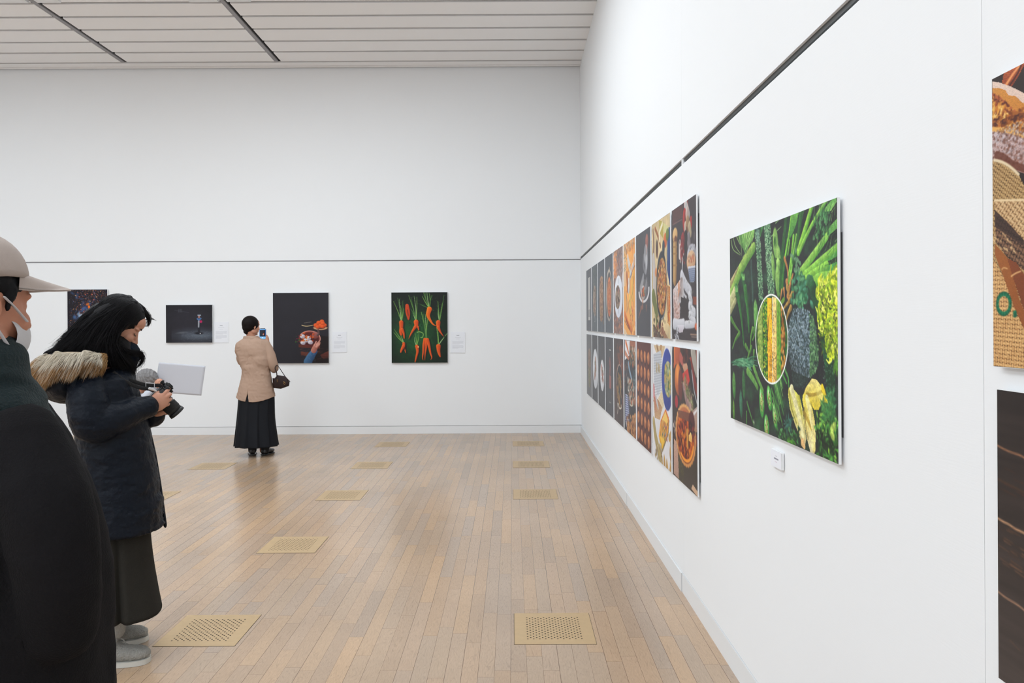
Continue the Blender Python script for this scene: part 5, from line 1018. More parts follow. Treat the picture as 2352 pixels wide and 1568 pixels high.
def strands(name, curves, r0, m, parent, seg=4, colors=None, tip=0.15, flat=1.0):
    """many thin tapering hairs as one mesh; curves: list of (k,3) arrays"""
    V, F, Cc = [], [], []; base = 0
    for ci, P in enumerate(curves):
        P = np.asarray(P, float); n = len(P); T = np.gradient(P, axis=0); T /= np.linalg.norm(T, axis=1)[:, None] + 1e-9
        u = np.cross(T, (0.3, -0.2, 0.93)); u /= np.linalg.norm(u, axis=1)[:, None] + 1e-9; v = np.cross(T, u)
        r = (r0[ci] if hasattr(r0, '__len__') else r0) * np.minimum(1, (1 - np.linspace(0, 1, n)) * 2.2 + tip)
        A = np.linspace(0, 2 * math.pi, seg, endpoint=False)
        ring = P[:, None, :] + r[:, None, None] * (np.cos(A)[None, :, None] * u[:, None, :] + np.sin(A)[None, :, None] * v[:, None, :] * flat)
        V.append(ring.reshape(-1, 3)); i = np.arange(n - 1)[:, None] * seg + np.arange(seg)[None, :]; j = np.arange(n - 1)[:, None] * seg + (np.arange(seg)[None, :] + 1) % seg
        F.append(np.stack([i, j, j + seg, i + seg], -1).reshape(-1, 4) + base); base += n * seg
        if colors is not None:
            c = np.asarray(colors[ci], float)
            if c.ndim == 1: c = np.repeat(c[None], n, 0)
            Cc.append(np.repeat(c, seg, 0))
    V = np.concatenate(V); F = np.concatenate(F)
    me = bpy.data.meshes.new(name); me.vertices.add(len(V)); me.vertices.foreach_set('co', V.reshape(-1).astype(np.float32))
    me.loops.add(F.size); me.loops.foreach_set('vertex_index', F.reshape(-1).astype(np.int32)); me.polygons.add(len(F)); me.polygons.foreach_set('loop_start', (np.arange(len(F)) * 4).astype(np.int32)); me.update(calc_edges=True)
    if colors is not None:
        ca = me.color_attributes.new('ink', 'FLOAT_COLOR', 'POINT'); C4 = np.concatenate([np.concatenate(Cc), np.ones((len(V), 1))], 1); ca.data.foreach_set('color', C4.reshape(-1).astype(np.float32))
    return link(name, me, m, parent, True)
def basis(F, U):
    """columns: forward, side (towards the right hand), up"""
    F = F.normalized(); U = (U - F * U.dot(F)).normalized(); S = F.cross(U)
    return Matrix((F, S, U)).transposed()
def head(bm, c, B, sc_=1.0, mouth=True):
    """face looks along B's first column"""
    def p(x, y, z): return Vector(c) + B @ (Vector((x, y, z)) * sc_)
    def e(x, y, z, a, b, d, seg=20): blob(bm, p(x, y, z), (a * sc_, b * sc_, d * sc_), B, seg)
    e(-.012, 0, .028, .096, .076, .088, 28); e(.03, 0, -.01, .062, .062, .075, 24); e(.038, 0, -.05, .048, .05, .05)
    e(.066, 0, -.093, .022, .024, .018); e(.045, 0, .045, .048, .06, .045)
    limb(bm, [p(.083, 0, .012), p(.096, 0, -.012), p(.107, 0, -.030)], [.0065 * sc_, .008 * sc_, .0105 * sc_], n=10)
    for s in (-1, 1):
        e(.096, s * .011, -.034, .010, .0075, .0075, 10); e(.064, s * .034, -.028, .026, .024, .026); e(.072, s * .028, .024, .017, .026, .009); e(.069, s * .031, .004, .014, .016, .0115, 12)
        e(-.006, s * .078, -.012, .016, .007, .030, 12); e(.002, s * .05, -.062, .04, .02, .03)
    if mouth: e(.090, 0, -.056, .010, .022, .0065, 12); e(.086, 0, -.068, .011, .019, .007, 12)
    return p
def hand(bm, wrist, palm_c, nrm, fingers, thumb, r=.0085):
    """palm + five separate bent fingers given as world points"""
    d = (palm_c - wrist).normalized(); N = (nrm - d * nrm.dot(d)).normalized(); B = Matrix((d, d.cross(N), N)).transposed()
    blob(bm, palm_c, (.050, .040, .017), B, 18); limb(bm, [wrist - d * .05, wrist, wrist * .5 + palm_c * .5], [.026, .024, .026], n=14, flat=.8, updir=N)
    for i, f in enumerate(fingers):
        k = (1.0, 1.03, .98, .86)[i % 4]; limb(bm, [Vector(q) for q in f], [r * 1.12 * k] + [r * k] * (len(f) - 2) + [r * .78 * k], n=10, k=4)
    limb(bm, [Vector(q) for q in thumb], [.0135, .0115, .0095, .008][:len(thumb)], n=10, k=4)
def skin_mat(name, col):
    m = mat(name, col, 0.5, 0, 0.4, bump=(180, 0.05), var=(14, 0.08)); b = m.node_tree.nodes['Principled BSDF']
    b.inputs['Subsurface Weight'].default_value = 0.12; b.inputs['Subsurface Radius'].default_value = (0.6, 0.25, 0.15); b.inputs['Subsurface Scale'].default_value = 0.01; return m
M_SKIN = skin_mat('skin', rgb(190, 138, 114)); M_SKIN2 = skin_mat('skin_hand', rgb(212, 160, 134)); M_SKIN3 = skin_mat('skin_tan', rgb(186, 128, 102))
M_HAIR = mat('black_hair', (0.006, 0.0055, 0.0065), 0.5, 0, 0.12)
M_HAIRD = mat('dark_brown_hair', (0.010, 0.007, 0.0065), 0.55, 0, 0.08)
M_FURINK = print_material('fur_fibre', 0.75)
def scale_px(p, q, n): return [p + (q - p) * i / n for i in range(n + 1)]
# ------------------------------------------------------------------ the woman in the navy parka
TH = math.radians(27); WF = Vector((math.cos(TH), math.sin(TH), 0)); WS = Vector((math.sin(TH), -math.cos(TH), 0)); WU = Vector((0, 0, 1))
WA = on_floor(272, 1503)
def Gp(px, py, s=0.0):
    a, b = ab(px, py); d = Vector((a / K, 1, -b / K)); t = (s + WA.dot(WS)) / d.dot(WS); return Vector((0, 0, EYE)) + d * t
def lvl(py, back, front, half, p=2.3, s=0.0):
    A, B = Gp(back, py, s), Gp(front, py, s); c = (A + B) / 2; z = c.z; U = WF * ((B - A).dot(WF) / 2); return (c, U, WS * half, p)
P1 = thing('person', 'woman in a navy fur-hooded parka looking down at a camera in her hands', 'person', (WA.x, WA.y, 0), None)
M_PARKA = mat('navy_parka_fabric', (0.0032, 0.0060, 0.0120), 0.5, 0, 0.17, bump=(26, 0.9, 6))
M_COLLAR = mat('navy_fleece', (0.006, 0.011, 0.022), 0.9, 0, 0.2, bump=(300, 0.4))
M_SKIRT = mat('charcoal_wool', (0.028, 0.026, 0.022), 0.95, 0, 0.15, bump=(600, 0.5), var=(400, 0.35))
M_KNIT = mat('pale_knit_sneaker', rgb(176, 174, 168), 0.9, 0, 0.2, bump=(240, 1.0, 4), var=(160, 0.22))
M_SOLE = mat('white_rubber_sole', rgb(206, 204, 196), 0.7)
M_SILVER = mat('silver_metal', (0.7, 0.7, 0.72), 0.3, 0.9); M_ORANGE = mat('orange_tag', rgb(220, 90, 30), 0.6)
PIT = math.radians(38); HF = WF * math.cos(PIT) - WU * math.sin(PIT); HU = WF * math.sin(PIT) + WU * math.cos(PIT); HB = basis(HF, HU); HC = Gp(274, 743)
SIDE = 1 if (HB @ Vector((0, 1, 0))).dot(WS) > 0 else -1
# body
bm = bmesh.new(); hp = head(bm, HC, HB)
limb(bm, [hp(-.03, 0, -.05), Gp(248, 815), Gp(240, 860)], [.052, .055, .07])
limb(bm, [Gp(238, 880), Gp(245, 1000), Gp(255, 1120)], [.12, .12, .13], n=20)
for s, x0 in ((.09, 262), (-.09, 285)):
    limb(bm, [Gp(255, 1130, s), Gp(258, 1300, s), Gp(261, 1440, s)], [.085, .06, .036], n=14); 
# right hand (towards the camera) and left hand under the lens
for s in (1, -1):
    sh = Gp(205, 905, s * .17); el = Gp(214, 985, s * .21)
    limb(bm, [sh, el, Gp(330, 934, .13) if s > 0 else Gp(345, 952, -.02)], [.045, .04, .027])
wr = Gp(343, 934, .13); pc = Gp(362, 924, .125)
hand(bm, wr, pc, WS, [[Gp(370, 912, .125), Gp(381, 900, .115), Gp(387, 893, .09), Gp(384, 890, .07)],
                      [Gp(374, 917, .125), Gp(387, 908, .12), Gp(391, 905, .095), Gp(386, 903, .075)],
                      [Gp(374, 925, .12), Gp(388, 919, .115), Gp(391, 916, .09), Gp(386, 914, .07)],
                      [Gp(372, 933, .115), Gp(384, 930, .11), Gp(387, 927, .085), Gp(382, 925, .07)]],
     [Gp(352, 920, .12), Gp(357, 908, .115), Gp(368, 899, .10), Gp(377, 896, .085)])
wl, pl = Gp(352, 953, -.02), Gp(370, 946, .01)
hand(bm, wl, pl, WU * -1 + WF * .3, [[Gp(380, 944, .02), Gp(394, 938, .045), Gp(397, 926, .06)], [Gp(378, 947, .0), Gp(391, 944, .02), Gp(398, 934, .0)], [Gp(374, 949, -.015), Gp(386, 948, -.025), Gp(392, 938, -.03)], [Gp(370, 950, -.03), Gp(379, 949, -.045), Gp(384, 940, -.05)]],
     [Gp(362, 944, .02), Gp(370, 937, .035), Gp(380, 928, .045)])
me = fuse(bm, .0032, 5, name='body'); body = link('body', me, M_SKIN, P1, True)
# face details
M_LIP = mat('lips', rgb(170, 92, 84), 0.4); M_BROW = mat('eyebrow', (0.02, 0.014, 0.012), 0.8); M_LASH = mat('lash', (0.008, 0.006, 0.006), 0.6)
bm = bmesh.new()
bm.free()
for s in (-1, 1):
    bm = bmesh.new(); limb(bm, [hp(.0905, s * .012, .029), hp(.088, s * .028, .034), hp(.075, s * .047, .028)], [.0020, .0032, .0014], n=8, flat=.6); obj('eyebrow', bm, M_BROW, P1, True)
    bm = bmesh.new(); limb(bm, [hp(.086, s * .017, .001), hp(.0868, s * .029, -.005), hp(.079, s * .043, -.001), hp(.074, s * .053, .002)], [.0010, .0018, .0018, .0008], n=8); obj('eyelash', bm, M_LASH, P1, True)
bm = bmesh.new(); limb(bm, [hp(.092, -.020, -.060), hp(.101, -.006, -.056), hp(.101, .006, -.056), hp(.092, .020, -.060)], [.0015, .0042, .0042, .0015], n=10); limb(bm, [hp(.089, -.017, -.064), hp(.0965, 0, -.068), hp(.089, .017, -.064)], [.0015, .005, .0015], n=10)
obj('lips', bm, M_LIP, P1, True)
# parka
bm = bmesh.new()
loft(bm, [lvl(846, 222, 300, .10), lvl(862, 190, 306, .165), lvl(885, 166, 311, .20, 2.5), lvl(930, 165, 324, .205), lvl(990, 176, 342, .205), lvl(1050, 174, 353, .21), lvl(1120, 178, 365, .22), lvl(1185, 184, 373, .23), lvl(1208, 188, 374, .232)], n=48, k=6)
me_r = [(Gp(203, 896, .16), .075), (Gp(203, 925, .20), .078), (Gp(214, 972, .215), .078), (Gp(262, 962, .20), .066), (Gp(308, 943, .16), .053), (Gp(338, 934, .135), .045)]
limb(bm, [q[0] for q in me_r], [q[1] for q in me_r], n=22)
me_l = [(Gp(215, 896, -.16), .075), (Gp(220, 930, -.2), .075), (Gp(235, 972, -.2), .07), (Gp(290, 965, -.12), .058), (Gp(354, 954, -.02), .043)]
limb(bm, [q[0] for q in me_l], [q[1] for q in me_l], n=22)
blob(bm, Gp(150, 878, .0), (.075, .15, .085), Matrix((WF, WS, WU)).transposed())
blob(bm, Gp(132, 888, .0), (.045, .10, .06), Matrix((WF, WS, WU)).transposed())
limb(bm, [Gp(120, 858, 0), Gp(150, 845, .0), Gp(200, 845, .0)], [.06, .085, .10], n=20)
me = fuse(bm, .006, 3, name='parka')
ZH = Gp(378, 1208).z
def parka_fn(P):
    z = P[:, 2]; f = np.clip((1.30 - z) / .25, .25, 1)
    w1 = wrinkle(.012, 10, (.7, .7, 2.4), 3)(P); w2 = wrinkle(.006, 27, (.8, .8, 1.9), 8)(P)
    return (w1 + w2) * np.where(z < ZH + .03, .3, 1) * np.clip(.55 + .5 * vnoise(P, 4, 9), .25, 1) + .003
push(me, parka_fn); push(me, wrinkle(.002, 70, (1, 1, 1.5), 11)); link('parka', me, M_PARKA, P1, True)
# sleeves' cuff openings, front placket, pocket
bm = bmesh.new()
for (c, d, r) in ((Gp(339, 933.5, .135), Gp(343, 933.5, .135) - Gp(308, 943, .16), .044), (Gp(356, 953.5, -.02), Gp(357, 953.5, -.02) - Gp(300, 963, -.1), .042)):
    d.normalize(); bm = bmesh.new(); limb(bm, [c - d * .006, c + d * .006], [r, r * .96], n=24); obj('cuff', bm, M_PARKA, P1, True)
bm = bmesh.new()
limb(bm, [Gp(311, 905, .02), Gp(336, 970, .02), Gp(352, 1030, .02), Gp(366, 1110, .02), Gp(379, 1203, .02)], [.014, .016, .018, .018, .018], n=12, flat=.45, updir=WF); obj('placket', bm, M_PARKA, P1, True)
bm = bmesh.new(); limb(bm, [Gp(302, 1036, .19), Gp(300, 1052, .195)], [.007, .007], n=10); o = obj('pocket_tag', bm, M_ORANGE, P1, True); o['label'] = 'orange tag at the pocket'
bm = bmesh.new(); limb(bm, [Gp(301, 1056, .197), Gp(303, 1064, .197)], [.005, .003], n=8); o = obj('zip_pull', bm, M_SILVER, P1, True)
# high collar
bm = bmesh.new(); limb(bm, [Gp(250, 866), Gp(264, 845), Gp(280, 824), Gp(290, 812)], [.098, .085, .070, .060], n=28)
me = fuse(bm, .006, 2, name='collar'); push(me, wrinkle(.006, 14, (1, 1, 2), 21)); link('collar', me, M_COLLAR, P1, True)
# fur trim on the hood
random.seed(4); rs = np.random.RandomState(4)
loop = [Gp(98, 862, -.02), Gp(94, 862, .07), Gp(103, 842, .14), Gp(133, 829, .185), Gp(170, 824, .195), Gp(205, 823, .185), Gp(236, 828, .165)]
loopf = [Gp(104, 852, -.02), Gp(104, 848, -.1), Gp(130, 835, -.16), Gp(180, 828, -.18), Gp(230, 828, -.16)]
bm = bmesh.new(); limb(bm, loop, [.028, .030, .032, .034, .030, .022, .008], n=16); limb(bm, loopf, [.026, .028, .03, .03, .02], n=16)
M_FUR = mat('fur_base', rgb(190, 172, 148), 0.95, bump=(200, 1.0)); base = obj('fur_trim', bm, M_FUR, P1, True)
curves, cols, rad = [], [], []
LP = crom([tuple(v) for v in loop], 12); LF = crom([tuple(v) for v in loopf], 10)
for L, cnt in ((LP, 15000), (LF, 3000)):
    T = np.gradient(L, axis=0)
    for _ in range(cnt):
        i = rs.randint(len(L)); c = L[i]; t = T[i] / np.linalg.norm(T[i]); q = rs.normal(size=3); q -= t * (q @ t); q /= np.linalg.norm(q)
        c = c + t * rs.uniform(-.01, .01); fr = i / len(L); cl = np.array([vnoise(c[None] + q * .02, 34, 70 + w)[0] for w in range(3)])
        ln = rs.uniform(.028, .062) * (.75 if fr > .85 else 1); g = np.array((0, 0, -1.0)); side = np.array(WS) * .35 - np.array(WF) * .45
        p0 = c + q * .024; d0 = q * .55 + side * .6 + g * .15 + cl * .5; P = [p0, p0 + d0 * ln * .4 + g * ln * .06, p0 + d0 * ln * .7 + (g * .8 + side) * ln * .25, p0 + d0 * ln * .85 + (g * 1.0 + side) * ln * .6]
        curves.append(crom(P, 2))
        n1 = vnoise(c[None] , 22, 3)[0]; low = q[2] < -.1
        if fr < .12 and L is LP: cc = np.array(rgb(60, 48, 40)) if rs.rand() < .6 else np.array(rgb(180, 160, 130))
        elif n1 > .35 or (low and rs.rand() < .45): cc = np.array(rgb(176, 138, 92))
        elif rs.rand() < .08: cc = np.array(rgb(96, 76, 58))
        else: cc = np.array(rgb(232, 222, 204))
        tipc = np.array(rgb(176, 132, 84)) if low and rs.rand() < .6 else cc
        w = np.linspace(0, 1, 7)[:, None]; cols.append(cc * (1 - w) + tipc * w); rad.append(rs.uniform(.0004, .0008))
fo = strands('fur', curves, rad, M_FURINK, base, 3, cols, tip=.02)
# skirt
zs = Gp(370, 1394).z
def pleat(a, t): return 1 + .02 * t * math.sin(5 * a + .6) - .15 * (.4 + .6 * t) * math.exp(-((a - 1.62) / .07) ** 2) + .03 * math.exp(-((a - 1.42) / .10) ** 2) - .10 * t * math.exp(-((a - 2.5) / .08) ** 2)
bm = bmesh.new(); loft(bm, [lvl(1190, 200, 345, .17, 2.4), lvl(1250, 200, 348, .19, 2.6), lvl(1320, 196, 357, .21, 3.0), lvl(1394, 190, 370, .235, 3.4)], n=120, k=6, fn=pleat)
obj('skirt', bm, M_SKIRT, P1, True)
# shoes: toe to the right
def sneaker(toe, heel_back, width, nm_lab):
    d = (toe - heel_back); d.z = 0; L = d.length; d.normalize(); sd = Vector((d.y, -d.x, 0)); up = Vector((0, 0, 1)); o = heel_back.copy(); o.z = 0
    def r(x, hw, h, z0=.018): return (o + d * (x * L) + up * (z0 + h / 2), sd * hw, up * (h / 2), 2.4)
    bm = bmesh.new(); loft(bm, [r(.02, .014, .06), r(.06, .034, .11), r(.2, .040, .135), r(.33, .040, .118), r(.45, .040, .082), r(.6, .045, .064), r(.78, .046, .052), r(.92, .036, .042), r(.985, .014, .026)], n=28, k=4)
    me = fuse(bm, .004, 3, name='shoe'); push(me, lambda P: .0026 * vnoise(P, 110, 5) + .0016 * vnoise(P, 240, 6)); shoe = link('shoe', me, M_KNIT, P1, True)
    bm = bmesh.new()
    def q(x, hw): return [o + d * (x * L) + sd * hw, o + d * (x * L) - sd * hw]
    P = crom([[x, w] for x, w in ((0, .022), (.05, .034), (.2, .040), (.45, .041), (.65, .049), (.82, .049), (.94, .038), (1.0, .014))], 4)
    loopp = [o + d * (x * L) + sd * w for x, w in P] + [o + d * (x * L) - sd * w for x, w in P[::-1]]
    for z in (0, 1):
        pass
    lo = [bm.verts.new(v + up * .001) for v in loopp]; hi = [bm.verts.new(v + up * .022 + (o + d * .5 * L - v) * .015) for v in loopp]; n = len(lo)
    for i in range(n): bm.faces.new((lo[i], lo[(i + 1) % n], hi[(i + 1) % n], hi[i]))
    bm.faces.new(lo[::-1]); bm.faces.new(hi); obj('sole', bm, M_SOLE, shoe)
    bm = bmesh.new()
    for k in range(4):
        x = .40 + .07 * k; h = .018 + (.088 - .034 * k * .33) * 1.0 - .004; a = o + d * (x * L)
        limb(bm, [a + sd * .022 + up * (h - .014), a + up * (h + .002), a - sd * .022 + up * (h - .014)], [.0026, .003, .0026], n=8)
    a = o + d * (.38 * L) + up * .112
    limb(bm, [a, a + sd * .02 + d * .02 + up * .004, a + sd * .035 - up * .02 + d * .005], [.0022, .0026, .0018], n=8); limb(bm, [a, a + d * .035 + up * .001, a + d * .055 - up * .02 + sd * .01], [.0022, .0026, .0018], n=8); limb(bm, [a, a - sd * .02 + up * .006, a - sd * .03 - up * .012], [.0022, .0026, .0018], n=8)
    obj('laces', bm, M_KNIT, shoe, True)
for s in (.09, -.09):
    bm = bmesh.new(); limb(bm, [Gp(261, 1385, s), Gp(261, 1446, s)], [.060, .048], n=20); obj('sock', bm, M_KNIT, P1, True)
def fl(px, py): return on_floor(px, py)
sneaker(fl(347, 1516), fl(347, 1516) - Vector((.236, .075, 0)), .1, ''); sneaker(fl(342, 1466), fl(342, 1466) - Vector((.226, .115, 0)), .1, '')
# hair: a soft mass under several hundred locks
GD = [[(288, 690, .0), (242, 705, .03), (198, 740, .05), (162, 774, .06), (130, 800, .05), (102, 812, .04)],
      [(288, 692, .03), (246, 712, .07), (203, 744, .095), (170, 783, .11), (146, 802, .11)],
      [(298, 696, .04), (260, 719, .085), (223, 754, .11), (198, 788, .13), (184, 806, .14)],
      [(308, 697, .04), (272, 724, .088), (243, 764, .115), (230, 798, .13), (228, 832, .13)],
      [(318, 708, .03), (283, 733, .085), (256, 765, .105), (254, 800, .115), (272, 838, .11), (296, 862, .09)],
      [(326, 716, .03), (290, 742, .088), (263, 768, .10), (262, 796, .105), (286, 822, .10), (306, 846, .08), (305, 862, .07)],
      [(322, 712, .03), (286, 738, .088), (262, 766, .10), (266, 792, .10), (296, 808, .085), (322, 812, .06), (326, 830, .05), (312, 846, .04)]]
GM = [[(288, 690, 0), (242, 706, -.03), (200, 731, -.05), (172, 774, -.06), (150, 800, -.06)], [(296, 686, -.04), (258, 713, -.085), (225, 754, -.1), (205, 790, -.11)], [(312, 700, -.04), (280, 728, -.088), (262, 768, -.1), (265, 810, -.1), (285, 850, -.08)],
      [(306, 690, .0), (326, 706, -.01), (339, 724, -.02), (342, 738, -.03), (336, 750, -.035)]]
bm = bmesh.new()
def hr(L, r0): limb(bm, [Gp(*q) for q in L], [r0 * (.55 if i == 0 else 1 - .75 * (i / (len(L) - 1)) ** 1.5) for i in range(len(L))], n=14)
blob(bm, hp(-.020, 0, .032), (.101, .085, .091), HB, 26)
for L, r0 in zip(GD, (.032, .034, .034, .033, .028, .021, .018)): hr([(x, y, s * .78) for x, y, s in L], r0)
for L, r0 in zip(GM, (.038, .034, .028, .012)): hr([(x, y, s * .85) for x, y, s in L], r0)
limb(bm, [Gp(262, 800, .02), Gp(262, 830, .02), Gp(280, 856, .03)], [.075, .075, .05], n=20); limb(bm, [Gp(235, 780, .0), Gp(215, 800, .0)], [.09, .08], n=20)
me = fuse(bm, .005, 9, name='hair'); push(me, lambda P: .0012 * vnoise(P @ np.array([[1, 0, .6], [0, 1, 0], [.6, 0, 1]]), 90, 2)); hair = link('hair', me, M_HAIR, P1, True)
curves, rad = [], []
for L in ([(296, 683, .01), (252, 699, .0), (206, 733, .0), (168, 772, .0), (140, 802, .02)], [(296, 684, -.01), (255, 700, -.04), (214, 734, -.06), (184, 772, -.06), (160, 800, -.05)], [(294, 682, .03), (250, 698, .04), (203, 731, .06), (165, 771, .07), (136, 802, .07)]):
    Pm = np.array([tuple(Gp(*q)) for q in L])
    for _ in range(520): curves.append(crom(Pm + rs.normal(size=3) * .013 * np.linspace(.5, 1, len(L))[:, None] + rs.normal(size=(len(L), 3)) * .003, 5)); rad.append(rs.uniform(.0005, .0011))
for gi, L in enumerate(GD + GM):
    Pm = np.array([tuple(Gp(*q)) for q in L]); NN = len(L); cnt = (650, 650, 650, 650, 560, 240, 180, 400, 240, 160, 90)[gi]
    nxt = GD[min(gi + 1, len(GD) - 1)] if gi < len(GD) else L; Pn = np.array([tuple(Gp(*q)) for q in nxt]); tt = np.linspace(0, 1, NN); t2 = np.linspace(0, 1, len(Pn)); Pn = np.stack([np.interp(tt, t2, Pn[:, k]) for k in range(3)], 1)
    for _ in range(cnt):
        f = rs.rand() if gi < 5 else 0; Q = Pm * (1 - f) + Pn * f; spread = (.010, .016, .018, .018, .016, .008, .006, .012, .012, .01, .005)[gi]
        off = rs.normal(size=3) * spread; wv = rs.normal(size=(NN, 3)) * .004; ramp = np.linspace(.35, 1, NN)[:, None]; Q = Q + off * ramp + wv
        k = rs.uniform(.82, 1.0); m_ = max(3, int(round(k * NN))); C = crom(Q, 5); C = C[:int(len(C) * k)]
        curves.append(C); rad.append(rs.uniform(.0005, .0011))
CAPE = np.array((.1035, .0885, .094)); CC0 = np.array((-.020, 0, .032)); HBn = np.array(HB); wfl, wul, wsl = [HBn.T @ np.array(v) for v in (WF, WU, WS)]
for _ in range(2600):
    x = rs.uniform(-.07, .088); sgn = 1 if rs.rand() < .7 else -1; pth = []; y = SIDE * sgn * abs(rs.normal(0, .012)) + SIDE * .006; q = np.array((x / CAPE[0], y / CAPE[1], 0)); r2 = q[0] ** 2 + q[1] ** 2
    if r2 > .96: continue
    q[2] = math.sqrt(1 - r2); fr_ = np.clip((x + .02) / .1, 0, 1); tgt = -wfl * (1.0 - .25 * fr_) - wul * .75 + wsl * sgn * (.35 + 1.1 * fr_) + rs.normal(size=3) * .12; tgt /= np.linalg.norm(tgt); stop = rs.randint(9, 15)
    for st_ in range(stop):
        pth.append(tuple(hp(*(CC0 + q * CAPE)))); w_ = q * CAPE + tgt * .0125; q = w_ / CAPE; q /= np.linalg.norm(q) / rs.uniform(.995, 1.008)
    curves.append(np.array(pth)); rad.append(rs.uniform(.0005, .0011))
for q in ([(338, 728, -.02), (348, 731, -.02), (359, 737, -.02)], [(340, 735, -.02), (348, 733, -.03), (356, 735, -.03)], [(335, 752, -.03), (341, 747, -.03), (345, 741, -.03)], [(322, 812, .05), (331, 818, .05), (327, 832, .05), (316, 842, .05)], [(318, 806, .05), (329, 812, .06), (329, 828, .06), (314, 840, .06)]):
    for _ in range(4): curves.append(crom([np.array(Gp(*w)) + rs.normal(size=3) * .002 for w in q], 5)); rad.append(.0007)
HCn = np.array(HC)
for ci in range(len(curves)):
    C = np.array(curves[ci], float); q = ((C - HCn) @ HBn - CC0) / CAPE; mlen = np.linalg.norm(q, axis=1) + 1e-9
    w = np.clip(1 - np.arange(len(C)) / (.45 * len(C)), 0, 1) * (mlen > 1.0) * (mlen < 1.6); k_ = (1 - w) + w * (1.0 + .02 * rs.rand()) / mlen; q = q * k_[:, None]; curves[ci] = HCn + (q * CAPE + CC0) @ HBn.T
strands('locks', curves, rad, M_HAIR, hair, 5)

# the camera she holds, its own thing
CL = WF * .67 - WU * .74; CU = WF * .74 + WU * .67; CB = Matrix((CL, WS, CU)).transposed(); CC = Gp(366, 906, .055)
M_CAM = mat('black_camera_body', (0.012, 0.013, 0.014), 0.45, 0, 0.5, bump=(500, 0.3)); M_CAMR = mat('camera_rubber', (0.008, 0.008, 0.009), 0.75, bump=(300, .5)); M_GLASS = mat('lens_glass', rgb(120, 84, 66), 0.12, 0.0, 0.8)
camt = thing('photo_camera', 'black camera with a lens, held in the hands of the woman in the parka', 'camera', CC)
def cbox(bm, x0, x1, y0, y1, z0, z1, bev=.004):
    t = bmesh.new(); box(t, x0, x1, y0, y1, z0, z1); bmesh.ops.bevel(t, geom=list(t.edges), offset=bev, segments=2, affect='EDGES'); me = bpy.data.meshes.new('t'); t.transform(Matrix.Translation(CC) @ CB.to_4x4()); t.to_mesh(me); t.free(); bm.from_mesh(me); bpy.data.meshes.remove(me)
def cyl(bm, x0, x1, y, z, r0, r1, n=32):
    R = []
    for x, r in ((x0, r0 * .9), (x0 + .001, r0), (x1 - .001, r1), (x1, r1 * .92)): R.append([CC + CB @ Vector((x, y + r * math.cos(a), z + r * math.sin(a))) for a in np.linspace(0, 2 * math.pi, n, endpoint=False)])
    rings_to(bm, R)
bm = bmesh.new(); cbox(bm, -.022, .022, -.066, .060, -.044, .036, .006); cbox(bm, -.016, .034, .030, .066, -.044, .030, .008); obj('camera_body', bm, M_CAM, camt, True)
bm = bmesh.new(); cbox(bm, -.030, .030, -.028, .020, .030, .062, .010); cbox(bm, -.040, -.028, -.016, .010, .036, .058, .004); cbox(bm, -.012, .014, -.014, .008, .060, .067, .002); obj('viewfinder_hump', bm, M_CAM, camt, True)
bm = bmesh.new(); R = CC + CB @ Vector((0, .045, .036)); limb(bm, [R, R + CU * .008], [.010, .010], n=18); obj('shutter_dial', bm, M_CAMR, camt, True); bm = bmesh.new(); R = CC + CB @ Vector((0, -.045, .036)); limb(bm, [R, R + CU * .007], [.013, .013], n=18); obj('mode_dial', bm, M_CAMR, camt, True)
bm = bmesh.new(); cyl(bm, .020, .052, -.004, -.004, .033, .034); cyl(bm, .052, .104, -.004, -.004, .0315, .0335); cyl(bm, .104, .120, -.004, -.004, .036, .037); ln = obj('lens', bm, M_CAM, camt, True)
bm = bmesh.new(); cyl(bm, .058, .092, -.004, -.004, .0345, .0345, 48); obj('focus_ring', bm, M_CAMR, ln)
bm = bmesh.new(); cyl(bm, .1195, .1212, -.004, -.004, .031, .031); obj('front_glass', bm, M_GLASS, ln, True)
bm = bmesh.new(); cbox(bm, -.0235, -.021, -.045, .025, -.034, .022, .001); obj('screen', bm, mat('camera_screen', (.02, .022, .03), .15), camt)
bm = bmesh.new()
s1 = [Gp(262, 852, .11), Gp(282, 864, .13), Gp(307, 875.5, .125), Gp(335, 884, .11), Gp(352, 885, .10), Gp(367, 885, .085), Gp(375, 892, .075)]
s2 = [Gp(262, 856, .14), Gp(282, 872, .16), Gp(307, 885, .14), Gp(326, 891, .13), Gp(344, 893, .125), Gp(352, 897, .12)]
for s_ in (s1, s2): limb(bm, s_, [.0085] * len(s_), n=12, flat=.28, updir=WS)
st = obj('neck_strap', bm, M_CAMR, camt, True)
bm = bmesh.new()
for x in (335, 354.5): limb(bm, [Gp(x, 879, .112), Gp(x, 890, .112)], [.0016, .0016], n=8)
limb(bm, [Gp(335, 879, .113), Gp(354, 880, .106)], [.0012, .0012], n=8); limb(bm, [Gp(335, 890, .113), Gp(354, 890.5, .106)], [.0012, .0012], n=8)
limb(bm, [Gp(344, 892.5, .128), Gp(351, 894.5, .123), Gp(359, 898, .118)], [.0075, .006, .003], n=10, flat=.4, updir=WS); o = obj('buckle', bm, M_SILVER, st, True); o['label'] = 'silver strap buckle'
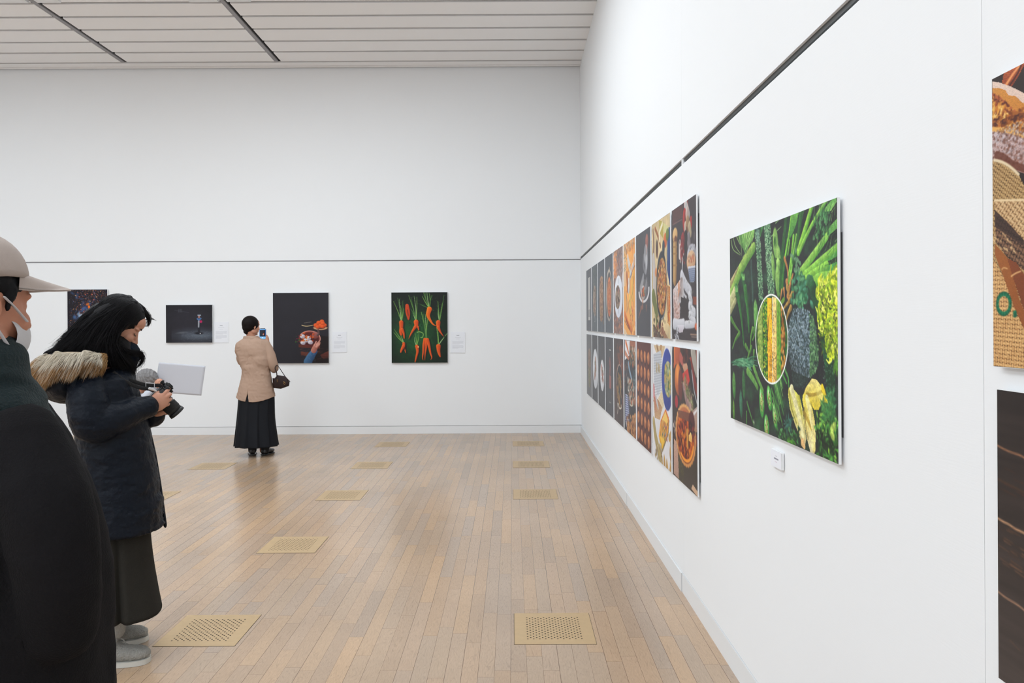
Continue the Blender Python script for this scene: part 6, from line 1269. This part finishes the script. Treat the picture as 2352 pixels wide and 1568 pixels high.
# ------------------------------------------------------------------ the woman in the tan blazer
TA = on_floor(591, 1046); TY = TA.y
def Wp(px, py, dy=0.0): return on_y(px, py, TY + dy)
P2 = thing('person', 'woman in a tan blazer and long black skirt photographing the bowl print', 'person', (TA.x, TA.y, 0))
M_BLAZER = mat('tan_wool_blazer', rgb(170, 143, 125), 0.9, 0, 0.12, bump=(300, 0.10), var=(260, 0.08)); M_BSKIRT = mat('black_pleated_skirt', (0.009, 0.010, 0.013), 0.7, 0, 0.15); M_SHOE = mat('black_leather', (0.010, 0.010, 0.011), 0.28, 0, 0.5); M_SOCK = mat('dark_sock', (0.012, 0.012, 0.014), 0.9)
yaw = math.radians(52); F2 = Vector((math.cos(yaw), math.sin(yaw), -.06)); B2 = basis(F2, Vector((0, 0, 1))); HC2 = Wp(578, 749)
bm = bmesh.new(); hp2 = head(bm, HC2, B2, .92); limb(bm, [hp2(-.02, 0, -.05), Wp(577, 776), Wp(578, 786)], [.05, .05, .06])
limb(bm, [Wp(580, 800), Wp(588, 860), Wp(590, 915)], [.1, .1, .12]); 
for x in (580, 603): limb(bm, [Wp(x, 925), Wp(x, 990, .03), Wp(x, 1034, .05)], [.075, .045, .032])
PHY = .36
limb(bm, [Wp(612, 800), Wp(630, 845, .03), Wp(613, 783, PHY - .03)], [.04, .036, .024]); limb(bm, [Wp(549, 800), Wp(560, 830, .12), Wp(598, 786, PHY - .02)], [.04, .036, .024])
def Ph(x, y, d=0): return Wp(x, y, PHY + d)
hand(bm, Ph(615, 788, -.03), Ph(614.5, 779, 0), Vector((1, 0, 0)), [[Ph(614, 774), Ph(613, 770, -.008), Ph(611, 769, -.010)], [Ph(614, 777), Ph(613, 774, -.01), Ph(610.5, 773, -.012)], [Ph(614, 780), Ph(613, 778, -.01), Ph(610.5, 777, -.012)], [Ph(614, 783), Ph(612.5, 782, -.01), Ph(610.5, 781, -.01)]], [Ph(612, 785, -.01), Ph(609.5, 782, -.015), Ph(607, 780, -.014)], .008)
hand(bm, Ph(598, 790, -.03), Ph(598, 783, 0.01), Vector((0, -1, 0)), [[Ph(597, 780), Ph(594.5, 777, .0), Ph(597, 775, -.010)], [Ph(598, 781), Ph(595.5, 780, .0), Ph(598, 778.5, -.012)], [Ph(600, 784), Ph(597, 783, -.01), Ph(599, 781.5, -.012)], [Ph(602, 786), Ph(599, 786, -.01), Ph(601, 784, -.012)]], [Ph(601, 787, -.01), Ph(602.5, 784, -.014), Ph(603, 781, -.014)], .008)
me = fuse(bm, .005, 4, name='body'); link('body', me, M_SKIN, P2, True)
# skirt with deep pleats
bm = bmesh.new()
def wl_(py, l, r, dep, p=2.2, dy=0): a, b = Wp(l, py, dy), Wp(r, py, dy); return ((a + b) / 2, Vector(((b - a).x / 2, 0, 0)), Vector((0, dep, 0)), p)
def pl2(a, t):
    u = (a * 11 / (2 * math.pi)) % 1; return 1 + (.02 + .08 * t) * (2 * min(u * 1.25, (1 - u) * 5) - 1) * .8
loft(bm, [wl_(880, 556, 620, .11), wl_(905, 551, 628, .14), wl_(960, 547, 629, .16), wl_(1000, 543.5, 633, .18), wl_(1023.5, 541.5, 636, .19)], n=220, k=5, fn=pl2); obj('skirt', bm, M_BSKIRT, P2, True)
# blazer: an open shell with a centre vent at the back
rows = [wl_(773, 561, 592, .062), wl_(778, 560, 595, .07), wl_(783, 551, 608, .085), wl_(790, 545, 615, .10, 2.4), wl_(803, 546, 618, .118, 2.4), wl_(825, 551, 620, .122), wl_(845, 556, 619, .12), wl_(862, 557, 621, .12), wl_(880, 552, 625, .135), wl_(898, 547, 629, .15), wl_(910, 544, 631.5, .158)]
Q = crom([list(c) + list(U) + list(V) + [p] for c, U, V, p in rows], 6); bm = bmesh.new(); prev = None; N2 = 96; zv = Wp(570, 889).z; zb2 = Wp(570, 912).z; ac = -math.pi / 2 - .22
for q in Q:
    c, U, V, p = q[:3], q[3:6], q[6:9], q[9]; f = np.clip((zv - c[2]) / (zv - zb2), 0, 1.1); gapw = -.03 + .13 * f if f > 0 else -.03; ring = []
    for i in range(N2 + 1):
        a = ac + gapw + (2 * math.pi - 2 * gapw) * i / N2; ca, sa = math.cos(a), math.sin(a); mm = (abs(ca) ** p + abs(sa) ** p) ** (-1 / p)
        fold = 1 + .018 * math.sin(3 * a + c[2] * 9) * math.sin(c[2] * 14 + a); drop = -.055 * f * max(0, -sa) ** 2 * 1.0; pt = c + (U * ca + V * sa) * mm * fold; pt[2] += drop; ring.append(bm.verts.new(tuple(pt)))
    if prev:
        for i in range(N2): bm.faces.new((prev[i], ring[i], ring[i + 1], prev[i + 1]))
    prev = ring
me = bake(bm, [('SOLIDIFY', dict(thickness=.006, offset=-1)), ('SUBSURF', dict(levels=1))], 'blazer')
bm = bmesh.new(); bm.from_mesh(me); bpy.data.meshes.remove(me)
limb(bm, [Wp(608, 794), Wp(617, 812), Wp(624, 832, .0), Wp(630, 846, .02), Wp(628, 838, .10), Wp(617, 800, PHY - .09)], [.058, .058, .053, .047, .044, .036], n=22)
limb(bm, [Wp(553, 794), Wp(553, 812, .03), Wp(560, 830, .10), Wp(575, 818, .2), Wp(596, 797, PHY - .08)], [.056, .052, .048, .042, .034], n=20)
limb(bm, [Wp(562, 777, -.01), Wp(577, 778.5, -.06), Wp(592, 776.5, -.01)], [.010, .013, .010], n=12)
me = bpy.data.meshes.new('blazer'); bm.to_mesh(me); bm.free()
push(me, lambda P: wrinkle(.016, 7, (1, 1, 1.5), 31)(P) * np.clip((P[:, 2] - .86) / .2, 0, 1) + wrinkle(.0035, 24, (1, 1, 1.2), 33)(P)); link('blazer', me, M_BLAZER, P2, True)
# hair with a low knot
bm = bmesh.new(); blob(bm, hp2(-.022, 0, .030), (.098, .082, .093), B2, 26); blob(bm, hp2(-.052, 0, -.012), (.062, .070, .062), B2, 20); limb(bm, [hp2(-.060, .0, -.050), hp2(-.074, 0, -.072), hp2(-.066, 0, -.088)], [.036, .030, .018], n=16)
me = fuse(bm, .005, 3, name='hair'); push(me, lambda P: .0012 * vnoise(P * np.array((3, 3, 1)), 60, 4)); link('hair', me, M_HAIRD, P2, True)
bm = bmesh.new(); limb(bm, [hp2(-.078, -.022, -.055), hp2(-.088, 0, -.052), hp2(-.078, .022, -.055)], [.004, .005, .004], n=8); obj('hair_tie', bm, M_BLACK, P2, True)
# loafers
def loafer(px, py, dirx):
    o = on_floor(px, py); d = Vector((dirx, 1, 0)).normalized(); sd = Vector((d.y, -d.x, 0)); o = o + d * .005; up = Vector((0, 0, 1)); L = .24
    def r(x, hw, h, z0=.016): return (o + d * (x * L) + up * (z0 + h / 2), sd * hw, up * h / 2, 2.6)
    bm = bmesh.new(); loft(bm, [r(.0, .022, .05), r(.04, .032, .068), r(.2, .035, .075), r(.4, .038, .066), r(.6, .045, .05), r(.8, .046, .042), r(.95, .034, .034), r(1, .014, .02)], n=24, k=3); s = obj('shoe', bm, M_SHOE, P2, True)
    bm = bmesh.new(); loft(bm, [r(-.01, .020, .02, 0), r(.04, .036, .02, 0), r(.3, .038, .02, 0), r(.32, .034, .012, 0.004), r(.62, .05, .014, 0), r(.85, .050, .014, 0), r(1.02, .016, .014, 0)], n=20, k=2); obj('sole', bm, M_SHOE, s, True)
    bm = bmesh.new(); limb(bm, [o + d * .045 + up * .06, o + d * .03 + up * .30], [.046, .062], n=18); obj('sock', bm, M_SOCK, P2, True)
loafer(580, 1046.5, -.35); loafer(604, 1046.5, .12)
# phone
ph = thing('smartphone', 'smartphone with a lit screen held up by the woman in the tan blazer', 'phone', Ph(603.5, 783))
pc_ = Ph(603.5, 768.5); bm = bmesh.new(); box(bm, -.0385, .0385, -.004, .004, -.077, .077); bmesh.ops.bevel(bm, geom=[e for e in bm.edges if abs((e.verts[0].co - e.verts[1].co).y) > .004], offset=.009, segments=4, affect='EDGES'); bm.transform(Matrix.Translation(pc_)); obj('phone_body', bm, M_BLACK, ph)
A = Art(.072, .140, 40, 78, (40, 90, 150), seed=3); A.poly([(0, 0), (1, 0), (1, .07), (0, .07)], (110, 170, 220)); A.poly([(.03, .12), (.485, .12), (.485, .74), (.03, .74)], (18, 22, 34)); A.ell(.33, .5, .05, .05, (200, 90, 60)); A.ell(.30, .58, .04, .03, (190, 190, 200)); A.poly([(0, .76), (1, .76), (1, 1), (0, 1)], (120, 180, 225)); A.ell(.26, .86, .04, .04, (240, 240, 250))
m = bpy.data.materials.new('lit_screen'); m.use_nodes = True; nt = m.node_tree; b = nt.nodes['Principled BSDF']; at = nt.nodes.new('ShaderNodeAttribute'); at.attribute_name = 'ink'; nt.links.new(at.outputs['Color'], b.inputs['Base Color']); nt.links.new(at.outputs['Color'], b.inputs['Emission Color']); b.inputs['Emission Strength'].default_value = .5; b.inputs['Roughness'].default_value = .2
ink_mesh('screen', A, (pc_.x - .036, pc_.y - .0046, pc_.z + .070), (.072, 0, 0), (0, 0, -.122), m, ph)
# bag on the forearm
M_BAG = mat('dark_brown_leather', (0.018, 0.008, 0.007), 0.4, 0, 0.25, bump=(60, .15)); M_GOLD = mat('gold_metal', rgb(196, 156, 90), 0.3, 0.9)
bag = thing('handbag', 'small dark brown leather handbag hanging from the tan blazer\'s elbow', 'handbag', Wp(645, 892))
out = [(626, 868), (631, 868.5), (637, 861.5), (655, 863.5), (660, 869), (665, 877.5), (663.5, 886), (645, 892.5), (628, 890.5)]
bm = bmesh.new()
def lay(dy, f): 
    cx, cy = 646, 878; return [bm.verts.new(tuple(Wp(cx + (x - cx) * f, cy + (y - cy) * f, dy))) for x, y in out]
Ls = [lay(-.065, .86), lay(-.05, .98), lay(0, 1.02), lay(.05, .98), lay(.065, .86)]
for a, b in zip(Ls[:-1], Ls[1:]):
    for i in range(len(out)): bm.faces.new((a[i], a[(i + 1) % len(out)], b[(i + 1) % len(out)], b[i]))
bm.faces.new(Ls[0][::-1]); bm.faces.new(Ls[-1]); bmesh.ops.recalc_face_normals(bm, faces=bm.faces)
me = bake(bm, [('BEVEL', dict(width=.004, segments=2))], 'bag_body'); link('bag_body', me, M_BAG, bag, True)
bm = bmesh.new(); limb(bm, [Wp(636, 863, -.03), Wp(635.5, 856, -.05), Wp(632, 846, -.046), Wp(635, 839, -.03), Wp(640, 842, -.02), Wp(648, 854, -.02), Wp(656, 866, -.02)], [.006] * 7, n=10, flat=.5, updir=(0, 1, 0)); limb(bm, [Wp(655, 865, -.03), Wp(661, 871, -.05), Wp(666, 876, -.06)], [.005, .004, .004], n=8); obj('strap', bm, M_BAG, bag, True)
bm = bmesh.new()
for k in range(14):
    a0_, a1_ = k / 14 * 6.283, (k + 1) / 14 * 6.283; limb(bm, [Wp(653.5 + 1.7 * math.cos(a0_), 880 + 2.3 * math.sin(a0_), -.075), Wp(653.5 + 1.7 * math.cos(a1_), 880 + 2.3 * math.sin(a1_), -.075)], [.0013, .0013], n=6, k=1)
limb(bm, [Wp(651, 876, -.073), Wp(654, 878, -.075)], [.002, .002], n=8); b3_ = bmesh.new(); limb(b3_, [Wp(636.5, 871, -.070), Wp(636.5, 877, -.072)], [.0022, .0018], n=8); obj('zip_pull', b3_, M_GOLD, bag, True); o = obj('clasp', bm, M_GOLD, bag, True); o['label'] = 'gold ring clasp'

# ------------------------------------------------------------------ the man in the cap, close to the lens
MY = 1.50
def Mp(px, py, dy=0.0): return on_y(px, py, MY + dy)
MC = Mp(-66, 698); P3 = thing('person', 'man in a beige cap, white mask and long dark coat at the left edge', 'person', (MC.x, MC.y, 0))
ym = math.radians(66); F3 = Vector((math.cos(ym), math.sin(ym), -.10)); B3 = basis(F3, Vector((0, 0, 1)))
M_COAT = mat('black_wool_coat', (0.011, 0.0105, 0.0115), 0.9, 0, 0.08, bump=(260, .35), var=(9, .15)); M_SCARF = mat('dark_green_scarf', (0.006, 0.016, 0.018), 0.95, bump=(180, .6)); M_CAP = mat('beige_cap_cloth', rgb(172, 158, 150), 0.9, bump=(500, .08)); M_MASK = mat('white_mask', rgb(196, 194, 196), 0.9); M_TROUS = mat('dark_trousers', (0.02, 0.02, 0.022), .9)
bm = bmesh.new(); hp3 = head(bm, MC, B3, 1.06); limb(bm, [hp3(-.025, 0, -.05), Mp(-70, 830), Mp(-75, 880)], [.06, .062, .08]); limb(bm, [Mp(-75, 1030), Mp(-70, 1200), Mp(-70, 1480)], [.11, .13, .14], n=18)
for s in (-.1, .1): limb(bm, [Vector((MC.x + s, MC.y + s * .3, .85)), Vector((MC.x + s, MC.y, .48)), Vector((MC.x + s, MC.y - .02, .09))], [.085, .058, .042])
for px, dy in ((60, -.07), (-205, .06)):
    e0, e1, e2 = Mp(px - 40, 1010, dy), Mp(px + 20, 1220, dy), Mp(px + 40, 1450, dy + .03); limb(bm, [e0, e1, e2], [.05, .042, .028]); dn = Vector((0, .01, -1)).normalized()
    hand(bm, e2, e2 + dn * .05, Vector((1, 0, 0)), [[e2 + dn * .085 + Vector((0, k * .02, 0)), e2 + dn * .12 + Vector((-.004, k * .021, 0)), e2 + dn * (.15 - .006 * abs(k - .5)) + Vector((-.016, k * .021, 0))] for k in (1.5, .5, -.5, -1.5)], [e2 + dn * .03 + Vector((0, .03, 0)), e2 + dn * .06 + Vector((-.004, .05, 0)), e2 + dn * .09 + Vector((-.012, .052, 0))])
me = fuse(bm, .0045, 4, name='body'); link('body', me, M_SKIN3, P3, True)
# cap
bm = bmesh.new(); R = []
for t in np.linspace(0, 1, 12):
    a = t * math.pi / 2; zz = .052 + .080 * math.sin(a) * 1.06; q = max(math.cos(a), .03) ** .9; R.append([hp3(-.014 + .092 * q * math.cos(u) + .012 * math.cos(u) * (1 - t), .090 * q * math.sin(u), zz + .006 * math.cos(u) - (.022 * (1 - t) * max(0, -math.cos(u)))) for u in np.linspace(0, 2 * math.pi, 40, endpoint=False)])
rings_to(bm, R); cap_ = obj('cap', bm, M_CAP, P3, True)
bm = bmesh.new(); top, bot = [], []
NU, NV = 24, 8
def brim(u, v, h): 
    a = (u - .5) * 2.0; x0, y0 = -.014 + .096 * math.cos(a), .088 * math.sin(a); ext = .106 * math.cos((u - .5) * math.pi) ** .6 if 0 < u < 1 else 0
    return hp3(x0 + ext * v, y0 * (1 + .02 * v), .058 - .014 * v - .020 * (abs(y0) / .09) ** 2 * (v + .3) + .007 * math.cos(a) + h)
for h in (.0, .003): 
    g = [[bm.verts.new(brim(i / NU, j / NV, h)) for j in range(NV + 1)] for i in range(NU + 1)]; (top if h else bot).append(g)
    for i in range(NU):
        for j in range(NV): 
            f = (g[i][j], g[i + 1][j], g[i + 1][j + 1], g[i][j + 1]); bm.faces.new(f if h else f[::-1])
for i in range(NU): bm.faces.new((bot[0][i][NV], bot[0][i + 1][NV], top[0][i + 1][NV], top[0][i][NV]))
obj('brim', bm, M_CAP, cap_, True)
bm = bmesh.new(); limb(bm, [hp3(-.014, 0, .136), hp3(-.014, 0, .142)], [.008, .006], n=12); obj('button', bm, M_CAP, cap_, True)
# short black hair below the cap, drawn over the forehead as the brim's shadow
bm = bmesh.new(); blob(bm, hp3(-.014, 0, .042), (.103, .089, .052), B3, 24); blob(bm, hp3(-.05, 0, -.01), (.062, .072, .055), B3, 20)
for s in (-1, 1): limb(bm, [hp3(.028, s * .068, .030), hp3(.024, s * .074, .010), hp3(.020, s * .076, -.012)], [.012, .009, .004], n=12)
limb(bm, [hp3(.072, -.05, .048), hp3(.092, 0, .052), hp3(.072, .05, .048)], [.014, .012, .014], n=12); limb(bm, [hp3(.05, .060, .048), hp3(.075, .045, .044)], [.013, .011], n=12)
me = fuse(bm, .005, 2, name='hair'); push(me, lambda P: .0018 * vnoise(P * np.array((2, 2, 1)), 110, 4)); link('hair', me, M_HAIR, P3, True)
# mask and its ear loops
bm = bmesh.new(); R = []
for z, w, x in ((-.022, .050, .096), (-.034, .058, .106), (-.052, .062, .112), (-.072, .060, .110), (-.092, .054, .102), (-.108, .040, .086)):
    R.append([hp3((x - .002) - .060 * (abs(u) ** 2.2), u * w * 1.06, z) for u in np.linspace(-1, 1, 17)])
prev = None
for ring in R:
    vs = [bm.verts.new(p) for p in ring]
    if prev:
        for i in range(16): bm.faces.new((prev[i], prev[i + 1], vs[i + 1], vs[i]))
    prev = vs
me = bake(bm, [('SOLIDIFY', dict(thickness=.002, offset=1)), ('SUBSURF', dict(levels=1))], 'face_mask'); mk = link('face_mask', me, M_MASK, P3, True)
for s in (-1, 1):
    bm = bmesh.new()
    limb(bm, [hp3(.066, s * .064, -.026), hp3(.035, s * .074, -.004), hp3(.004, s * .090, .012)], [.0035, .0035, .003], n=8, flat=.5); limb(bm, [hp3(.054, s * .060, -.096), hp3(.026, s * .074, -.072), hp3(-.004, s * .088, -.044)], [.004, .004, .003], n=8, flat=.5); obj('ear_loop', bm, M_MASK, mk, True)

# scarf and coat
bm = bmesh.new(); limb(bm, [Mp(-72, 945), Mp(-66, 895), Mp(-60, 862)], [.150, .130, .098], n=30)
me = fuse(bm, .008, 3, name='scarf'); push(me, wrinkle(.009, 10, (1, 1, 2.2), 41)); link('scarf', me, M_SCARF, P3, True)
def ml(py, right, dep, left=None, p=2.3):
    right = right - 165 * dep; left = -150 - right if left is None else left; a, b = Mp(left, py), Mp(right, py); return ((a + b) / 2, Vector(((b - a).x / 2, 0, 0)), Vector((0, dep, 0)), p)
bm = bmesh.new(); loft(bm, [ml(893, 30, .10), ml(925, 76, .14), ml(958, 106, .155), ml(1000, 138, .17), ml(1070, 176, .18), ml(1130, 208, .185), ml(1210, 230, .19), ml(1300, 247, .20), ml(1400, 254, .21), ml(1568, 254, .215), ml(1800, 262, .225)], n=56, k=6)
limb(bm, [Mp(38, 1015, -.08), Mp(100, 1150, -.125), Mp(128, 1300, -.13), Mp(140, 1440, -.10)], [.075, .075, .066, .055], n=20); limb(bm, [Mp(-210, 985, .06), Mp(-250, 1150, .08), Mp(-262, 1300, .08), Mp(-262, 1440, .08)], [.075, .075, .066, .055], n=20)
me = fuse(bm, .009, 3, name='coat'); push(me, wrinkle(.010, 5, (1.6, 1.6, .5), 51)); push(me, wrinkle(.003, 16, (1, 1, 1), 52)); link('coat', me, M_COAT, P3, True)
bm = bmesh.new()
for s in (-.1, .1): limb(bm, [Vector((MC.x + s, MC.y, .60)), Vector((MC.x + s, MC.y, .30)), Vector((MC.x + s, MC.y - .01, .09))], [.10, .085, .075], n=20)
obj('trousers', bm, M_TROUS, P3, True)
for s in (-.1, .1):
    o = Vector((MC.x + s, MC.y - .08, 0)); d = Vector((F3.x, F3.y, 0)).normalized() * .7 + Vector((0, .3, 0)); d.normalize(); sd = Vector((d.y, -d.x, 0)); up = Vector((0, 0, 1))
    bm = bmesh.new(); loft(bm, [(o + d * (x * .28) + up * (.002 + h / 2), sd * w, up * h / 2, 2.6) for x, w, h in ((0, .025, .06), (.05, .035, .09), (.25, .038, .10), (.5, .045, .07), (.8, .048, .05), (1, .02, .035))], n=24, k=3); obj('shoe', bm, M_SHOE, P3, True)

# ------------------------------------------------------------------ the child mostly hidden behind the woman in the parka
CY = 6.80
def Kp(px, py, dy=0.0): return on_y(px, py, CY + dy)
KH = Kp(336, 872); P4 = thing('person', 'small person with a grey knitted hat, mostly hidden behind the woman in the parka', 'person', (Kp(305, 1120).x, CY, 0))
FK = Vector((.8, -.1, -.35)); BK = basis(FK, Vector((0, 0, 1)))
M_GHAT = mat('grey_knit', rgb(120, 118, 118), .95, bump=(60, 1.0), var=(45, .35)); M_LCOAT = mat('pale_grey_jacket', rgb(176, 178, 186), .85, bump=(50, .3)); M_DARK = mat('dark_leggings', (.02, .02, .025), .9)
bm = bmesh.new(); hpk = head(bm, KH + Vector((.005, 0, -.02)), BK, .80); limb(bm, [hpk(-.02, 0, -.05), Kp(318, 905), Kp(312, 925)], [.035, .036, .05]); limb(bm, [Kp(311, 940), Kp(300, 1000)], [.075, .08])
for s in (-.05, .05): limb(bm, [Kp(300, 1010, s), Kp(299, 1060, s), Kp(298, 1110, s)], [.055, .04, .03])
hk = Kp(368, 873, -.02); limb(bm, [Kp(322, 925, -.06), Kp(335, 915, -.1), Kp(357, 885, -.03)], [.03, .026, .018]); hand(bm, Kp(358, 884, -.03), Kp(363, 880, -.02), Vector((0, -1, 0)), [[Kp(366, 877), Kp(369, 875), Kp(371, 876, .0)], [Kp(366, 879), Kp(370, 878), Kp(372, 879)], [Kp(366, 881), Kp(370, 881), Kp(372, 882)], [Kp(365, 883), Kp(368, 884), Kp(370, 885)]], [Kp(361, 878, -.03), Kp(365, 874, -.02), Kp(368, 873, -.012)], .006)
me = fuse(bm, .005, 3, name='body'); link('body', me, M_SKIN, P4, True)
bm = bmesh.new(); blob(bm, hpk(-.012, 0, .030), (.098, .088, .095), BK, 24); limb(bm, [hpk(.05, -.05, .0), hpk(.075, 0, .01), hpk(.05, .05, .0), hpk(-.03, .075, -.01), hpk(-.09, 0, -.01), hpk(-.03, -.075, -.01), hpk(.05, -.05, .0)], [.014] * 7, n=12)
me = fuse(bm, .004, 2, name='knitted_hat'); push(me, lambda P: .004 * np.sin(P[:, 0] * 260 + P[:, 2] * 120 + 2 * vnoise(P, 20, 3)) + .002 * vnoise(P, 60, 8)); link('knitted_hat', me, M_GHAT, P4, True)
bm = bmesh.new(); loft(bm, [(Kp(317, 903), Vector((.045, 0, 0)), Vector((0, .05, 0)), 2), (Kp(313, 915), Vector((.10, 0, 0)), Vector((0, .08, 0)), 2.2), (Kp(308, 950), Vector((.11, 0, 0)), Vector((0, .10, 0)), 2.2), (Kp(301, 1000), Vector((.12, 0, 0)), Vector((0, .11, 0)), 2.2), (Kp(298, 1030), Vector((.13, 0, 0)), Vector((0, .12, 0)), 2.2)], n=30); limb(bm, [Kp(320, 920, -.05), Kp(333, 913, -.1), Kp(354, 889, -.03)], [.045, .038, .028], n=16)
me = fuse(bm, .007, 2, name='jacket'); push(me, wrinkle(.005, 12, (1, 1, 1.5), 61)); link('jacket', me, M_LCOAT, P4, True)
bm = bmesh.new()
for s in (-.05, .05): limb(bm, [Kp(300, 1015, s), Kp(299, 1060, s), Kp(298, 1108, s)], [.065, .05, .042], n=16)
obj('trousers', bm, M_DARK, P4, True)
for s in (-.06, .06):
    o = Vector((Kp(296, 1120).x, CY + s, 0)); bm = bmesh.new(); loft(bm, [(o + Vector((x * .19 - .05, 0, .002 + h / 2)), Vector((0, w, 0)), Vector((0, 0, h / 2)), 2.5) for x, w, h in ((0, .018, .05), (.1, .028, .07), (.4, .03, .06), (.8, .034, .04), (1, .014, .03))], n=20, k=3); obj('shoe', bm, M_SOLE, P4, True)
# the sheet
cs = [Kp(365, 831.5, .03), Kp(471.5, 840.5, .03), Kp(462, 908.5, .03), Kp(354, 900.5, .03)]
M_SHEET = mat('pale_grey_paper', rgb(184, 185, 192), .9)
bm = bmesh.new(); n_ = 16; g = [[None] * (n_ + 1) for _ in range(n_ + 1)]
for i in range(n_ + 1):
    for j in range(n_ + 1):
        u, v = i / n_, j / n_; p = cs[0].lerp(cs[1], u).lerp(cs[3].lerp(cs[2], u), v); p.y += .012 * math.sin(u * 2.6) * (1 - .3 * v); g[i][j] = bm.verts.new(p)
for i in range(n_):
    for j in range(n_): bm.faces.new((g[i][j], g[i][j + 1], g[i + 1][j + 1], g[i + 1][j]))
me = bake(bm, [('SOLIDIFY', dict(thickness=.0012, offset=0))], 'paper_sheet'); me.shade_flat(); sh = link('paper_sheet', me, M_SHEET, None, True)
tag(sh, 'large blank pale grey sheet held in the air right of the camera woman', 'paper')
